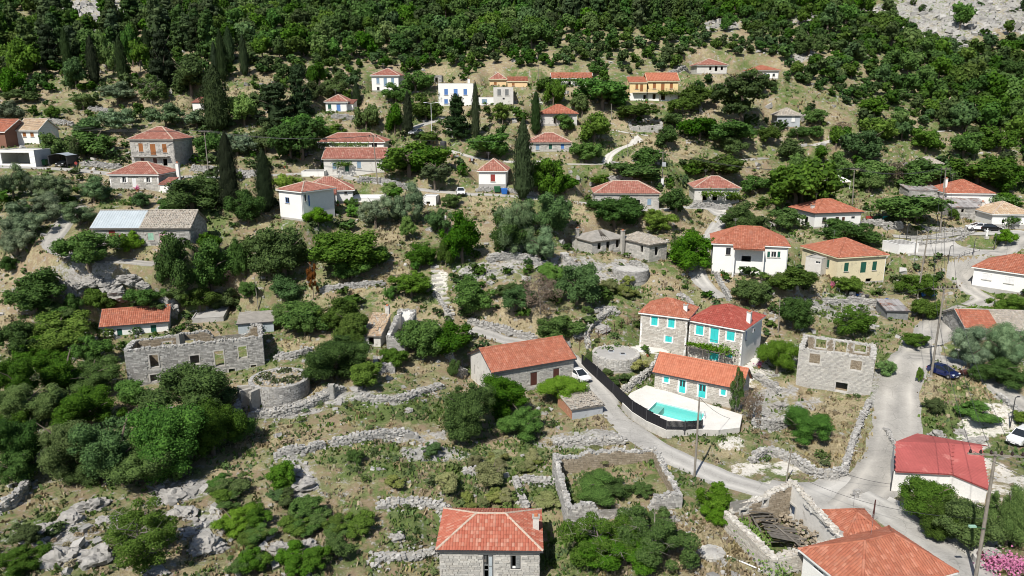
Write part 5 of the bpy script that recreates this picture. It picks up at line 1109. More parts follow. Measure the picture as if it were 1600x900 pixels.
for pts, hgt, th, lab in [
 ([(432, 716), (470, 707), (505, 697)], 1.1, .8, 'grey dry stone wall stretch ending at a reddish gap in the stony field'),
 ([(516, 696), (560, 688), (600, 682), (636, 679)], 1.1, .9, 'thick pale dry stone wall curving along the upper edge of the stony field'),
 ([(560, 621), (590, 627), (630, 624), (660, 614), (690, 605)], .8, 1.0, 'tumbled dry stone wall above the green weed patch'),
 ([(392, 652), (430, 650), (470, 640), (505, 624), (535, 610)], 1.2, 1.6, 'broad rubble bank below the round stone platform'),
 ([(366, 660), (375, 640), (385, 620)], 1.3, .8, 'stub of dry wall climbing to the round stone platform'),
 ([(733, 505), (760, 513), (800, 523), (836, 532)], 1.3, .7, 'field wall running beside the lane towards the stone steps'),
 ([(868, 692), (900, 694), (940, 693), (976, 692)], 1.0, 1.1, 'long rubble wall below the tumbledown shed'),
 ([(0, 800), (20, 792), (38, 772), (42, 755)], 1.5, .8, 'dark dry stone wall at the picture edge among bushes'),
 ([(592, 792), (630, 788), (665, 790), (700, 797)], .7, 1.0, 'low row of large pale stones in the stony field'),
 ([(727, 738), (750, 741), (780, 752)], .8, 1.0, 'short pale stone row inside the pale shrubs'),
 ([(580, 884), (600, 872), (640, 872), (685, 862)], .5, 1.3, 'scattered stone row beside the hipped stone house'),
 ([(502, 456), (540, 450), (600, 445)], .9, .7, 'straight terrace wall under the yellow grass field'),
 ([(432, 560), (455, 560), (485, 549)], 1.0, .8, 'curved dry wall between the long ruin and the big tree'),
 ([(1290, 477), (1320, 474), (1350, 474), (1376, 478)], 1.0, .6, 'garden terrace wall behind the square ruin'),
 ([(300, 265), (340, 269), (380, 274), (420, 276)], 1.3, .6, 'roadside garden wall beside the brown-shuttered stone house'),
 ([(128, 258), (155, 260), (190, 264)], 1.2, .7, 'roadside wall between the carport and the brown-shuttered stone house'),
 ([(560, 285), (600, 287), (640, 296)], 1.3, .6, 'retaining wall under the long low white house'),
 ([(745, 298), (790, 299), (840, 306)], .8, .6, 'low wall under the red-shuttered white cottage'),
 ([(1080, 325), (1110, 325), (1142, 326)], 1.3, .6, 'pale retaining wall under the vine trellis cottage'),
 ([(1345, 352), (1375, 353), (1410, 356)], 1.5, .7, 'retaining wall below the play frame'),
 ([(1440, 359), (1480, 361), (1520, 361)], .8, .45, 'grey wall along the upper edge of the square'),
 ([(1425, 386), (1460, 380), (1500, 373), (1522, 366)], .55, .4, 'rubble wall splitting the square from its upper terrace'),
 ([(520, 184), (545, 186), (560, 188)], 1.2, .6, 'terrace wall in front of the blue-doored cottage'),
 ([(950, 282), (975, 284), (992, 284)], 1.3, .6, 'dark old terrace wall under the curved footpath'),
 ([(1175, 722), (1200, 712), (1235, 722), (1268, 742), (1295, 748), (1318, 742)], 1.3, .6, 'curving yard wall between the white gravel and the dry yard'),
 ([(1318, 742), (1326, 715), (1334, 690), (1345, 662), (1358, 632)], 1.1, .5, 'straight capped yard wall beside the wide road'),
 ([(1178, 666), (1205, 672), (1232, 662), (1248, 640)], 1.8, .6, 'tall curved retaining wall left of the square ruin yard'),
 ([(1180, 590), (1195, 600), (1215, 612)], 1.2, .8, 'rubble bank between the turquoise houses and the square ruin'),
 ([(1340, 770), (1336, 776)], .5, .4, 'tiny kerb of stones at the road mouth'),
 ([(920, 545), (918, 520), (940, 498), (955, 488)], 1.0, .9, 'crooked pale wall climbing left of the turquoise houses'),
 ([(930, 488), (950, 485), (965, 492)], .9, .8, 'short pile wall above the fenced track'),
 ([(880, 402), (893, 415), (912, 424)], 1.0, 1.2, 'collapsed wall running down from the sagging grey cottage'),
 ([(762, 408), (790, 404), (820, 407), (845, 415)], 1.4, 1.4, 'heaped rubble wall on the dry terrace under the big trees'),
 ([(985, 414), (1000, 424), (990, 436)], 1.0, 1.2, 'rubble fall in front of the caved-in cottage'),
 ([(805, 752), (812, 775), (822, 800), (825, 815)], 1.1, .6, 'narrow broken wall beside the hipped stone house'),
 ([(815, 752), (845, 755), (880, 757)], .9, .5, 'broken terrace wall joining the barn ruin'),
 ([(696, 556), (708, 572), (716, 588), (728, 587)], 1.8, .5, 'broken standing wall corner beside the gabled farmhouse'),
 ([(680, 458), (694, 480), (705, 500)], .6, .4, 'side wall of the stone stairway'),
 ([(1560, 618), (1585, 640), (1600, 652)], .5, .6, 'white stones edging the side road'),
 ([(1385, 672), (1400, 700), (1410, 715)], .4, .5, 'stones edging the wide road near the red shed'),
 ([(60, 192), (85, 192), (115, 198)], 1.2, 1.0, 'pale terrace wall above the white house with arched windows'),
 ([(140, 172), (175, 178)], 1.2, .8, 'grey terrace wall among olives on the upper slope'),
 ([(1330, 85), (1350, 90)], 1.0, 1.0, 'short wall fragment on the upper pasture'),
 ([(1085, 110), (1060, 112), (1045, 116)], 1.2, .7, 'long pale wall beside the highest house'),
 ([(1065, 172), (1090, 170), (1095, 178)], 1.6, .8, 'block of old terrace wall below the yellow house'),
 ([(1060, 462), (1075, 470), (1085, 485)], .7, .5, 'low wall beside the narrow lane above the turquoise houses'),
 ([(1118, 432), (1128, 452), (1140, 470)], 1.4, .4, 'concrete-grey wall along the narrow lane below the porch house'),
]: dry_wall(pts, hgt, th, lab)

# ------------------------------------------------------------------ round stone platforms
def drum(px, py, rad, hgt, name, label, mat='rubble_stone', top='pale_mortar', ext=()):
    c = at(px, py); root = tag(empty(name, c), label, 'cistern'); mb = MB(); lathe(mb, [(rad, -1.5), (rad, hgt), (rad - .35, hgt + .02)], 40); wo = mb.build('wall', 'mortar', root)
    mb = MB(); lathe(mb, [(rad - .3, hgt), (rad * .5, hgt + .1), (.02, hgt + .16)], 40); mb.build('top', top, root, smooth=True)
    C, H_, Y_ = [], [], []
    for z in np.arange(-.5, hgt, .2):
        for a in np.arange(0, 2 * math.pi, .38 / rad): aa = a + random.uniform(-.02, .02); C.append((math.cos(aa) * rad, math.sin(aa) * rad, z + .1)); H_.append((.06, random.uniform(.12, .22), .085)); Y_.append(aa)
    for a in np.arange(0, 2 * math.pi, .3 / rad): C.append((math.cos(a) * (rad - .25), math.sin(a) * (rad - .25), hgt + .04)); H_.append((random.uniform(.15, .3), .14, .07)); Y_.append(a)
    mb = MB(); boxes(mb, C, H_, np.array(Y_), jit=.2, tilt=.1); mb.build('stonework', mat, wo, kind='stuff'); return root
d = drum(438, 612, 4.0, 2.0, 'round_platform', 'round drum-shaped stone threshing platform with buttresses under the long ruin', top='dry_earth')
s = MB(); a = rng.uniform(0, 6.28, 150); r_ = 3.4 * np.sqrt(rng.random(150)); q = rng.uniform(.05, .2, 150); boxes(s, np.stack([r_ * np.cos(a), r_ * np.sin(a), np.full(150, 2.1)], 1), np.stack([q, q * .7, q * .5], 1), a, jit=.3, tilt=.3); s.build('loose_stones', 'rubble_stone', d, kind='stuff')
s = MB(); a = rng.uniform(0, 6.28, 900); r_ = 3.3 * np.sqrt(rng.random(900)); C = np.stack([r_ * np.cos(a), r_ * np.sin(a), 2.15 + .25 * rng.random(900)], 1); q = .16; n_ = rng.normal(0, 1, (900, 3)); n_ /= np.linalg.norm(n_, axis=1)[:, None]; u_ = np.cross(n_, rng.normal(0, 1, (900, 3))); u_ /= np.linalg.norm(u_, axis=1)[:, None]; v_ = np.cross(n_, u_)
k_ = vnoise(C[:, 0], C[:, 1], 1.2, 3) > .48; C, u_, v_ = C[k_], u_[k_], v_[k_]; s.add(np.stack([C - u_ * q, C - v_ * q, C + u_ * q, C + v_ * q], 1).reshape(-1, 3), np.arange(len(C) * 4).reshape(-1, 4)); s.build('weeds', 'leaf_under', d, kind='stuff', tone=True)
for a, k in ((-2.4, 1.0), (-2.0, 1.2), (-2.9, .8)):
    mb = MB(); box(mb, 3.8, 5.6, -.25, .25, -1.5, 1.7 * k); o = mb.build('buttress', 'mortar', d); o.rotation_euler = (0, 0, a)
p = at(519, 622); r_ = tag(empty('stone_pillar', p), 'single stone gate pillar beside the round threshing platform', 'pillar'); mb = MB(); box(mb, -.35, .35, -.35, .35, -.5, 2.0); mb.build('shaft', 'mortar', r_)
mb = MB(); 
for z in np.arange(0, 2.0, .3): boxes(mb, [(0, -.36, z + .15), (-.36, 0, z + .15), (.36, 0, z + .15)], [(.32, .05, .13), (.05, .32, .13), (.05, .32, .13)], jit=.15)
mb.build('stonework', 'rubble_stone', r_, kind='stuff')
d = drum(962, 562, 3.6, 1.1, 'round_cistern', 'round whitewashed stone cistern top with two dark square hatches above the black fence', 'pale_stone', 'concrete')
for x, y in ((-.7, .3), (.9, -.9)):
    mb = MB(); box(mb, x - .45, x + .45, y - .45, y + .45, 1.0, 1.32); q = mb.build('hatch', 'grey_plaster', d); mb = MB(); box(mb, x - .3, x + .3, y - .3, y + .3, 1.32, 1.36); mb.build('hatch_cover', 'dark_metal', q)
drum(1113, 866, 1.15, .25, 'well_cover', 'flat round stone well cover in the dry yard', 'pale_stone', 'concrete')
drum(985, 430, 3.2, 1.2, 'round_platform', 'grey round threshing platform below the caved-in cottage')

# ------------------------------------------------------------------ terrace, pool, fence
from mathutils.geometry import tessellate_polygon
POOL = [at_z(x, y, POOL_Z) for x, y in ((1026, 628), (1101, 646.5), (1092, 665), (1011, 643))]
def ring(pts, k=0.0):
    c = sum((Vector(p) for p in pts), Vector()) / len(pts); return [Vector(p) + (Vector(p) - c).normalized() * k for p in pts]
outer = [Vector((p.x, p.y, POOL_Z)) for p in TERR3]; hole = [Vector((p.x, p.y, POOL_Z)) for p in POOL]
tris = tessellate_polygon([outer, hole]); allp = outer + hole; mb = MB(); mb.add([tuple(v) for v in allp], T=tris)
for i in range(len(outer)):
    a, b_ = outer[i], outer[(i + 1) % len(outer)]; poly(mb, [tuple(a), tuple(b_), (b_.x, b_.y, POOL_Z - 2.2), (a.x, a.y, POOL_Z - 2.2)], 1)
o = struct(mb.build('pool_terrace', ['pale_paving', 'pale_mortar']))
pc = sum(POOL, Vector()) / 4; proot = tag(empty('swimming_pool', pc), 'turquoise swimming pool with pale shallow step sunk in the white terrace', 'swimming pool')
lc = [Vector((p.x - pc.x, p.y - pc.y, 0)) for p in POOL]; mb = MB()
for i in range(4): a, b_ = lc[i], lc[(i + 1) % 4]; poly(mb, [(a.x, a.y, .01), (b_.x, b_.y, .01), (b_.x, b_.y, -1.4), (a.x, a.y, -1.4)])
poly(mb, [(a.x, a.y, -1.4) for a in lc]); mb.build('basin', 'pool_tile', proot)
s0, s1 = lc[0].lerp(lc[1], .17), lc[3].lerp(lc[2], .17); mb = MB(); q = [lc[0], s0, s1, lc[3]]
poly(mb, [(v.x, v.y, -.45) for v in q]); poly(mb, [(s0.x, s0.y, -.45), (s1.x, s1.y, -.45), (s1.x, s1.y, -1.4), (s0.x, s0.y, -1.4)]); mb.build('shallow_step', 'pale_paving', proot)
m, t, b = nodes_of('pool_water'); MATS['pool_water'] = m
tp_ = N(t, 'ShaderNodeBsdfTransparent'); tp_.inputs[0].default_value = (.52, .93, .92, 1); gl = N(t, 'ShaderNodeBsdfGlossy'); gl.inputs['Roughness'].default_value = .05
fr_ = N(t, 'ShaderNodeFresnel'); fr_.inputs[0].default_value = 1.33; mx = N(t, 'ShaderNodeMixShader'); bn = N(t, 'ShaderNodeBump'); bn.inputs['Strength'].default_value = .15
t.links.new(noise(t, 3.0, 3), bn.inputs['Height']); t.links.new(bn.outputs[0], gl.inputs['Normal']); t.links.new(fr_.outputs[0], mx.inputs[0]); t.links.new(tp_.outputs[0], mx.inputs[1]); t.links.new(gl.outputs[0], mx.inputs[2]); t.links.new(mx.outputs[0], t.nodes['Material Output'].inputs['Surface'])
mb = MB(); poly(mb, [(v.x, v.y, -.14) for v in reversed(lc)]); mb.build('water', 'pool_water', proot)
rim = ring([tuple(v) for v in lc], .35); mb = MB()
for i in range(4): a, b_, c, e = lc[i], lc[(i + 1) % 4], rim[(i + 1) % 4], rim[i]; poly(mb, [(a.x, a.y, .03), (b_.x, b_.y, .03), (c.x, c.y, .03), (e.x, e.y, .03)]); poly(mb, [(e.x, e.y, .03), (c.x, c.y, .03), (c.x, c.y, -.02), (e.x, e.y, -.02)])
mb.build('coping', 'clean_white', proot)
lp = lc[1].lerp(lc[2], .35); lr = tag(empty('pool_ladder', pc + lp), 'thin metal pool ladder hooked over the pool edge', 'ladder')
for k in (-.25, .25):
    mb = MB(); tube(mb, [(k, .3, .03), (k, .3, .75), (k, 0, .9), (k, -.25, .7), (k, -.28, -.9)], .03, 5); mb.build('rail', 'rim_metal', lr)
for z in (-.3, -.6):
    mb = MB(); tube(mb, [(-.25, -.27, z), (.25, -.27, z)], .025, 5); mb.build('rung', 'rim_metal', lr)
FB = [(909, 569, 554), (933, 593, 573), (958, 616, 598), (988, 643.5, 626), (1010, 657.5, 639), (1041, 671.5, 660), (1070, 672, 661), (1097, 670, 660)]
fp0 = [at(x, y) if i < 3 else at_z(x, y, POOL_Z - .02) for i, (x, y, _) in enumerate(FB)]; fp = list(fp0); froot = tag(empty('board_fence', fp0[0]), 'black board fence bending along the lane around the pool terrace', 'fence')
for i in range(len(fp)):
    q = fp0[i] - fp0[0]; hgt = max(1.2, at_y(FB[i][0], FB[i][2], fp0[i].y).z - fp0[i].z); fp[i] = (q, hgt)
    mb = MB(); box(mb, q.x - .06, q.x + .06, q.y - .06, q.y + .06, q.z - .6, q.z + hgt + .08); mb.build('post', 'dark_metal', froot)
for i in range(len(fp) - 1):
    (a, ha), (b_, hb) = fp[i], fp[i + 1]; n = max(1, round((b_ - a).length / 1.3)); rz = math.atan2(b_.y - a.y, b_.x - a.x)
    for k in range(n):
        p0, p1 = a.lerp(b_, k / n), a.lerp(b_, (k + 1) / n); w = (p1 - p0).length; hgt = ha + (hb - ha) * (k + .5) / n; nb = 8; mb = MB(); t_ = (np.arange(nb) + .5) / nb
        C = np.stack([p0.x + (p1.x - p0.x) * t_, p0.y + (p1.y - p0.y) * t_, p0.z + (p1.z - p0.z) * t_ + hgt / 2 - .05], 1) - np.array(p0)
        boxes(mb, C, np.stack([np.full(nb, w / nb / 2 - .008), np.full(nb, .015), np.full(nb, hgt / 2 + .05) + rng.uniform(-.015, .015, nb)], 1), np.full(nb, rz)); fo = mb.build('panel', 'black_board', froot, kind='stuff'); fo.location = p0; 
dry_wall([(1030, 560), (1021, 577), (1006, 592), (988, 603), (973, 611)], 1.25, .5, 'curved cream garden wall stepping down to the pool terrace', mat='pale_stone', size=.26, name='garden_wall', rag=.05)
dry_wall([(1041, 676), (1070, 677), (1098, 675)], .8, .4, 'low pale stone plinth under the end of the black fence', mat='pale_stone', size=.22, name='plinth_wall', rag=.05)
dry_wall([(1102, 668), (1112, 656), (1122, 644)], 1.2, .35, 'short dark stone wall by the pool gate', mat='warm_stone', size=.22, name='gate_wall', rag=.05)
def sheet(pts, name, mat, lift=.05, step=.5):
    P = [at(*p) for p in pts]; xs = [p.x for p in P]; ys = [p.y for p in P]; gx = np.arange(min(xs), max(xs), step); gy = np.arange(min(ys), max(ys), step); X, Y = np.meshgrid(gx, gy)
    ins = np.zeros(X.shape, bool); n = len(P)
    for i in range(n):
        a, b_ = P[i], P[(i + 1) % n]; ins ^= ((a.y > Y) != (b_.y > Y)) & (X < (b_.x - a.x) * (Y - a.y) / (b_.y - a.y + 1e-12) + a.x)
    ii = np.arange(X.size).reshape(X.shape); q = np.stack([ii[:-1, :-1], ii[:-1, 1:], ii[1:, 1:], ii[1:, :-1]], -1); k = ins[:-1, :-1] & ins[1:, 1:] & ins[1:, :-1] & ins[:-1, 1:]
    mb = MB(); mb.add(np.stack([X, Y, gz(X, Y) + lift], -1).reshape(-1, 3), q[k]); return struct(mb.build(name, mat, smooth=True))
sheet([(1002, 538), (1076, 556), (1158, 572), (1182, 548), (1200, 520), (1203, 548), (1178, 580), (1160, 588), (1090, 574), (1035, 562), (985, 552), (970, 545)], 'house_paving', 'pale_paving')
# low white balustrade and pergola with vine in front of the main house
hm = HOUSES[1]; rm = HROOT[hm['s']]; pg = tag(empty('pergola', hm['O'], hm['rz']), 'timber pergola carrying a bright vine over the turquoise ground-floor door', 'pergola')
for x in (.8, 3.2, 6.6):
    mb = MB(); box(mb, x - .06, x + .06, -2.2, -2.08, -.5, 2.45); mb.build('post', 'old_wood', pg)
for x in np.arange(.4, 7.2, .75):
    mb = MB(); box(mb, x - .04, x + .04, -2.4, -.06, 2.56, 2.66); mb.build('rafter', 'old_wood', pg)
mb = MB(); box(mb, .3, 7.2, -2.2, -2.08, 2.45, 2.56); mb.build('beam', 'old_wood', pg)
xb, zz, _ = wall_hit(hm, 'front', 1115.5, 537); bo_m = MB(); box(bo_m, xb - 1.1, xb + 1.1, -.95, -.02, zz - .14, zz); bo = bo_m.build('balcony', 'pale_mortar', rm); mb = MB(); box(mb, xb - 1.1, xb + 1.1, -.93, -.9, zz + .85, zz + .9)
for x in np.arange(xb - 1.1, xb + 1.12, .2): box(mb, x - .012, x + .012, -.925, -.905, zz, zz + .86)
mb.build('railing', 'dark_metal', bo)
x, z, _ = wall_hit(hm, 'right', 1175, 515); mb = MB(); box(mb, hm['L'] + .003, hm['L'] + .35, x - .4, x + .4, z - .3, z + .35); ac = mb.build('air_conditioner', 'white_metal', rm); mb = MB(); lathe(mb, [(.22, 0), (.22, .02), (.02, .02)], 14); g_ = mb.build('fan_grille', 'dark_metal', ac); g_.location = (hm['L'] + .35, x, z); g_.rotation_euler = (0, R(90), 0)

# ------------------------------------------------------------------ the red shed
ze = at(1400, 765).z + 2.6; P0, P1, P2 = at_z(1399.5, 737, ze), at_z(1487, 741.5, ze), at_z(1546, 766, ze); zr = ze + 1.0
Q0, Q1, Q2 = at_z(1399.5, 690, zr), at_z(1490, 693.5, zr), at_z(1534, 696.5, zr); S0, S1 = at_z(1433, 677, ze + .1), at_z(1546, 696.5, ze + .4)
org = at(1400, 762); rs = tag(empty('red_shed', org), 'wide shed with faded red sheet roof and cream walls beside the wide road', 'shed'); L3 = lambda v: tuple(Vector(v) - org)
for nm, f in (('roof', [P0, P1, Q1, Q0]), ('roof', [P1, P2, Q2, Q1]), ('roof', [Q0, Q1, S0]), ('roof', [S0, Q1, Q2, S1])):
    mb = MB(); poly(mb, [L3(v) for v in f]); poly(mb, [L3(v - Vector((0, 0, .08))) for v in reversed(f)]); ro = mb.build(nm, 'red_sheet', rs); tb = MB()
    if len(f) == 4 and f[0] is not S0: tile_plane(tb, [L3(v) for v in f], w=.32, l=30, rise=.025, lift=.02, rough=.0); tb.build('sheet_ribs', 'red_sheet', ro, kind='stuff')
mb = MB()
for a, b_ in ((P0, P1), (P1, P2), (Q0, P0), (P2, Q2)):
    a2, b2 = a + (pcn := Vector((0, .35, 0))), b_ + pcn; za, zb = a.z - .1, b_.z - .1; poly(mb, [L3((a2.x, a2.y, ze - 4)), L3((b2.x, b2.y, ze - 4)), L3((b2.x, b2.y, zb)), L3((a2.x, a2.y, za))])
mb.build('wall', 'white_plaster', rs); mb = MB(); a = P0 + Vector((-.1, .3, 0)); 
tube(mb, [L3((a.x, a.y, ze - 3)), L3((a.x, a.y, ze - .1))], .06, 6); mb.build('downpipe', 'dark_metal', rs)
LAND.append(('the red shed', org.x + 4, org.y + 4))

# ------------------------------------------------------------------ poles and wires
POLES = {}
def pole(key, bx, by, tx, ty, label, arms=0, name='utility_pole', mat='pole_wood', r=.13, ins=3, armw=1.6, yaw=0.0, extra=None):
    p = at(bx, by); tp = at_y(tx, ty, p.y); hgt = tp.z - p.z; root = tag(empty(name, p), label, 'pole', 'overhead line poles' if name == 'utility_pole' else None); lean = tp.x - p.x
    mb = MB(); tube(mb, [(0, 0, -1), (lean * .5, 0, hgt * .5), (lean, 0, hgt)], [r, r * .85, r * .65], 8); mb.build('post', mat, root)
    if arms:
        mb = MB(); C = [(lean, -.1, hgt - .25)]; boxes(mb, C, [(armw, .06, .07)], np.array([yaw])); ar = mb.build('crossarm', 'pole_wood', root)
        for k in range(ins):
            x = (-.92 + 1.84 * k / (ins - 1)) * armw; mb = MB(); lathe(mb, [(.02, 0), (.11, .03), (.13, .14), (.07, .2), (.10, .24), (.04, .34), (.0, .36)], 8); io = mb.build('insulator', 'insulator', ar); io.location = (lean + x * math.cos(yaw), -.1 + x * math.sin(yaw), hgt - .18)
    POLES[key] = (p, Vector((p.x + lean, p.y, p.z + hgt)), yaw, armw); return root
pole('p2', 1455, 586, 1476, 448, 'tall leaning pole with six dark insulators next to the parked dark blue car', 1, ins=6, armw=1.9, r=.17, yaw=.1)
pole('p3', 1524, 906, 1556, 706, 'tallest pole with six dark insulators beside the pink flowers and big orange-roofed house', 1, ins=6, armw=2.2, r=.17, yaw=-.15)
pole('p1', 1085, 745, 1093, 621, 'bare wooden pole standing at the lane edge below the pool', r=.14)
pole('p4', 1216, 520, 1219, 464, 'short pale pole behind the square ruin', r=.10)
pole('p5', 1227, 757, 1237, 700, 'thin leaning wooden post on the white gravel beside the ruined hall', r=.09)
pole('p6', 1433, 466, 1451, 361, 'long leaning pole between the square and the cream house', r=.15)
pole('p7', 1469, 364, 1478, 262, 'pole with crossarm on the upper wall of the square', 1, ins=3, armw=1.0, r=.15)
pole('p8', 1332, 322, 1335, 263, 'pole with small crossarm in the dry grass above the playground', 1, ins=3, armw=.9)
pole('p9', 1305, 289, 1306, 272, 'short pole beside the white canopy', r=.09)
pole('p10', 590, 287, 583, 212, 'dark pole in front of the long low white house', 1, ins=3, armw=.8)
pole('p11', 1035, 292, 1036, 236, 'pole with grey transformer box behind the grey cottage', 1, ins=3, armw=.9)
pole('p12', 934, 142, 934, 121, 'pole among trees beside the vine-hung long house', r=.09)
pole('p13', 1112, 161, 1113, 131, 'pole nearest the big umbrella pine, east of the yellow house', r=.09)
pole('p14', 1088, 155, 1088, 131, 'pole between the yellow house and the umbrella pine', r=.09)
pole('p15', 956, 188, 955, 162, 'thin pole on the dry bank beside the concrete footpath', r=.09)
pole('p16', 841, 133, 841, 96, 'tall thin pole left of the vine-hung long house', r=.09)
pole('p17', 326, 270, 319, 204, 'dark pole with crossarm beside the brown-shuttered stone house', 1, ins=4, armw=1.2)
pole('p18', 404, 484, 397, 430, 'thin grey pole above the blue-grey shed', r=.08)
pole('p19', 1364, 812, 1368, 781, 'short rusty post behind the small orange-roofed wing', r=.10, mat='rust_brown')
pole('p20', 981, 245, 981, 217, 'thin pole at the bend of the concrete footpath', r=.08)
pole('p21', 1430, 400, 1434, 360, 'thin pale pole beside the white concrete box', r=.08)
pole('p22', 1018, 285, 1019, 271, 'white stub pole above the grey cottage', r=.09, mat='white_metal')
pole('p23', 760, 450, 760, 415, 'thin dark pole on the rubble terrace', r=.07)
pole('p24', 1161, 137, 1161, 82, 'faint pole beside the highest white house', r=.08)
for key, sx in (('p11', 0),):
    p, tpv, _, _ = POLES[key]; root = [o for o in bpy.data.objects if o.get('label') == 'pole with grey transformer box behind the grey cottage'][0]; mb = MB(); box(mb, -.4, .4, -.7, -.15, 4.6, 5.5); mb.build('transformer', 'grey_plaster', root); mb = MB(); box(mb, -.45, .1, -.6, -.15, .6, 1.9); mb.build('meter_box', 'white_metal', root)
def wire(a, b_, sag, label, group='overhead wires', n=14):
    a, b_ = Vector(a), Vector(b_); pts = []
    for i in range(n + 1):
        t_ = i / n; p = a.lerp(b_, t_); p.z -= sag * 4 * t_ * (1 - t_); pts.append(p - a)
    mb = MB(); tube(mb, pts, .022, 4, cap=False); o = mb.build('overhead_wire', 'wire'); o.location = a; tag(o, label, 'wire', group); return o
def arm_pt(key, f): p, tp, yw, aw = POLES[key]; return Vector((tp.x + f * aw * math.cos(yw), tp.y - .1 + f * aw * math.sin(yw), tp.z + .05))
for f, wd in ((-.9, 'left'), (-.2, 'middle'), (.6, 'right')): wire(arm_pt('p2', f), arm_pt('p3', f), 1.2, wd + ' of three: ' + 'sagging wire between the two tall poles with six insulators')
for f, wd in ((-.9, 'left'), (-.2, 'middle'), (.6, 'right')): wire(arm_pt('p3', f), arm_pt('p3', f) + Vector((14, -22, -1)), .8, wd + ' of three: ' + 'wire leading out of the view from the tallest pole')
for f, wd in ((-.9, 'left'), (0, 'middle'), (.9, 'right')): wire(arm_pt('p2', f), arm_pt('p7', f), 1.2, wd + ' of three: ' + 'wire from the dark blue car pole up to the square wall pole')
for f, wd in ((-.9, 'left'), (0, 'middle'), (.9, 'right')): wire(arm_pt('p7', f), arm_pt('p8', f), 1.3, wd + ' of three: ' + 'wire from the square wall pole across to the playground pole')
for f, wd in ((-.9, 'left'), (0, 'middle'), (.9, 'right')): wire(arm_pt('p8', f), arm_pt('p11', f), 2.0, wd + ' of three: ' + 'wire across the village between playground pole and transformer pole')
for f, wd in ((-.9, 'left'), (0, 'middle'), (.9, 'right')): wire(arm_pt('p17', f), arm_pt('p10', f), 1.2, wd + ' of three: ' + 'wire between the two crossarm poles above the long low white house')
wl = at_y(-40, 182, 150)
for k, wd in ((-.5, 'lowest'), (.1, 'middle'), (.7, 'highest')): wire(wl + Vector((0, k, k * .8)), arm_pt('p17', k), 1.2, wd + ' of three wires arriving from the edge above the white house with arched windows')
wire(POLES['p10'][1], at_y(850, 216, 168), 1.0, 'long single wire from the dark pole towards the tallest cypress')
wire(POLES['p4'][1], arm_pt('p2', -.9), 1.0, 'wire from the short pale pole to the dark blue car pole')
wire(POLES['p4'][1], at_y(1185, 440, 125), .5, 'wire from the short pale pole to the dense trees')
wire(POLES['p5'][1], at_y(1397, 757, 74), .8, 'wire from the thin leaning post across the wide road to the red shed')
wire(POLES['p5'][1] - Vector((0, 0, 3)), at_y(1545, 810, 60), 1.4, 'low wire from the thin leaning post over the orange roofs')
wire(POLES['p1'][1], at_y(1150, 655, 92), .6, 'service wire from the bare lane pole down to the pool terrace')
wire(at_y(1133, 360, 132), POLES['p11'][1], 1.2, 'wire from the transformer pole to the porch house roof')
wire(POLES['p6'][1], arm_pt('p2', .3), 1.2, 'wire from the long leaning pole to the dark blue car pole')

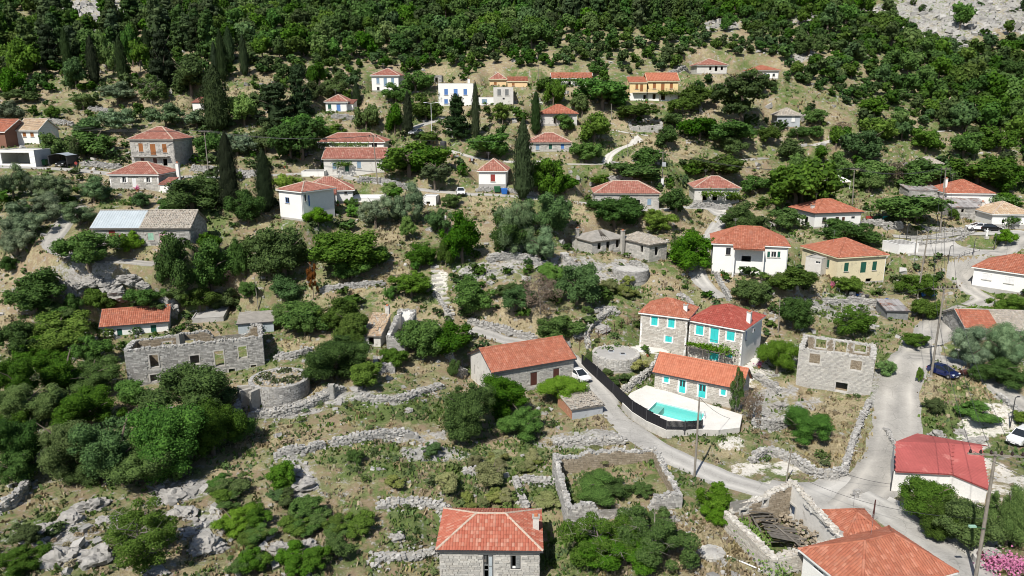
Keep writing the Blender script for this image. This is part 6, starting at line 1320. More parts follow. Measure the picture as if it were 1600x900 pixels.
# ------------------------------------------------------------------ vehicles
def car(px, py, rz, paint, label, kind='hatch', group=None, s=1.0):
    p = at(px, py); root = tag(empty('parked_car', p, rz), label, 'car', group); root.scale = (s, s, s)      # nose towards local +x
    if kind == 'suv': prof = [(-2.15, .45), (-2.18, .85), (-2.1, 1.08), (1.0, 1.1), (2.0, 1.0), (2.2, .8), (2.2, .42), (1.9, .30), (-1.9, .30)]; cab = [(-2.02, 1.06), (-1.75, 1.68), (.25, 1.70), (1.08, 1.08)]
    else: prof = [(-1.95, .40), (-2.0, .78), (-1.9, .96), (.9, .97), (1.75, .84), (2.02, .66), (2.02, .36), (1.75, .26), (-1.75, .26)]; cab = [(-1.86, .95), (-1.35, 1.42), (-.05, 1.46), (1.12, .95)]
    n = len(prof); sl = [(-.86, .93), (-.80, 1.0), (.80, 1.0), (.86, .93)]; cx, cz = 0, .62
    V = [((x - cx) * k + cx, y, (z - cz) * (k if k < 1 else 1) + cz) for y, k in sl for x, z in prof]; mb = MB()
    mb.add(V, [(i * n + j, i * n + (j + 1) % n, (i + 1) * n + (j + 1) % n, (i + 1) * n + j) for i in range(3) for j in range(n)])
    for i in (0, 3): poly(mb, [V[i * n + j] for j in range(n)])
    body = mb.build('body', paint, root)
    mb = MB(); hb, ht = .78, .62; W_ = [(x, s_ * (hb if i in (0, 3) else ht), z) for s_ in (-1, 1) for i, (x, z) in enumerate(cab)]
    mb.add(W_, [(0, 1, 2, 3), (7, 6, 5, 4), (0, 4, 5, 1), (2, 6, 7, 3)]); mb.build('windows', 'glass_dark', root)
    (x1, z1), (x2, z2) = cab[1], cab[2]; mb = MB(); mb.add([(x1 - .04, -.64, z1), (x2 + .04, -.64, z2), (x2 + .04, .64, z2), (x1 - .04, .64, z1), (x1 + .1, -.52, z1 + .06), (x2 - .1, -.52, z2 + .06), (x2 - .1, .52, z2 + .06), (x1 + .1, .52, z1 + .06)], [(4, 5, 6, 7), (0, 1, 5, 4), (1, 2, 6, 5), (2, 3, 7, 6), (3, 0, 4, 7)]); mb.build('roof', paint, root)
    for s_ in (-1, 1):
        for i, j in ((0, 1), (3, 2)):
            mb = MB(); a, c = cab[i], cab[j]; tube(mb, [(a[0], s_ * hb, a[1]), (c[0], s_ * ht, c[1])], .045, 4); mb.build('pillar', paint, root)
        mb = MB(); xm = (cab[1][0] + cab[2][0]) / 2 - .1; tube(mb, [(xm, s_ * hb, cab[0][1]), (xm, s_ * ht, cab[1][1])], .045, 4); mb.build('pillar', paint, root)
        mb = MB(); box(mb, prof[5][0] - .28, prof[5][0] - .04, s_ * .68 - .16, s_ * .68 + .16, .62 if kind != 'suv' else .78, .80 if kind != 'suv' else .97); mb.build('headlight', 'lamp_glass', root)
        mb = MB(); box(mb, prof[1][0] - .02, prof[1][0] + .15, s_ * .7 - .12, s_ * .7 + .12, .65, .85); mb.build('tail_light', 'tail_red', root)
        mb = MB(); box(mb, .8, .95, s_ * .98 - .1, s_ * .98 + .1, .98, 1.12); mb.build('mirror', paint, root)
        for x in (-1.25, 1.28):
            w = MB(); lathe(w, [(.18, -.1), (.31, -.1), (.32, 0), (.31, .1), (.18, .1)], 14); wo = w.build('wheel', 'tyre_rubber', root); wo.location = (x, s_ * .80, .32); wo.rotation_euler = (R(90), 0, 0)
            w = MB(); lathe(w, [(.2, -.09), (.2, .09)], 10); poly(w, [(.2 * math.cos(k * .628), .2 * math.sin(k * .628), .085) for k in range(10)]); poly(w, [(.2 * math.cos(k * .628), .2 * math.sin(k * .628), -.085) for k in range(10)]); w.build('rim', 'rim_metal', wo)
    mb = MB(); box(mb, prof[6][0] - .03, prof[6][0] + .05, -.62, .62, .34, .52); mb.build('grille', 'dark_metal', root); mb = MB(); box(mb, prof[6][0] + .05, prof[6][0] + .07, -.25, .25, .38, .49); mb.build('number_plate', 'white_metal', root)
    return root
car(1473, 586, R(-62), 'car_blue', 'dark blue hatchback parked beside the tall leaning pole')
car(905, 592, R(-62), 'car_white', 'white car parked in the lane beside the gabled farmhouse')
car(1594, 690, R(215), 'car_white', 'white pickup-like car parked on pale gravel above the red shed', 'suv')
car(720, 304, R(-85), 'car_white', 'small white car parked by the bins under the red-shuttered cottage')
car(1526, 359, R(172), 'car_white', 'white car parked below the tan-roofed white house')
car(650, 211, R(-120), 'car_silver', 'silver car on the driveway below the flat-roofed blue-window house')
car(101, 260, R(-88), 'car_black', 'black car under the grey arched carport')
car(1548, 361, R(-20), 'car_black', 'dark car at the far end of the square')
# ------------------------------------------------------------------ bins, carport, canopy, tanks, signs and the square
def skip_bin(px, py, mat, label, rz=0.0):
    p = at(px, py); root = tag(empty('rubbish_bin', p, rz), label, 'bin'); mb = MB(); mb.add([(-.55, -.4, .2), (.55, -.4, .2), (.55, .4, .2), (-.55, .4, .2), (-.68, -.52, 1.15), (.68, -.52, 1.15), (.68, .52, 1.15), (-.68, .52, 1.15)], BOXQ); mb.build('bin_body', mat, root)
    mb = MB(); mb.add([(-.72, -.56, 1.16), (.72, -.56, 1.16), (.72, .56, 1.16), (-.72, .56, 1.16), (-.66, -.3, 1.36), (.66, -.3, 1.36), (.66, .3, 1.4), (-.66, .3, 1.4)], BOXQ); mb.build('lid', mat, root)
    for x in (-.45, .45):
        for y in (-.3, .3):
            mb = MB(); lathe(mb, [(.02, -.04), (.1, -.04), (.1, .04), (.02, .04)], 8); o = mb.build('wheel', 'tyre_rubber', root); o.location = (x, y, .1); o.rotation_euler = (R(90), 0, 0)
    return root
skip_bin(777, 301, 'bin_green', 'green wheeled rubbish bin next to the blue one'); skip_bin(788, 304, 'bin_blue', 'blue wheeled rubbish bin by the road'); skip_bin(69, 259, 'bin_green', 'green rubbish bin between the white garage and the carport')
p = at(101, 259); cp_ = tag(empty('carport', p), 'grey fabric carport with arched roof sheltering a black car', 'carport')
for x in (-1.9, 1.9):
    for y in (-2.2, 2.2):
        mb = MB(); tube(mb, [(x, y, 0), (x, y, 2.2)], .05, 5); mb.build('post', 'dark_metal', cp_)
a = np.linspace(-2.05, 2.05, 9); zz = 2.2 + .55 * np.cos(a / 2.05 * 1.35); V = [(x, y, z) for y in (-2.4, 2.4) for x, z in zip(a, zz)]; mb = MB(); mb.add(V, [(i, i + 1, i + 10, i + 9) for i in range(8)]); mb.build('roof', 'canopy_cloth', cp_)
for x in (-2.0, 2.0):
    mb = MB(); box(mb, x - .02, x + .02, -2.2, 2.2, .5, 2.3); mb.build('side_curtain', 'dark_metal', cp_)
p = at(1308, 291); gz_ = tag(empty('canopy', p, .3), 'white pyramid canopy among the dense green trees', 'canopy'); mb = MB(); mb.add([(-2, -2, 1.3), (2, -2, 1.3), (2, 2, 1.3), (-2, 2, 1.3), (0, 0, 2.6), (-2, -2, 1.1), (2, -2, 1.1), (2, 2, 1.1), (-2, 2, 1.1)], Q=[(5, 6, 1, 0), (6, 7, 2, 1), (7, 8, 3, 2), (8, 5, 0, 3)], T=[(0, 1, 4), (1, 2, 4), (2, 3, 4), (3, 0, 4)]); mb.build('roof', 'clean_white', gz_)
for x in (-1.9, 1.9):
    for y in (-1.9, 1.9):
        mb = MB(); tube(mb, [(x, y, -.5), (x, y, 1.2)], .05, 5); mb.build('post', 'white_metal', gz_)
def tank(px, py, rad, hgt, mat, label, name='water_tank', z=0):
    p = at(px, py); p.z += z; root = tag(empty(name, p), label, name.split('_')[-1]); mb = MB(); lathe(mb, [(rad, 0), (rad, hgt * .3), (rad * 1.04, hgt * .33), (rad, hgt * .36), (rad, hgt * .9), (rad * .8, hgt), (.02, hgt)], 14); mb.build('shell', mat, root); mb = MB(); lathe(mb, [(rad * .35, hgt), (rad * .35, hgt + .08), (.01, hgt + .08)], 10); mb.build('lid', mat, root)
tank(693, 238, .75, 1.9, 'dark_metal', 'black water tank beside the pale village street', z=.6); tank(1385, 476, .4, 1.1, 'bin_blue', 'blue plastic barrel behind the patched tin shed', 'water_barrel')
p = at(1449, 300); q = tag(empty('roof_tank', p + Vector((0, 2, 2.6))), 'white box tank on the rusty flat shack', 'tank'); mb = MB(); box(mb, -.6, .6, -.5, .5, -.6, .5); mb.build('shell', 'clean_white', q); mb = MB(); box(mb, -.66, .66, -.56, .56, .5, .58); mb.build('lid', 'white_metal', q)
p = at(121, 270); q = tag(empty('road_sign', p), 'small round red road sign beside the village street', 'sign'); mb = MB(); tube(mb, [(0, 0, -.3), (0, 0, 2.0)], .03, 5); mb.build('post', 'rim_metal', q); mb = MB(); lathe(mb, [(.0, 0), (.32, 0), (.32, .03), (0, .03)], 14); o = mb.build('plate', 'red_paint', q); o.location = (0, -.05, 2.0); o.rotation_euler = (R(90), 0, 0)
def lamp(px, py, ty, label, mat='dark_metal', arm=1.0, head='dark_metal', dbl=False):
    p = at(px, py); hgt = at_y(px, ty, p.y).z - p.z; root = tag(empty('street_lamp', p), label, 'lamp'); mb = MB(); tube(mb, [(0, 0, -.3), (0, 0, hgt)], [.08, .05], 6); mb.build('post', mat, root)
    for s_ in ((-1, 1) if dbl else (1,)):
        mb = MB(); tube(mb, [(0, 0, hgt - .05), (s_ * arm, 0, hgt + .1)], .04, 5); mb.build('arm', mat, root); mb = MB(); hw_ = .35 if mat == 'white_metal' else .16; box(mb, s_ * arm - hw_, s_ * arm + hw_, -.1, .1, hgt + .05, hgt + .18); mb.build('lamp_head', 'white_metal' if mat == 'white_metal' else head, root)
lamp(675, 223, 161, 'tall white street lamp with two arms on the bend of the pale street', 'white_metal', 1.4, dbl=True)
for x, y, ty, lab in ((1481, 412, 385, 'dark lamp post at the lower railing of the square'), (1520, 399, 373, 'dark lamp post near the lane corner of the square'), (1553, 391, 367, 'dark lamp post beside the round green tree on the square'), (1416, 375, 351, 'dark lamp post on the upper terrace of the square'), (1578, 668, 621, 'thin rusty lamp post beside the side road')): lamp(x, y, ty, lab, arm=.35)
p3 = POLES['p3'][0]; q = tag(empty('pole_lamp', p3 + Vector((-.2, -.2, 5.2))), 'small green lamp bracket on the tallest pole', 'lamp'); mb = MB(); tube(mb, [(0.1, 0, 0), (-.9, -.1, .3)], .03, 5); mb.build('bracket', 'bin_green', q); mb = MB(); box(mb, -1.4, -.8, -.2, .05, .22, .38); mb.build('lamp_head', 'mint_paint', q)
def railing(pts, label, hgt=1.0, sp=1.6, mat='dark_metal', name='railing'):
    P = [at(*p) for p in pts]; o0 = P[0]; root = tag(empty(name, o0), label, 'railing')
    for a, b_ in zip(P[:-1], P[1:]):
        n = max(1, int((b_ - a).length / sp))
        for k in range(n + 1):
            q = a.lerp(b_, k / n); z = float(gz(q.x, q.y)); mb = MB(); v = Vector((q.x, q.y, z)) - o0; tube(mb, [v, v + Vector((0, 0, hgt))], .035, 4); mb.build('post', mat, root)
        for hh in (.35, .68, 1.0):
            mb = MB(); pts_ = [a.lerp(b_, k / 8) for k in range(9)]; tube(mb, [Vector((q.x, q.y, float(gz(q.x, q.y)) + hgt * hh)) - o0 for q in pts_], .022, 4); mb.build('rail', mat, root)
railing([(1428, 412), (1460, 414), (1498, 406), (1530, 394)], 'thin dark railing along the lower edge of the square'); railing([(1405, 374), (1440, 378), (1490, 371), (1525, 365)], 'thin dark railing along the upper terrace of the square')
railing([(905, 548), (935, 530), (960, 520), (1000, 505)], 'rusty post and wire fence along the track above the round cistern', 1.6, 1.4, 'rust_brown')
p = at(1541, 372); q = tag(empty('statue', p), 'small white standing figure on a low plinth at the edge of the square', 'statue'); mb = MB(); box(mb, -.35, .35, -.35, .35, -.2, .35); mb.build('plinth', 'pale_mortar', q); mb = MB(); lathe(mb, [(.2, .35), (.24, .6), (.16, 1.1), (.24, 1.35), (.22, 1.5), (.07, 1.6), (.06, 1.66), (.11, 1.74), (.11, 1.84), (.02, 1.92)], 12); tube(mb, [(-.22, 0, 1.45), (-.45, -.05, 1.35), (-.62, -.1, 1.42)], [.07, .06, .04], 6); tube(mb, [(.22, 0, 1.45), (.45, -.05, 1.35), (.62, -.1, 1.42)], [.07, .06, .04], 6); mb.build('figure', 'clean_white', q, smooth=True)
p = at(1376, 343); q = tag(empty('play_frame', p), 'low play frame with red, green and turquoise panels behind the retaining wall', 'play frame')
for k, (x, mt) in enumerate(((-3.2, 'red_paint'), (-1.4, 'bin_green'), (.4, 'turquoise_paint'), (2.2, 'red_paint'))):
    mb = MB(); box(mb, x, x + 1.5, -.05, .05, .2, .75); mb.build('panel', mt, q)
    for xx in (x - .06, x + 1.56):
        mb = MB(); tube(mb, [(xx, 0, -.3), (xx, 0, 1.5)], .05, 5); mb.build('post', 'old_wood', q)
p = at(1507, 588); q = tag(empty('hand_cart', p, R(20)), 'rusty reddish-brown hand cart left on the verge by the dark blue car', 'cart'); mb = MB(); mb.add([(-.5, -.32, .4), (.5, -.32, .4), (.5, .32, .4), (-.5, .32, .4), (-.65, -.45, .85), (.65, -.45, .85), (.65, .45, .85), (-.65, .45, .85)], BOXQ); mb.build('tray', 'rust_brown', q)
for y in (-.5, .5):
    mb = MB(); lathe(mb, [(.05, -.04), (.28, -.04), (.28, .04), (.05, .04)], 12); o = mb.build('wheel', 'tyre_rubber', q); o.location = (0, y, .28); o.rotation_euler = (R(90), 0, 0)
for y in (-.3, .3):
    mb = MB(); tube(mb, [(-.6, y, .7), (-1.2, y, .75)], .03, 5); mb.build('handle', 'rust_brown', q)
p0, p1 = at(1136, 870), at(1191, 893); mb = MB(); tube(mb, [(0, 0, .12), p1 - p0 + Vector((0, 0, .12))], .07, 8); o = mb.build('plastic_pipe', 'white_metal'); o.location = p0; tag(o, 'long white plastic pipe lying on the dry yard by the vine wall', 'pipe')
# stone stairway
STEPPX = [(702, 490), (699, 480), (694, 467), (688, 452), (683, 438), (680, 424), (679, 410)]; sp_ = smooth_path([at(*p) for p in STEPPX], 1.0); st_ = tag(empty('stone_stairway', (sp_[0][0], sp_[0][1], float(gz(*sp_[0])))), 'long flight of shallow pale stone steps climbing the dry slope', 'stairway')
o0 = st_.location.copy()
for i in range(len(sp_) - 1):
    x, y = sp_[i]; d = sp_[i + 1] - sp_[i]; mb = MB(); boxes(mb, [(0, 0, -.1)], [(.85 + random.uniform(-.15, .1), .34, .22)], np.array([math.atan2(d[1], d[0]) - math.pi / 2]), jit=.06); so = mb.build('step', 'pale_mortar', st_); so.location = Vector((x, y, float(gz(x, y)) + .06)) - o0
# bin of round stone planters by the tall pole
p = at(1553, 878); q = tag(empty('round_planter', p), 'low round stone planter with three pots beside the pink flowers', 'planter'); mb = MB(); lathe(mb, [(1.7, -.4), (1.7, .4), (1.45, .42), (1.45, .2)], 24); mb.build('kerb', 'pale_mortar', q)
for x, y in ((-.5, .2), (.5, -.3), (.3, .7)):
    mb = MB(); lathe(mb, [(.25, .2), (.38, .75), (.42, .8), (.32, .8), (.3, .6)], 12, (x, y, 0)); mb.build('pot', 'concrete', q)
mb = MB(); lathe(mb, [(1.44, .22), (.7, .3), (.02, .34)], 20); mb.build('soil', 'rust_brown', q)

# ------------------------------------------------------------------ boulders
import bmesh
from mathutils import noise as mno
def rock_mesh(seed):
    bm = bmesh.new(); bmesh.ops.create_icosphere(bm, subdivisions=4, radius=1); o = Vector((seed * 7.3, seed * 3.1, seed * 5.7))
    for v in bm.verts:
        c = v.co.copy(); q = c * .9 + o; k = 1 + .55 * mno.fractal(q, .8, 2.0, 5) + .10 * abs(mno.noise(c * 4.2 + o)) - .22 * max(0, .18 - abs(mno.noise(c * 1.9 + o * 2))) / .18
        st = .16; zz = c.z * k; zz = zz * .6 + (math.floor(zz / st + .5) * st) * .4; v.co = Vector((c.x * k, c.y * k, zz))
    me = bpy.data.meshes.new('boulder'); bm.to_mesh(me); bm.free(); me.materials.append(MATS['boulder_rock']); return me
RM = [rock_mesh(i) for i in range(6)]
BOULD = [(98, 862, 60, 44, 'largest pale flat-topped boulder'), (150, 858, 62, 40, 'broad sloping boulder next to the largest one'), (110, 808, 40, 28, 'dark ridged boulder'), (145, 782, 48, 30, 'jagged boulder below the dark trees'), (72, 822, 28, 18, 'small boulder by the dry wall'), (275, 768, 56, 26, 'dark flat boulder'), (284, 797, 48, 26, 'rounded pale boulder'), (292, 826, 40, 16, 'thin dark slab of rock'), (322, 846, 50, 34, 'pinkish rock slab'), (170, 808, 30, 16, 'half-buried pale boulder'), (392, 800, 34, 22, 'pale boulder in the bright bushes'), (436, 850, 38, 24, 'pale rock among bright bushes'), (478, 847, 32, 22, 'smaller rock among bright bushes'), (620, 833, 28, 14, 'white boulder in the stony field'), (245, 893, 44, 14, 'flat rock at the bottom edge'), (228, 648, 34, 22, 'boulder under the ruin corner'), (158, 606, 26, 18, 'boulder in the tree shade'), (172, 440, 26, 18, 'grey crag'), (146, 432, 28, 16, 'upper grey crag'), (187, 452, 30, 18, 'lower grey crag'), (108, 452, 18, 24, 'standing grey rock'), (205, 430, 30, 16, 'pale crag near the track'), (265, 472, 26, 26, 'dark crag'), (126, 440, 18, 12, 'small crag'), (225, 441, 20, 12, 'tiny crag'), (1118, 866, 0, 0, ''), (640, 640, 14, 9, 'lone block of stone'), (1040, 818, 0, 0, ''), (1465, 676, 26, 16, 'white limestone block near the red shed'), (1520, 686, 30, 14, 'white rock outcrop above the red shed'), (1500, 672, 18, 10, 'white rock in the weeds'), (470, 752, 40, 18, 'flat pale outcrop in the stony field'), (455, 733, 30, 14, 'upper pale outcrop in the stony field'), (1215, 630, 30, 12, 'pale outcrop'), (1390, 700, 0, 0, ''), (860, 520, 0, 0, ''), (1225, 655, 24, 12, 'pale outcrop by the curved wall'), (905, 520, 18, 10, 'pale rock by the crooked wall'), (943, 512, 22, 12, 'pale slab by the crooked wall')]
for i, (px, py, w, hgt, lab) in enumerate(BOULD):
    if not w: continue
    p = at(px, py + hgt * .32); sc_ = p.y / F / .92; o = bpy.data.objects.new('boulder', RM[i % 6]); COL.objects.link(o); rw = w * sc_ / 2 * 1.15; hgt *= 1.15; o.scale = (rw, rw * random.uniform(.65, .9), max(.3, hgt * sc_ * .5)); o.location = (p.x, p.y, p.z - .15 * o.scale.z); o.rotation_euler = (random.uniform(-.2, .2), random.uniform(-.2, .2), random.uniform(-.5, .5))
    near = min(LAND, key=lambda q: (q[1] - p.x) ** 2 + (q[2] - p.y) ** 2)[0]; tag(o, lab + (' near ' + near if len(lab.split()) < 5 else ''), 'rock', 'boulders among the scrub')

# ------------------------------------------------------------------ pots, chairs and clutter in the yards
def pot(px, py, where, plant_='leaf_green', big=1.0):
    p = at(px, py); root = tag(empty('plant_pot', p), f'potted plant {where}', 'plant pot', 'plant pots in the yards'); mb = MB(); k = big; lathe(mb, [(.16 * k, 0), (.24 * k, .38 * k), (.27 * k, .42 * k), (.2 * k, .42 * k)], 10); mb.build('pot', 'terracotta', root)
    mb = MB(); C = rng.normal(0, .2 * k, (60, 3)) + np.array([0, 0, .7 * k]); n_ = rng.normal(0, 1, (60, 3)) + np.array([0, 0, .6]); t_ = n_ / np.linalg.norm(n_, axis=1)[:, None]; a = np.cross(t_, rng.normal(0, 1, (60, 3))); a /= np.linalg.norm(a, axis=1)[:, None]; b_ = np.cross(t_, a); s_ = .12 * k
    mb.add(np.stack([C - a * s_, C - b_ * s_, C + a * s_, C + b_ * s_], 1).reshape(-1, 3), np.arange(240).reshape(60, 4)); mb.build('foliage', plant_, root)
for x, y, wh in ((1186, 575, 'on the white paving at the villa corner'), (1192, 566, 'farther along the white paving of the villa'), (1150, 581, 'on the villa front paving near the corner stripe'), (1012, 557, 'by the narrower turquoise house wall'), (528, 322, 'before the porch of the porch house'), (540, 320, 'at the side of the porch house'), (512, 326, 'on the terrace edge of the porch house'), (445, 262, 'beside the road garden wall'), (470, 250, 'in the vegetable garden above the road'), (452, 244, 'near the vegetable garden hedge'), (1128, 431, 'before the white porch house'), (1330, 452, 'in the cream house yard'), (1300, 450, 'by the cream house lean-to'), (885, 200, 'in front of the vine-doored cottage'), (1010, 161, 'before the yellow house'), (215, 299, 'at the white-shuttered cottage door'), (44, 238, 'on the garage terrace'), (1575, 357, 'by the tan-roofed white house')): pot(x, y, wh, random.choice(['leaf_green', 'leaf_bright', 'flower_pink']))
def chair(px, py, where, rz):
    p = at(px, py); root = tag(empty('garden_chair', p, rz), f'white plastic garden chair {where}', 'chair', 'white garden chairs'); mb = MB(); box(mb, -.24, .24, -.24, .24, .42, .46); mb.build('seat', 'white_metal', root); mb = MB(); box(mb, -.24, .24, .22, .26, .46, .9); mb.build('backrest', 'white_metal', root)
    for x in (-.21, .21):
        for y in (-.21, .21):
            mb = MB(); box(mb, x - .02, x + .02, y - .02, y + .02, 0, .42); mb.build('leg', 'white_metal', root)
for x, y, wh, rz in ((520, 320, 'before the shaded porch', .3), (1146, 432, 'below the projecting porch roof', 2.0), (1310, 455, 'on the cream house terrace', 1.0), (1158, 583, 'on the villa terrace', .6), (30, 238, 'on the garage terrace roof edge', 1.2)): chair(x, y, wh, rz)
for k, (x, y, lab) in enumerate(((478, 243, 'heap of garden junk beside the long low white house'), (705, 246, 'heap of scrap behind the red-shuttered white cottage'), (728, 252, 'second scrap heap along the pale street'), (1340, 462, 'pile of odds and ends in the cream house yard'), (1445, 462, 'heap of stones and boards beside the lane bend'))):
    p = at(x, y); root = tag(empty('scrap_heap', p), lab, 'scrap heap')
    for i in range(9):
        mb = MB(); hx_, hy_, hz_ = random.uniform(.1, .6), random.uniform(.1, .4), random.uniform(.05, .35); box(mb, -hx_, hx_, -hy_, hy_, -hz_, hz_); o = mb.build(random.choice(['board', 'crate', 'sheet_scrap']), random.choice(['old_wood', 'rust_brown', 'bin_blue', 'dirty_white', 'brick_orange', 'grey_plaster', 'dark_metal']), root); o.location = (random.uniform(-1.8, 1.8), random.uniform(-1, 1), hz_ + random.uniform(0, .25)); o.rotation_euler = (random.uniform(-.3, .3), random.uniform(-.3, .3), random.uniform(0, 3))
# ------------------------------------------------------------------ plants: unit crowns of leaves (width 1, height 1), shared by every plant of a kind
def leaves(mb, C, Nn, size, aspect=.75, tone=None, m=0, up=0.0):
    n = len(C); Nn = Nn / (np.linalg.norm(Nn, axis=1)[:, None] + 1e-9); r = rng.normal(0, 1, (n, 3)) + np.array([0, 0, up]); a = np.cross(Nn, r); a /= np.linalg.norm(a, axis=1)[:, None] + 1e-9; b_ = np.cross(Nn, a)
    if up: a, b_ = b_, a
    s = (size * rng.uniform(.65, 1.35, n))[:, None]; k = Nn * s * .22
    V = np.stack([C - a * s * .5 - k, C - b_ * s * .5 * aspect + k, C + a * s * .5 - k, C + b_ * s * .5 * aspect + k], 1).reshape(-1, 3)
    mb.add(V, np.arange(n * 4).reshape(n, 4), m=m, tone=None if tone is None else np.repeat(tone, 4))
def sphere_dirs(n, upb=0.0):
    d = rng.normal(0, 1, (n, 3)); d[:, 2] += upb; return d / np.linalg.norm(d, axis=1)[:, None]
def blob(mb, c, r, m=0):
    a = np.arange(7) * 2 * math.pi / 7; V = [(c[0], c[1], c[2] - r[2])]; 
    for e in (-.6, 0, .6): V += [(c[0] + r[0] * math.cos(e * 1.2) * math.cos(t_), c[1] + r[1] * math.cos(e * 1.2) * math.sin(t_), c[2] + r[2] * math.sin(e * 1.2)) for t_ in a]
    V.append((c[0], c[1], c[2] + r[2])); Tt = [(0, 1 + (k + 1) % 7, 1 + k) for k in range(7)] + [(22, 15 + k, 15 + (k + 1) % 7) for k in range(7)]
    mb.add(V, [(1 + j * 7 + k, 1 + j * 7 + (k + 1) % 7, 8 + j * 7 + (k + 1) % 7, 8 + j * 7 + k) for j in (0, 1) for k in range(7)], Tt, m=m)
def lumpy(nl, nleaf, size, lr=(.13, .21), flat=.45, spread=.36, mb=None, core=True, drop=0.0, aspect=.75, base=.12, subs=0):
    mb = mb or MB(); c = []
    if subs:                                                            # a few separate limbs' worth of crown, so that the outline is broken and gaps open
        sc_ = []
        while len(sc_) < subs:
            p = rng.normal(0, 1, 3); p /= np.linalg.norm(p); p = p * rng.uniform(.45, .95) * np.array([1, 1, .85]) + np.array([0, 0, .02])
            if p[2] > -.7 and all(np.linalg.norm(p - q) > .5 for q in sc_) or rng.random() < .02: sc_.append(p)
        sc_ = np.array(sc_); sr = rng.uniform(.34, .55, subs)
        while len(c) < nl:
            k = rng.integers(0, subs + 1); d = rng.normal(0, 1, 3); d /= np.linalg.norm(d)
            p = d * rng.uniform(.2, .55) if k == subs else sc_[k] + d * sr[k] * rng.uniform(.6, 1.0)
            if p[2] > -.85 and (p ** 2).sum() < 1.6: c.append(p)
        c = np.array(c) * spread
    else:
        while len(c) < nl:
            p = rng.uniform(-1, 1, 3)
            if (p ** 2).sum() > 1 or (p[2] < -flat): continue
            if (p ** 2).sum() < .3 and rng.random() < .6: continue
            c.append(p)
        c = np.array(c); q_ = rng.uniform(0, 6.28, 4); c *= (1 + .22 * np.sin(np.arctan2(c[:, 1], c[:, 0]) * 2 + q_[0]) + .14 * np.sin(np.arctan2(c[:, 1], c[:, 0]) * 3 + q_[1] + c[:, 2] * 3))[:, None]; c = c * spread
    rad = rng.uniform(*lr, nl) * rng.choice([.72, 1, 1.15], nl); c[:, 2] += .5
    r2 = rad ** 2; pk = rng.choice(nl, nleaf, p=r2 / r2.sum()); d = sphere_dirs(nleaf, .3); P = c[pk] + d * (rad[pk] * rng.uniform(.74, 1.14, nleaf))[:, None]
    keep = np.ones(nleaf, bool)
    for j in range(nl): keep &= ~((((P - c[j]) ** 2).sum(1) < (rad[j] * .62) ** 2) & (pk != j))
    keep &= P[:, 2] > base * .3; P, d = P[keep], d[keep]; leaves(mb, P, d + rng.normal(0, .30, P.shape), size, aspect)
    if core:
        for j in range(nl): blob(mb, c[j], (rad[j] * .72,) * 3)
    return mb
def cypress(nleaf, size):
    mb = MB(); z = rng.random(nleaf) ** .85; prof = lambda z: .5 * np.clip(np.minimum(z * 7 + .25, 1), 0, 1) * np.clip(1 - np.clip((z - .30) / .72, 0, 1) ** 2.3, .02, 1)
    a = rng.uniform(0, 2 * math.pi, nleaf); lump = 1 + .16 * np.sin(a * 3 + z * 21) + .12 * np.sin(a * 5 - z * 34); r = prof(z) * lump * rng.uniform(.8, 1.05, nleaf); P = np.stack([r * np.cos(a), r * np.sin(a), .03 + .97 * z], 1)
    leaves(mb, P, np.stack([np.cos(a), np.sin(a), np.full(nleaf, .35)], 1) + rng.normal(0, .3, (nleaf, 3)), size, .28)
    zz = np.linspace(.02, .96, 9); lathe(mb, [(float(prof(q)) * .8, q) for q in zz], 9); return mb
def conifer(nleaf, size):
    mb = MB(); nl = 64; z = rng.uniform(.05, .95, nl); a = rng.uniform(0, 6.28, nl); r = .40 * np.minimum(1, (1.05 - z) * 1.25) ** .8 * rng.uniform(.5, 1, nl); c = np.stack([r * np.cos(a), r * np.sin(a), z], 1); rad = rng.uniform(.07, .14, nl)
    pk = rng.integers(0, nl, nleaf); d = sphere_dirs(nleaf, .1); P = c[pk] + d * rad[pk][:, None] * np.array([1.25, 1.25, .55]) * rng.uniform(.75, 1.1, nleaf)[:, None]; leaves(mb, P, d + rng.normal(0, .4, P.shape), size, .5)
    for j in range(nl): blob(mb, c[j], (rad[j] * .95, rad[j] * .95, rad[j] * .4))
    lathe(mb, [(.16, .03), (.15, .4), (.09, .75), (.02, .92)], 8); return mb
def umbrella(nleaf, size):
    mb = MB(); nl = 40; a = rng.uniform(0, 6.28, nl); r = .44 * np.sqrt(rng.random(nl)); z = .62 + .3 * rng.random(nl) - r * .35; c = np.stack([r * np.cos(a), r * np.sin(a), z], 1); k = rng.random(nl) < .3; c[k, 2] -= rng.uniform(.1, .35, k.sum())
    rad = rng.uniform(.07, .13, nl); pk = rng.integers(0, nl, nleaf); d = sphere_dirs(nleaf, .1); P = c[pk] + d * rad[pk][:, None] * np.array([1.2, 1.2, .6]) * rng.uniform(.7, 1.1, nleaf)[:, None]; leaves(mb, P, d + rng.normal(0, .4, P.shape), size, .5)
    for j in range(nl): blob(mb, c[j], (rad[j] * .9, rad[j] * .9, rad[j] * .45))
    return mb
def sparse(nleaf, size):
    return lumpy(46, nleaf, size, (.06, .12), .7, .42, core=False)
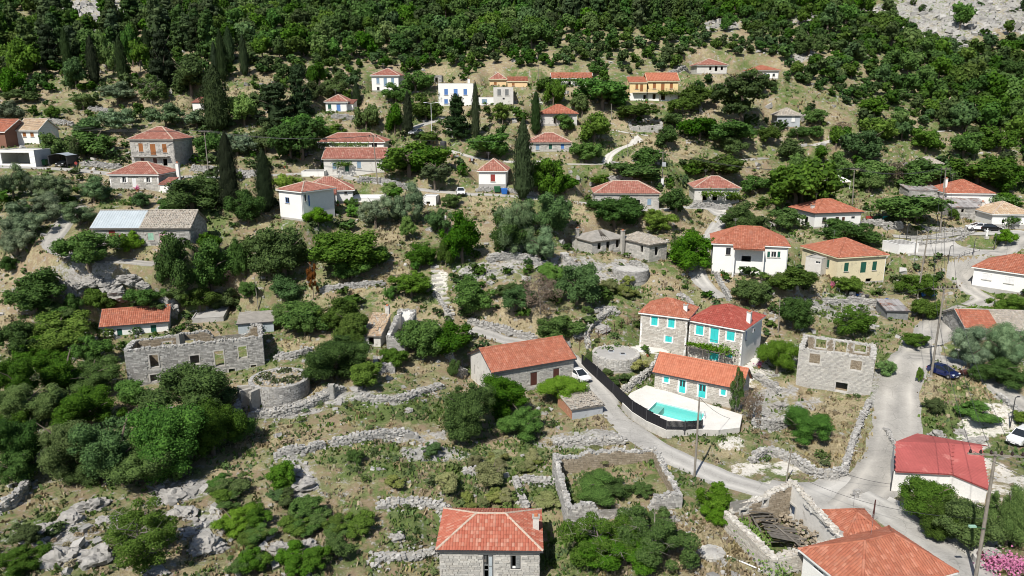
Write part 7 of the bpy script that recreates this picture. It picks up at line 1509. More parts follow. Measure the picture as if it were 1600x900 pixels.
def trunk_mesh(tall=.6, limbs=6, r=.035, seed=0, mat='bark', fine=0):
    r2 = random.Random(seed); mb = MB(); k = [(0, 0, -.12), (r2.uniform(-.02, .02), r2.uniform(-.02, .02), tall * .35), (r2.uniform(-.05, .05), r2.uniform(-.05, .05), tall * .7), (r2.uniform(-.05, .05), r2.uniform(-.05, .05), tall)]; tube(mb, k, [r * 1.3, r, r * .75, r * .4], 6)
    for i in range(limbs):
        a = 6.28 * i / limbs + r2.uniform(-.4, .4); s = Vector(k[1]).lerp(Vector(k[3]), r2.uniform(.1, .9)); e = Vector((.34 * math.cos(a), .34 * math.sin(a), min(.9, s.z + r2.uniform(.15, .4)))); mid = s.lerp(e, .5) + Vector((0, 0, r2.uniform(-.03, .06))); tube(mb, [s, mid, e], [r * .5, r * .35, r * .12], 5)
        for q in range(fine): e2 = mid.lerp(e, r2.random()) ; a2 = r2.uniform(0, 6.28); tube(mb, [e2, e2 + Vector((.14 * math.cos(a2), .14 * math.sin(a2), r2.uniform(.02, .14)))], [r * .2, r * .06], 4)
    return mb.mesh('trunk', mat)
TR = [trunk_mesh(.6, 6, .033, i) for i in range(3)]; TRP = [trunk_mesh(.75, 11, .014, 9, 'pale_bark', 6)]; TRC = [trunk_mesh(.5, 0, .09, 5)]; TRU = [trunk_mesh(.85, 10, .03, 6)]
PROTO = {}
def proto(code, near):
    if (code, near) in PROTO: return PROTO[code, near]
    mt = {'d': 'leaf_oak', 'g': 'leaf_green', 'b': 'leaf_bright', 'o': 'leaf_olive', 'c': 'leaf_cypress', 'p': 'leaf_cypress', 'u': 'leaf_pine', 's': 'leaf_green', 'l': 'leaf_pale', 'y': 'leaf_dry', 'n': 'leaf_brown', 't': 'leaf_green'}[code]
    nl, sz, k = {2: (16000, .026, 4), 1: (6500, .040, 4), 0: (2200, .066, 3)}[near]; out = []
    for i in range(k):
        if code == 'c': mb = cypress(int(nl * 1.1), sz * 1.25)
        elif code == 'p': mb = conifer(int(nl * .9), sz * 1.0)
        elif code in ('u', 'n'): mb = umbrella(int(nl * .7), sz)
        elif code == 'y': mb = sparse(int(nl * .5), sz * .8)
        elif code == 't': mb = sparse(int(nl * 1.0), sz * .95)
        elif code in 'sl': mb = lumpy(40, nl, sz * 1.05, (.08, .15), .55, .42, subs=7)
        elif code == 'o': mb = lumpy(50, nl, sz * .85, (.085, .15), .5, .42, aspect=.5, subs=7)
        else: mb = lumpy(54, nl, sz, (.085, .16), .5, .42, subs=8)
        out.append(mb.mesh('crown', mt, tone=False))
    PROTO[code, near] = out; return out
KIND = {'d': ('broadleaf_tree', 'tree', 'dark green', 'broadleaf tree'), 'g': ('broadleaf_tree', 'tree', 'mid green', 'broadleaf tree'), 'b': ('leafy_tree', 'tree', 'bright green', 'leafy tree'), 'o': ('olive_tree', 'tree', 'grey-green', 'olive tree'), 'c': ('cypress_tree', 'tree', 'dark', 'cypress'), 'p': ('conifer_tree', 'tree', 'blackish', 'conifer'), 'u': ('umbrella_pine', 'tree', 'open', 'umbrella pine'), 's': ('green_shrub', 'shrub', 'dense green', 'shrub'), 'l': ('pale_shrub', 'shrub', 'pale yellow-green', 'shrub'), 'y': ('bare_shrub', 'shrub', 'greyish half-bare', 'shrub'), 'n': ('dead_tree', 'tree', 'rust-brown dead', 'tree'), 't': ('scrub_tree', 'tree', 'straggly', 'scrub tree')}
PLANTS = []                                                             # (root, code, size px, x, y)
def plant(code, x0, y0, x1, y1, label=None):
    xc = (x0 + x1) / 2; p = at(xc, y1); _, t_ = ray(xc, y1); th = math.atan(-t_); dep = p.y * CP - (p.z - CZ) * SP; s = F / dep; Wm = (x1 - x0) / s; sn, cs = max(0, math.sin(th)), math.cos(th)
    yb = y1 - .36 * Wm * sn * s; p = at(xc, yb); dep = p.y * CP - (p.z - CZ) * SP; s = F / dep; Wm = (x1 - x0) / s; Hm = ((y1 - y0) / s - Wm * sn * .48) / cs; Hm = max(Hm, Wm * (.34 if code in 'slyt' else .40 if (y1 - y0) / (x1 - x0) < .55 else .56))
    near = 2 if p.y < 104 and x1 - x0 > 60 else 1 if p.y < 150 else 0; nm = KIND[code][0]
    r_ = empty(nm, p, random.uniform(0, 6.28)); k_ = 1.03; r_.scale = (Wm * k_, Wm * k_, Hm)
    ms = proto(code, near); co = bpy.data.objects.new('crown', random.choice(ms)); COL.objects.link(co); co.parent = r_
    tm = TRC if code == 'c' else TRP if code in 'yt' else TRU if code in 'un' else TR; to = bpy.data.objects.new('trunk', random.choice(tm)); COL.objects.link(to); to.parent = r_
    PLANTS.append([r_, code, Wm, p.x, p.y, Hm, label]); return r_
TREES = '''
c 100 47 115 110;c 140 60 158 132;c 184 60 202 130;c 225 45 237 88;c 332 68 344 122;c 342 50 357 128;c 352 45 368 100;c 376 58 390 119
p 292 28 330 86;p 235 50 279 138;d 268 88 330 150;d 195 40 222 105;g 150 55 185 112;d 205 60 235 110;p 60 40 100 108;d 8 60 60 130;d 0 100 40 150;d 100 90 140 140;d 30 20 80 70
t 212 118 262 163;o 155 128 215 163;s 110 145 152 172;s 10 140 65 160;s 122 128 150 142
o 0 157 44 196;o 230 162 290 202;o 155 166 218 208;d 112 182 165 215;o 285 172 330 200;s 68 165 95 188
d 115 200 185 247;d 70 200 120 252;s 110 214 130 252;b 355 140 412 198;g 395 195 435 240;d 300 205 350 250;o 340 205 400 245
c 320 106 362 207 gigantic dark cypress mass beside the tiny white hut
c 346 210 377 332 tall dark cypress standing below the road bend, tallest in that garden
c 403 235 431 334 ragged dark cypress beside the tall white gable house
c 630 145 646 209;c 551 130 565 166;c 737 132 750 216;c 829 145 845 211
c 802 190 832 313 tallest cypress of the village centre, a dark spindle
p 445 102 493 182;p 398 130 465 198;p 692 148 737 216;d 485 95 515 140;g 505 118 545 152;s 533 138 552 157
o 0 258 46 312;o 34 268 66 306;o 58 272 119 322;o 38 300 102 348;o 8 318 76 372;o 0 345 56 402;o 120 275 178 320;o 98 315 152 356
d 203 299 236 326;d 250 270 352 336;g 245 308 285 335;d 360 292 415 352;d 95 355 186 426;d 242 358 310 470;d 295 365 372 470;d 365 365 402 442;b 186 360 226 396;d 310 360 345 400;d 400 392 430 430
d 0 398 26 428;d 8 420 108 497;s 130 460 205 490;s 205 440 262 482;s 100 455 130 490;y 345 420 372 450;s 48 480 120 510
d 0 495 70 565;g 50 488 148 552;d 60 545 150 622;d 0 558 72 645;g 10 590 100 682;d 95 605 192 685;d 0 640 82 745;g 60 650 152 765;d 130 650 252 775;d 200 622 330 765;d 240 568 392 690;d 290 618 378 725;d 0 700 60 765;d 100 560 190 625;d 380 500 425 520
d 185 680 300 780;g 0 860 75 905;s 300 710 400 800;s 385 722 472 802;t 165 792 292 905;b 330 795 395 845;s 355 800 440 860;s 430 792 530 850;s 490 792 596 888;s 345 850 440 912;s 430 852 520 912;g 20 815 70 860
d 420 430 486 482;n 482 403 499 470;d 434 470 522 528;d 500 462 570 522;d 478 525 576 604;g 520 480 580 545;s 545 565 600 614;d 620 490 695 567;d 665 500 738 565;d 612 420 675 470;g 632 378 682 422;d 700 435 776 502;d 775 445 832 488;s 590 540 640 580;s 600 445 618 470;b 400 480 428 500
b 428 266 474 307;d 400 345 492 442;d 476 350 596 436;b 478 325 516 356;o 560 300 616 360;o 604 287 664 358;d 667 322 706 367;b 622 338 648 376;d 690 332 756 416;d 680 370 712 420;d 768 325 835 402;d 590 214 690 278;d 640 225 692 275;d 430 180 516 252;d 455 170 518 226;d 430 195 480 252;b 594 284 626 306;b 540 318 565 340;b 538 308 560 326
d 727 202 800 247;d 553 156 592 207;d 600 160 634 209;g 640 150 690 190;g 597 132 640 160;d 625 105 672 147;g 770 160 800 195;d 480 122 512 158;s 655 205 690 225;d 755 210 770 240;u 655 250 705 300
d 848 118 880 168;d 900 118 985 172;d 893 145 926 182;d 900 174 956 224;d 960 160 1022 187;d 828 235 890 312;d 864 272 902 304;b 890 219 942 255;d 980 228 1037 264;d 917 268 953 292;d 825 295 895 372;o 770 312 836 402;o 812 354 870 414;d 917 300 1006 362;b 1000 325 1056 364;d 1032 292 1078 337;d 1034 357 1113 432;d 1075 235 1152 282;d 945 258 1036 292;d 866 404 936 482;b 842 405 880 445;l 918 432 1002 468;y 812 426 876 497;d 834 495 912 542;s 775 440 812 470;s 908 476 926 492;g 870 180 900 210
d 1120 318 1186 372;d 1160 105 1202 152;d 1050 132 1112 172
u 1112 108 1202 198 open umbrella pine with dark crown and visible crooked trunk
d 1065 180 1120 220;d 1110 185 1190 232;g 1030 175 1070 200;d 1020 195 1060 232;d 1190 240 1290 332;d 1200 256 1306 322;d 1320 195 1382 252;g 1290 240 1330 280;d 1382 298 1484 354;d 1276 350 1372 387;b 1335 270 1378 302;d 1390 245 1472 300;d 1478 235 1572 297;g 1200 325 1252 362;b 1557 358 1586 384;g 1300 320 1340 345;d 1230 195 1262 218;d 1260 193 1290 216;g 1330 250 1390 290;d 1540 250 1600 300;d 1545 300 1600 325;d 1150 270 1200 305;g 1340 180 1400 225
d 1138 430 1200 482;d 1194 420 1286 462;d 1212 455 1266 522;d 1300 428 1346 463;t 1298 474 1367 532;d 1398 424 1456 466;d 1417 463 1467 502
o 1478 505 1545 585;o 1530 500 1602 592;b 1180 525 1246 592;g 1240 540 1250 560;d 1216 640 1298 702 
g 1404 745 1500 832;g 1460 770 1560 870;g 1540 755 1605 865;d 1430 780 1500 850;b 1580 640 1605 665;g 1520 560 1600 610
d 684 604 772 697;d 744 588 832 662;g 780 632 852 692;b 840 584 912 642;b 755 600 800 640
t 872 800 985 905;t 955 800 1082 905;t 905 830 1040 912;g 905 752 985 786;s 985 755 1020 780;b 1090 758 1150 805;b 1095 790 1140 826
l 724 698 802 742;l 678 735 722 780;l 698 758 812 804;l 598 742 636 768;l 798 700 872 747;l 830 772 884 802;l 740 720 800 770;l 900 700 960 735;s 540 700 570 730;s 660 690 690 715
s 912 544 936 576;l 977 558 1012 582;s 953 583 983 604;s 1001 538 1016 550;s 940 576 960 590;y 1155 606 1192 668;t 1136 580 1162 650;b 1082 530 1148 552
s 1010 795 1050 830;g 895 745 980 790;g 700 560 720 590;s 1410 520 1450 548;s 1545 455 1600 500;s 1500 630 1560 665;s 1440 625 1480 650;b 1370 560 1400 590;s 1430 575 1442 600;d 1480 325 1500 345
d 345 640 400 700;g 30 520 95 570;d 120 520 175 575;d 0 620 50 680;g 180 590 235 640;d 90 700 170 765;g 425 470 470 515;d 455 480 500 530;g 530 515 575 560;d 410 365 450 410;d 520 400 580 440;g 570 380 610 420;d 640 400 660 425;s 430 440 455 465;g 900 440 930 470;d 690 300 720 325;d 630 235 665 262;g 500 195 540 215;d 560 170 590 195;d 1070 250 1105 275;g 1120 210 1170 245;d 1180 195 1215 225;d 1040 150 1075 180;g 1065 140 1100 165;d 930 125 965 150;d 1210 215 1260 255;g 1420 200 1470 240;d 1480 200 1530 245;d 1530 190 1590 240;g 1250 170 1290 195;d 1340 150 1390 185;d 1560 150 1600 190;g 1460 270 1500 300;d 980 160 1010 182;s 250 440 300 475;d 285 445 340 488;s 330 450 378 490;s 205 468 258 492;s 375 440 405 470;y 1370 250 1410 285;y 1300 190 1330 215;s 560 200 580 215;s 920 100 945 118;s 1290 270 1310 295;b 1130 300 1160 318;d 1560 90 1600 130;d 1240 45 1285 88;d 1120 20 1150 48;s 1230 95 1260 118
'''
for line in TREES.strip().split('\n'):
    for e in line.split(';'):
        q = e.split(None, 5)
        if q[0] in 'ls' and float(q[3]) - float(q[1]) > 60:              # a broad patch is many separate low bushes
            x0, y0, x1, y1 = map(float, q[1:5]); n_ = int((x1 - x0) / 13) if q[0] == 'l' else int((x1 - x0) / 20)
            for i in range(n_):
                w_ = random.uniform(20, 34) if q[0] == 'l' else random.uniform(34, 58); xx = random.uniform(x0, x1 - w_); yy = random.uniform(y0 + (y1 - y0) * .45, y1); plant(q[0], xx, yy - w_ * random.uniform(.6, .85), xx + w_, yy)
            continue
        if len(q) >= 5: plant(q[0], *map(float, q[1:5]), label=q[5].strip() if len(q) > 5 and q[5].strip() else None)
# ------------------------------------------------------------------ the wood on the upper slope
def wood_edge(px):                                                      # lower edge of the closed wood in the picture, for each x
    return np.interp(px, [-200, 0, 120, 180, 280, 330, 420, 520, 600, 680, 760, 830, 900, 960, 1050, 1100, 1200, 1330, 1400, 1480, 1550, 1600, 1800], [125, 120, 112, 95, 82, 105, 100, 98, 92, 90, 88, 80, 60, 52, 42, 35, 35, 60, 120, 215, 230, 235, 240])
placed = [(q[3], q[4], q[2] / 2) for q in PLANTS]; hx = np.array([p[0] for p in placed]); hy = np.array([p[1] for p in placed]); hr = np.array([p[2] for p in placed])
occ = [(o.location.x, o.location.y) for o in COL.objects if o.type == 'EMPTY' and o.get('category') in ('house', 'hut', 'shed', 'cottage', 'annex', 'garage', 'ruin', 'shack')]
HC = [(l[1], l[2]) for l in LAND]
def zval(name, x, y):
    j = int(np.clip((math.log(y) - LV0) * LVS, 0, NV - 1)); return ZV[name][j, int(np.clip((x / y - UU[0]) / (UU[1] - UU[0]), 0, NU - 1))]
def roadd(x, y):
    j = int(np.clip((math.log(y) - LV0) * LVS, 0, NV - 1)); return ROAD_D[j, int(np.clip((x / y - UU[0]) / (UU[1] - UU[0]), 0, NU - 1))]
cand = []
for i in range(38000):
    u = random.uniform(-.86, .86); y = 155 + 250 * math.sqrt(random.random()); x = u * y; z = float(gz(x, y)); px, py = project(x, y, z); cand.append((x, y, z, px, py))
F_IND, F_STUFF, MIDS = [], [], []; cells = {}
def clear(x, y, r, k=.62):
    i, j = int(x // 8), int(y // 8)
    for a in (-1, 0, 1):
        for b_ in (-1, 0, 1):
            for (qx, qy, qr) in cells.get((i + a, j + b_), ()):
                if (qx - x) ** 2 + (qy - y) ** 2 < ((qr + r) * k) ** 2: return False
    cells.setdefault((i, j), []).append((x, y, r)); return True
for x, y, z, px, py in cand:
    if not -180 < px < 1780 or py > (300 if px > 1240 else 240): continue
    inwood = py < wood_edge(px); rockv = zval('rock', x, y)
    if rockv > .30 and random.random() > .10: continue
    s_px = F / math.hypot(y, x); tall_ = 5 * s_px
    if py < 130 and any(((px - cx) / rx) ** 2 + ((py - k * tall_ - cy) / ry) ** 2 < .8 for cx, cy, rx, ry in ZONES['rock'] if cy < 100 for k in (0, .4, .8)) and random.random() > .07: continue
    mid = not inwood
    if mid:
        if px > 1240: dens = 1.0 if py < 250 else .6
        elif py < 150: dens = .95
        else: dens = .3
        if random.random() > dens or zval('dry', x, y) > .5 and random.random() < .5 or roadd(x, y) < 1.5: continue
        if min((x - a) ** 2 + (y - b_) ** 2 for a, b_ in HC) < 81: continue
        if py > 215 and px < 1240: continue
    w = random.uniform(3.4, 8.2) if inwood else random.uniform(1.6, 6.0) if px > 1250 else random.uniform(1.4, 4.6)
    if (np.hypot(hx - x, hy - y) < hr + w * .25).any(): continue
    if not clear(x, y, w / 2, .5 if px > 1200 or inwood else .62): continue
    (F_IND if (-20 < px < 1620 and py > -10) else F_STUFF).append((x, y, z, w, px, py, inwood))
F_IND.sort(key=lambda q: -q[3] / q[1]); n_ind = 285 ; F_STUFF += F_IND[n_ind:]; F_IND = F_IND[:n_ind]
def forest_unit(conif, nl=300, sz=.15):
    mb = MB()
    if conif: mb = conifer(int(nl * 1.1), sz * .8)
    else: mb = lumpy(22, nl, sz, (.11, .20), .45, .36, subs=4)
    return mb
FU = [forest_unit(k, 620, .115) for k in (0, 0, 0, 0, 1, 1)]; FM = []
for k, mb in enumerate(FU):
    tube(mb, [(0, 0, -.15), (0, 0, .4)], .035, 5, m=1); FM.append(mb.mesh('forest_tree', ['leaf_oak' if k < 4 else 'leaf_pine', 'bark']))
FM2 = []
for k in range(2):
    mb = lumpy(20, 620, .115, (.15, .23), .5, .33); tube(mb, [(0, 0, -.15), (0, 0, .4)], .035, 5, m=1); FM2.append(mb.mesh('forest_tree', ['leaf_green', 'bark']))
def conif_at(px, py): return px < 340 and py > 35 and vnoise(px, py, 30) > .35 or 780 < px < 1090 and py < 45 or 330 < px < 700 and py < 30 and vnoise(px, py, 40) > .5
for x, y, z, w, px, py, inw in F_IND:
    cf = inw and conif_at(px, py) ; hgt = w * (random.uniform(1.5, 2.1) if cf else random.uniform(.9, 1.25) if inw else random.uniform(.85, 1.2))
    o = bpy.data.objects.new('forest_tree' if inw else 'hillside_bush', FM[4 + random.randrange(2)] if cf else random.choice(FM[:4] + FM2)); COL.objects.link(o); o.location = (x, y, z); o.scale = (w * 1.1, w * 1.1, hgt); o.rotation_euler = (0, 0, random.uniform(0, 6.28)); PLANTS.append([o, 'F' if inw else 'B', w, x, y, hgt, None])
mb = MB(); small = [forest_unit(k, 170, .21) for k in (0, 0, 0, 1)]; small = [(np.concatenate(m_.v), np.concatenate(m_.q), np.concatenate(m_.t) if m_.t else np.zeros((0, 3), int)) for m_ in small]
for x, y, z, w, px, py, inw in F_STUFF:
    cf = inw and conif_at(px, py); V, Q, Tt = small[3 if cf else random.randrange(3)]; hgt = w * (random.uniform(1.5, 2.1) if cf else random.uniform(.9, 1.25) if inw else 1.0); a = random.uniform(0, 6.28); c, s = math.cos(a), math.sin(a)
    P = np.stack([(V[:, 0] * c - V[:, 1] * s) * w * 1.12 + x, (V[:, 0] * s + V[:, 1] * c) * w * 1.12 + y, V[:, 2] * hgt + z], 1); mb.add(P, Q, Tt, tone=random.random())
if mb.n: wood = mb.build('distant_wood', 'leaf_forest', kind='stuff', tone=True); wood['label'] = 'dense wood covering the upper mountain slope'; wood['category'] = 'wood'
print('plants', len(PLANTS), 'wood rest', len(F_STUFF))
# ------------------------------------------------------------------ labels that single each plant out
BYKEY = {}
def near_marks(x, y, k=3): return sorted(LAND, key=lambda q: (q[1] - x) ** 2 + (q[2] - y) ** 2)[:k]
def relation(x, y, m_):
    dx, dy = x - m_[1], y - m_[2]; u, v = dx, dy
    if math.hypot(dx, dy) > 32: return 'well beyond' if dy > 0 else 'far below'
    if abs(dy) > abs(dx) * 1.1: return 'behind' if dy > 0 else 'below'
    return 'beside'
def size_word(w): return 'large' if w > 6.5 else 'medium' if w > 4 else 'small' if w > 2.2 else 'tiny'
for q in PLANTS:
    o, code, w, x, y, hgt, lab = q
    if code in 'FB': continue
    nm, cat, tone, kind = KIND[code]; o['category'] = cat; o['group'] = {'o': 'olive trees', 'c': 'cypresses', 'l': 'pale shrubs of the stony field'}.get(code, 'trees and shrubs of the village')
    ms = near_marks(x, y, 6); q.append(ms); q[6] = lab or f'{size_word(w)} {tone} {kind} {relation(x, y, ms[0])} {ms[0][0]}'
ORD = 'first second third fourth fifth sixth seventh eighth ninth tenth eleventh twelfth thirteenth fourteenth fifteenth sixteenth seventeenth eighteenth nineteenth twentieth'.split()
for rnd in range(9):
    by = {}
    for q in PLANTS:
        if q[1] not in 'FB': by.setdefault(q[6], []).append(q)
    dup = [v for v in by.values() if len(v) > 1]
    if not dup: break
    for v in dup:
        if rnd == 0:
            for q in v: m2 = q[7][1]; q[6] = f'{q[6]}, {"towards" } {m2[0]}'
        elif rnd == 1:
            v.sort(key=lambda q: q[3] / q[4])
            for i, q in enumerate(v): q[6] = f'{q[6].split(",")[0]}, ' + ('leftmost of these' if i == 0 else 'rightmost of these' if i == len(v) - 1 else ORD[min(i, 19)] + ' from left')
        else:
            v.sort(key=lambda q: q[4])
            for i, q in enumerate(v): m2 = q[7][min(5, i + rnd - 2)]; q[6] = f'{size_word(q[2])} {KIND[q[1]][2]} {KIND[q[1]][3]}, {relation(q[3], q[4], m2)} {m2[0]}, {ORD[i]} of its row'
for q in PLANTS:
    if q[1] in 'FB':
        o = q[0]; ty = 'tall narrow conifer' if q[5] > q[2] * 1.4 else 'rounded dark tree'
        if q[1] == 'F': o['label'] = ty + ' packed into the dense wood on the upper slope'; o['category'] = 'tree'; o['group'] = 'trees of the upper wood' + (' conifers' if 'conifer' in ty else '')
        else: o['label'] = 'rounded green bush scattered over the rough upper hillside'; o['category'] = 'bush'; o['group'] = 'bushes of the upper hillside'
    else:
        w_ = q[6].split(); k_ = 0
        if len(w_) > 16: h_, _, t_ = q[6].partition(','); hw = h_.split(); w_ = hw[:16 - len(t_.split())] + t_.split() if t_ else hw
        q[0]['label'] = ' '.join(w_[:16])
# ------------------------------------------------------------------ ground cover nobody could count
def free(x, y, rmin=-.05):
    """points clear of roads and houses"""
    u = np.clip((x / y - UU[0]) / (UU[1] - UU[0]), 0, NU - 1).astype(int); j = np.clip((np.log(y) - LV0) * LVS, 0, NV - 1).astype(int); ok = ROAD_D[j, u] > rmin
    for h in HOUSES + RUINS[1:2] + RUINS[:1]:
        dx, dy = x - h['O'].x, y - h['O'].y; c, s = math.cos(h['rz']), math.sin(h['rz']); a, b_ = dx * c + dy * s, -dx * s + dy * c; ok &= ~((a > -.5) & (a < h['L'] + .5) & (b_ > -.6) & (b_ < h['D'] + .6))
    a = 0
    for pts in (TERR3,):
        ins = np.zeros(x.shape, bool); n = len(pts)
        for i in range(n): p, q = pts[i], pts[(i + 1) % n]; ins ^= ((p.y > y) != (q.y > y)) & (x < (q.x - p.x) * (y - p.y) / (q.y - p.y + 1e-12) + p.x)
        ok &= ~ins
    z = {k: v[j, u] for k, v in ZV.items()}; return ok, z
def scatter(n, y0, y1, power=1.0):
    u = rng.uniform(-.86, .86, n); y = y0 + (y1 - y0) * rng.random(n) ** power; return u * y, y
hl = hm = None
_yard = [at(*p) for p in YARD]
def in_yard(x, y):
    ins = np.zeros(x.shape, bool); n = len(_yard)
    for i in range(n): p, q = _yard[i], _yard[(i + 1) % n]; ins ^= ((p.y > y) != (q.y > y)) & (x < (q.x - p.x) * (y - p.y) / (q.y - p.y + 1e-12) + p.x)
    return ins
def tufts(name, mat, n, y0, y1, want, hgt, wid, blades=4, power=1.0, label=None):
    x, y = scatter(n, y0, y1, power); ok, z = free(x, y); ok &= ~in_yard(x, y); p = want(x, y, z); ok &= rng.random(n) < p; x, y = x[ok], y[ok]; m = len(x); g = gz(x, y); k = (1 + np.clip((y - 90) / 120, 0, 1.2))
    mb = MB(); tone = vnoise(x, y, 6, 31)
    for b_ in range(blades):
        a = rng.uniform(0, 6.28, m); w = wid * rng.uniform(.6, 1.4, m) * k; h = hgt * rng.uniform(.5, 1.3, m) * k ** .5; ln = rng.uniform(.1, .9, m) * h; ox, oy = rng.normal(0, wid, m) * k, rng.normal(0, wid, m) * k; c, s = np.cos(a), np.sin(a); la = a + rng.uniform(.6, 2.4, m)
        V = np.stack([np.stack([x + ox - c * w * .5, y + oy - s * w * .5, g - .05], 1), np.stack([x + ox + c * w * .5, y + oy + s * w * .5, g - .05], 1), np.stack([x + ox + c * w * .35 + np.cos(la) * ln, y + oy + s * w * .35 + np.sin(la) * ln, g + h], 1), np.stack([x + ox - c * w * .35 + np.cos(la) * ln, y + oy - s * w * .35 + np.sin(la) * ln, g + h], 1)], 1)
        mb.add(V.reshape(-1, 3), np.arange(m * 4).reshape(m, 4), tone=np.repeat(tone, 4))
    o = mb.build(name, mat, kind='stuff', tone=True); return o
base_n = lambda x, y: vnoise(x, y, 8, 41)
tufts('dry_grass', 'straw', 42000, 50, 215, lambda x, y, z: np.clip(.20 + z['dry'] * .9 + (base_n(x, y) - .5) * .9 - z['rock'] * .5 - z['gravel'], 0, 1), .34, .26, 4, 1.5)
tufts('green_weeds', 'leaf_under', 42000, 50, 215, lambda x, y, z: np.clip(.22 + z['green'] * .9 + (.5 - base_n(x, y)) * .9 - z['rock'] * .4 - z['dry'] * .25 - z['gravel'], 0, 1), .32, .28, 4, 1.5)
# low shrubs and herb clumps
sm_ = [lumpy(8, 46, .34, (.20, .30), .3, .27, core=False) for k in range(3)]; sm_ = [(np.concatenate(q.v), np.concatenate(q.q)) for q in sm_]
fine_ = [lumpy(9, 120, .19, (.18, .28), .3, .28, core=False) for k in range(3)]; fine_ = [(np.concatenate(q.v), np.concatenate(q.q)) for q in fine_]
def clumps(name, mat, n, y0, y1, want, w0, w1, hk, power=1.15):
    x, y = scatter(n, y0, y1, power); ok, z = free(x, y, .9); ok &= ~in_yard(x, y); ok &= rng.random(n) < want(x, y, z); x, y = x[ok], y[ok]; g = gz(x, y); mb = MB()
    for i in range(len(x)):
        V, Q = (fine_ if y[i] < 112 else sm_)[i % 3]; w = random.uniform(w0, w1) * (1 if random.random() < .8 else 1.6); a = random.uniform(0, 6.28); c, s = math.cos(a), math.sin(a); h = w * hk * random.uniform(.7, 1.2)
        mb.add(np.stack([(V[:, 0] * c - V[:, 1] * s) * w + x[i], (V[:, 0] * s + V[:, 1] * c) * w + y[i], (V[:, 2] - .12) * h + g[i]], 1), Q, tone=random.random())
    return mb.build(name, mat, kind='stuff', tone=True)
clumps('undergrowth', 'leaf_under', 6500, 52, 215, lambda x, y, z: np.where(y < 112, .45, 1) * np.clip(.34 + z['green'] * .3 + (vnoise(x, y, 14, 51) - .5) * 1.1 - z['rock'] * .2 - z['gravel'] - z['dry'] * .3, 0, 1), .5, 1.4, .7)
clumps('dark_undergrowth', 'leaf_forest', 4200, 108, 300, lambda x, y, z: np.clip(.4 + (vnoise(x, y, 16, 52) - .5) * 1.4 - z['gravel'] - z['dry'] * .2 - z['rock'] * .3, 0, 1), .9, 2.6, .8)
clumps('straw_clumps', 'straw', 2200, 52, 190, lambda x, y, z: np.clip(.12 + z['dry'] * .5 + (vnoise(x, y, 11, 53) - .55) * 1.2 - z['gravel'], 0, 1), .5, 1.1, .6)
# loose stones on the ground
x, y = scatter(34000, 50, 230, 1.25); ok, z = free(x, y, -.3); p = np.clip(.05 + z['rock'] * .95 + (vnoise(x, y, 5, 61) - .58) * 1.1 + z['gravel'] * .15, 0, 1); ok &= ~in_yard(x, y); ok &= rng.random(len(x)) < p; x, y = x[ok], y[ok]; s = rng.gamma(2.0, .075, len(x)) * (1 + np.clip((y - 90) / 120, 0, 1)); s = np.clip(s, .05, .75)
mb = MB(); boxes(mb, np.stack([x, y, gz(x, y) + s * .15], 1), np.stack([s, s * rng.uniform(.6, 1, len(x)), s * rng.uniform(.35, .7, len(x))], 1), rng.uniform(0, 6.28, len(x)), jit=.3, tilt=.25); mb.build('loose_stones', 'rubble_stone', kind='stuff')
# rocks of the bare scree high on the slope
n = 9000; u = rng.uniform(-.80, .80, n); y = rng.uniform(225, 360, n); x = u * y; ok, z = free(x, y); ok &= rng.random(n) < z['rock'] * 1.3; x, y = x[ok], y[ok]; s = rng.uniform(.3, 1.1, len(x)); mb = MB(); boxes(mb, np.stack([x, y, gz(x, y) + s * .1], 1), np.stack([s, s * rng.uniform(.6, 1, len(x)), s * rng.uniform(.4, .8, len(x))], 1), rng.uniform(0, 6.28, len(x)), jit=.3, tilt=.3); mb.build('scree', 'rubble_stone', kind='stuff')
# vines and creepers
def vine(label, parent_pts, n, spread, mat='leaf_bright', size=.34, name='vine', tone=False):
    P = [Vector(p) for p in parent_pts]; o0 = P[0].copy(); seg = [(P[i], P[i + 1]) for i in range(len(P) - 1)]; C = []
    for i in range(n):
        a, b_ = random.choice(seg); q = a.lerp(b_, random.random()); k = 1 + .5 * math.sin(q.x * 2.1 + q.y * 1.7); C.append([q.x + random.gauss(0, spread) * k, q.y + random.gauss(0, spread) * k, q.z + random.gauss(0, spread * .55) * k])
    C = np.array(C) - np.array(o0); root = tag(empty(name, o0), label, 'vine'); mb = MB(); leaves(mb, C, rng.normal(0, .5, (n, 3)) + np.array([-.1, -.3, 1]), size, .9); mb.build('foliage', mat, root); mb = MB()
    tube(mb, [Vector((0, 0, -2.2)), Vector((.05, .05, -1)), Vector((0, 0, 0))], [.07, .05, .03], 5); tube(mb, [p - o0 for p in P], .035, 4); mb.build('stem', 'bark', root)
def on_front(s, x, z, out=-1.2):
    h = [q for q in HOUSES if q['s'] == s][0]; c, sn = math.cos(h['rz']), math.sin(h['rz']); return Vector((h['O'].x + c * x - sn * out, h['O'].y + sn * x + c * out, h['O'].z + z))
MT = 'the main turquoise-shuttered house'
vine('bright vine spread over the pergola of the main turquoise-shuttered house', [on_front(MT, x, 2.75, -1.3) for x in (.5, 2.5, 4.5, 7.2)], 900, .42, size=.26)
TV = 'the cottage with the vine trellis'
vine('yellow-green vine along the trellis of the faded-roofed cottage', [on_front(TV, x, 2.0, -1.6) for x in (1.5, 4, 7, 9.4)], 700, .5)
vine('vine fringe hanging along the front of the vine-hung long house', [on_front('the vine-hung long house', x, 1.7, -1.0) for x in (-1, 4, 10)], 500, .5, 'leaf_green')
vine('vine over the dark door of the vine-doored cottage', [on_front('the vine-doored cottage', x, 2.2, -.8) for x in (3.5, 6.5)], 300, .45, 'leaf_green')
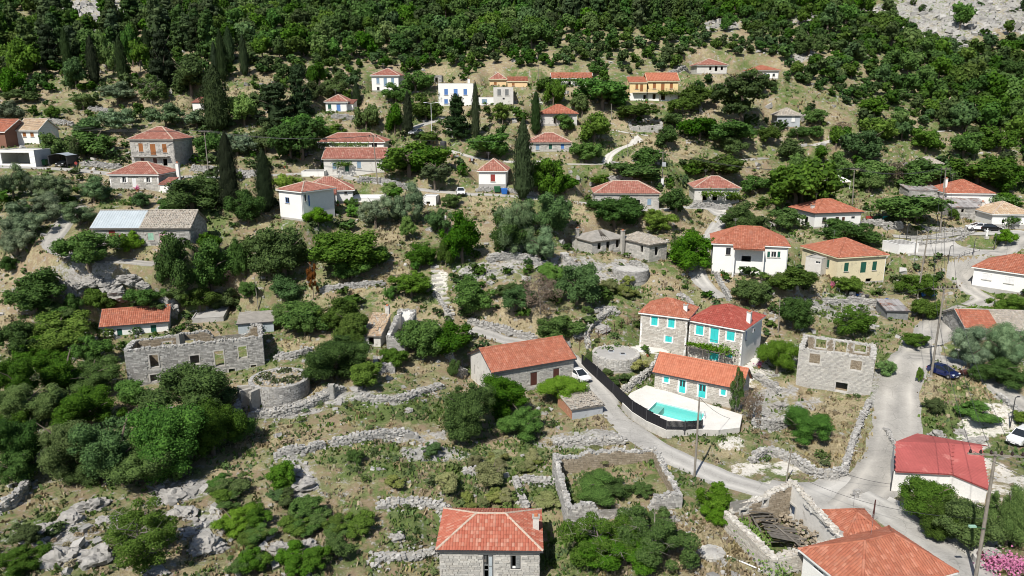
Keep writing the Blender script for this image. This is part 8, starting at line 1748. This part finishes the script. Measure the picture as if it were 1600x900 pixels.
vine('vine pergola beside the ground floor of the yellow two-storey house', [on_front('the yellow two-storey house', x, 2.2, -1.5) for x in (3, 5.5, 8)], 420, .5, 'leaf_green')
vine('bright vine fringe before the vine-fringed house', [on_front('the vine-fringed house', x, .9, -1.5) for x in (-1, 5, 12)], 700, .5)
vine('leafy vine climbing the front of the long low white house', [on_front('the long low white house', x, 2.0, -.7) for x in (3, 6)], 300, .5, 'leaf_green')
vine('pergola vine beside the flat-roofed blue-window house', [on_front('the flat-roofed blue-window house', x, 3.0, -.5) for x in (-4.5, -.6)], 300, .5, 'leaf_green')
vine('creeper hugging the tan-roofed white house', [on_front('the tan-roofed white house', x, 1.4, -.5) for x in (3.2, 5)], 300, .45, 'leaf_green')
vine('yellow-green vine mat beside the house with the white chimney', [on_front('the house with the white chimney', x, 2.2, -1) for x in (9.5, 14)], 420, .6)
p_ = [at(x, y) + Vector((0, 0, 1.0)) for x, y in ((1150, 812), (1165, 838), (1182, 858), (1198, 880), (1215, 905))]
vine('long bright green vine tumbling along the low wall of the ruined hall', p_, 1500, .48, size=.24)
p_ = [at(x, y) + Vector((0, 0, .7)) for x, y in ((1545, 893), (1580, 892), (1600, 896))]; vine('pink flowering bush at the foot of the tallest pole', p_, 700, .45, 'flower_pink', .2, 'flowering_bush')
p_ = [at(x, y) + Vector((0, 0, .5)) for x, y in ((1500, 488), (1525, 486), (1550, 487))]; vine('bright hedge line on the wall of the half-retiled house', p_, 420, .4, 'leaf_bright', .26, 'hedge')
# dead branch on the bank
p = at(974, 716); q = tag(empty('fallen_branch', p), 'pale dead branch lying on the bank above the barn ruin', 'branch'); mb = MB(); tube(mb, [(0, 0, .2), (.8, .4, .5), (1.6, 1.3, .5), (1.8, 2.4, .7)], [.12, .1, .08, .03], 6); mb.build('limb', 'pale_bark', q); mb = MB(); tube(mb, [(1.6, 1.3, .5), (2.6, 1.6, .9)], [.06, .02], 5); tube(mb, [(.8, .4, .5), (.6, 1.3, .9)], [.06, .02], 5); mb.build('twigs', 'pale_bark', q, kind='stuff')
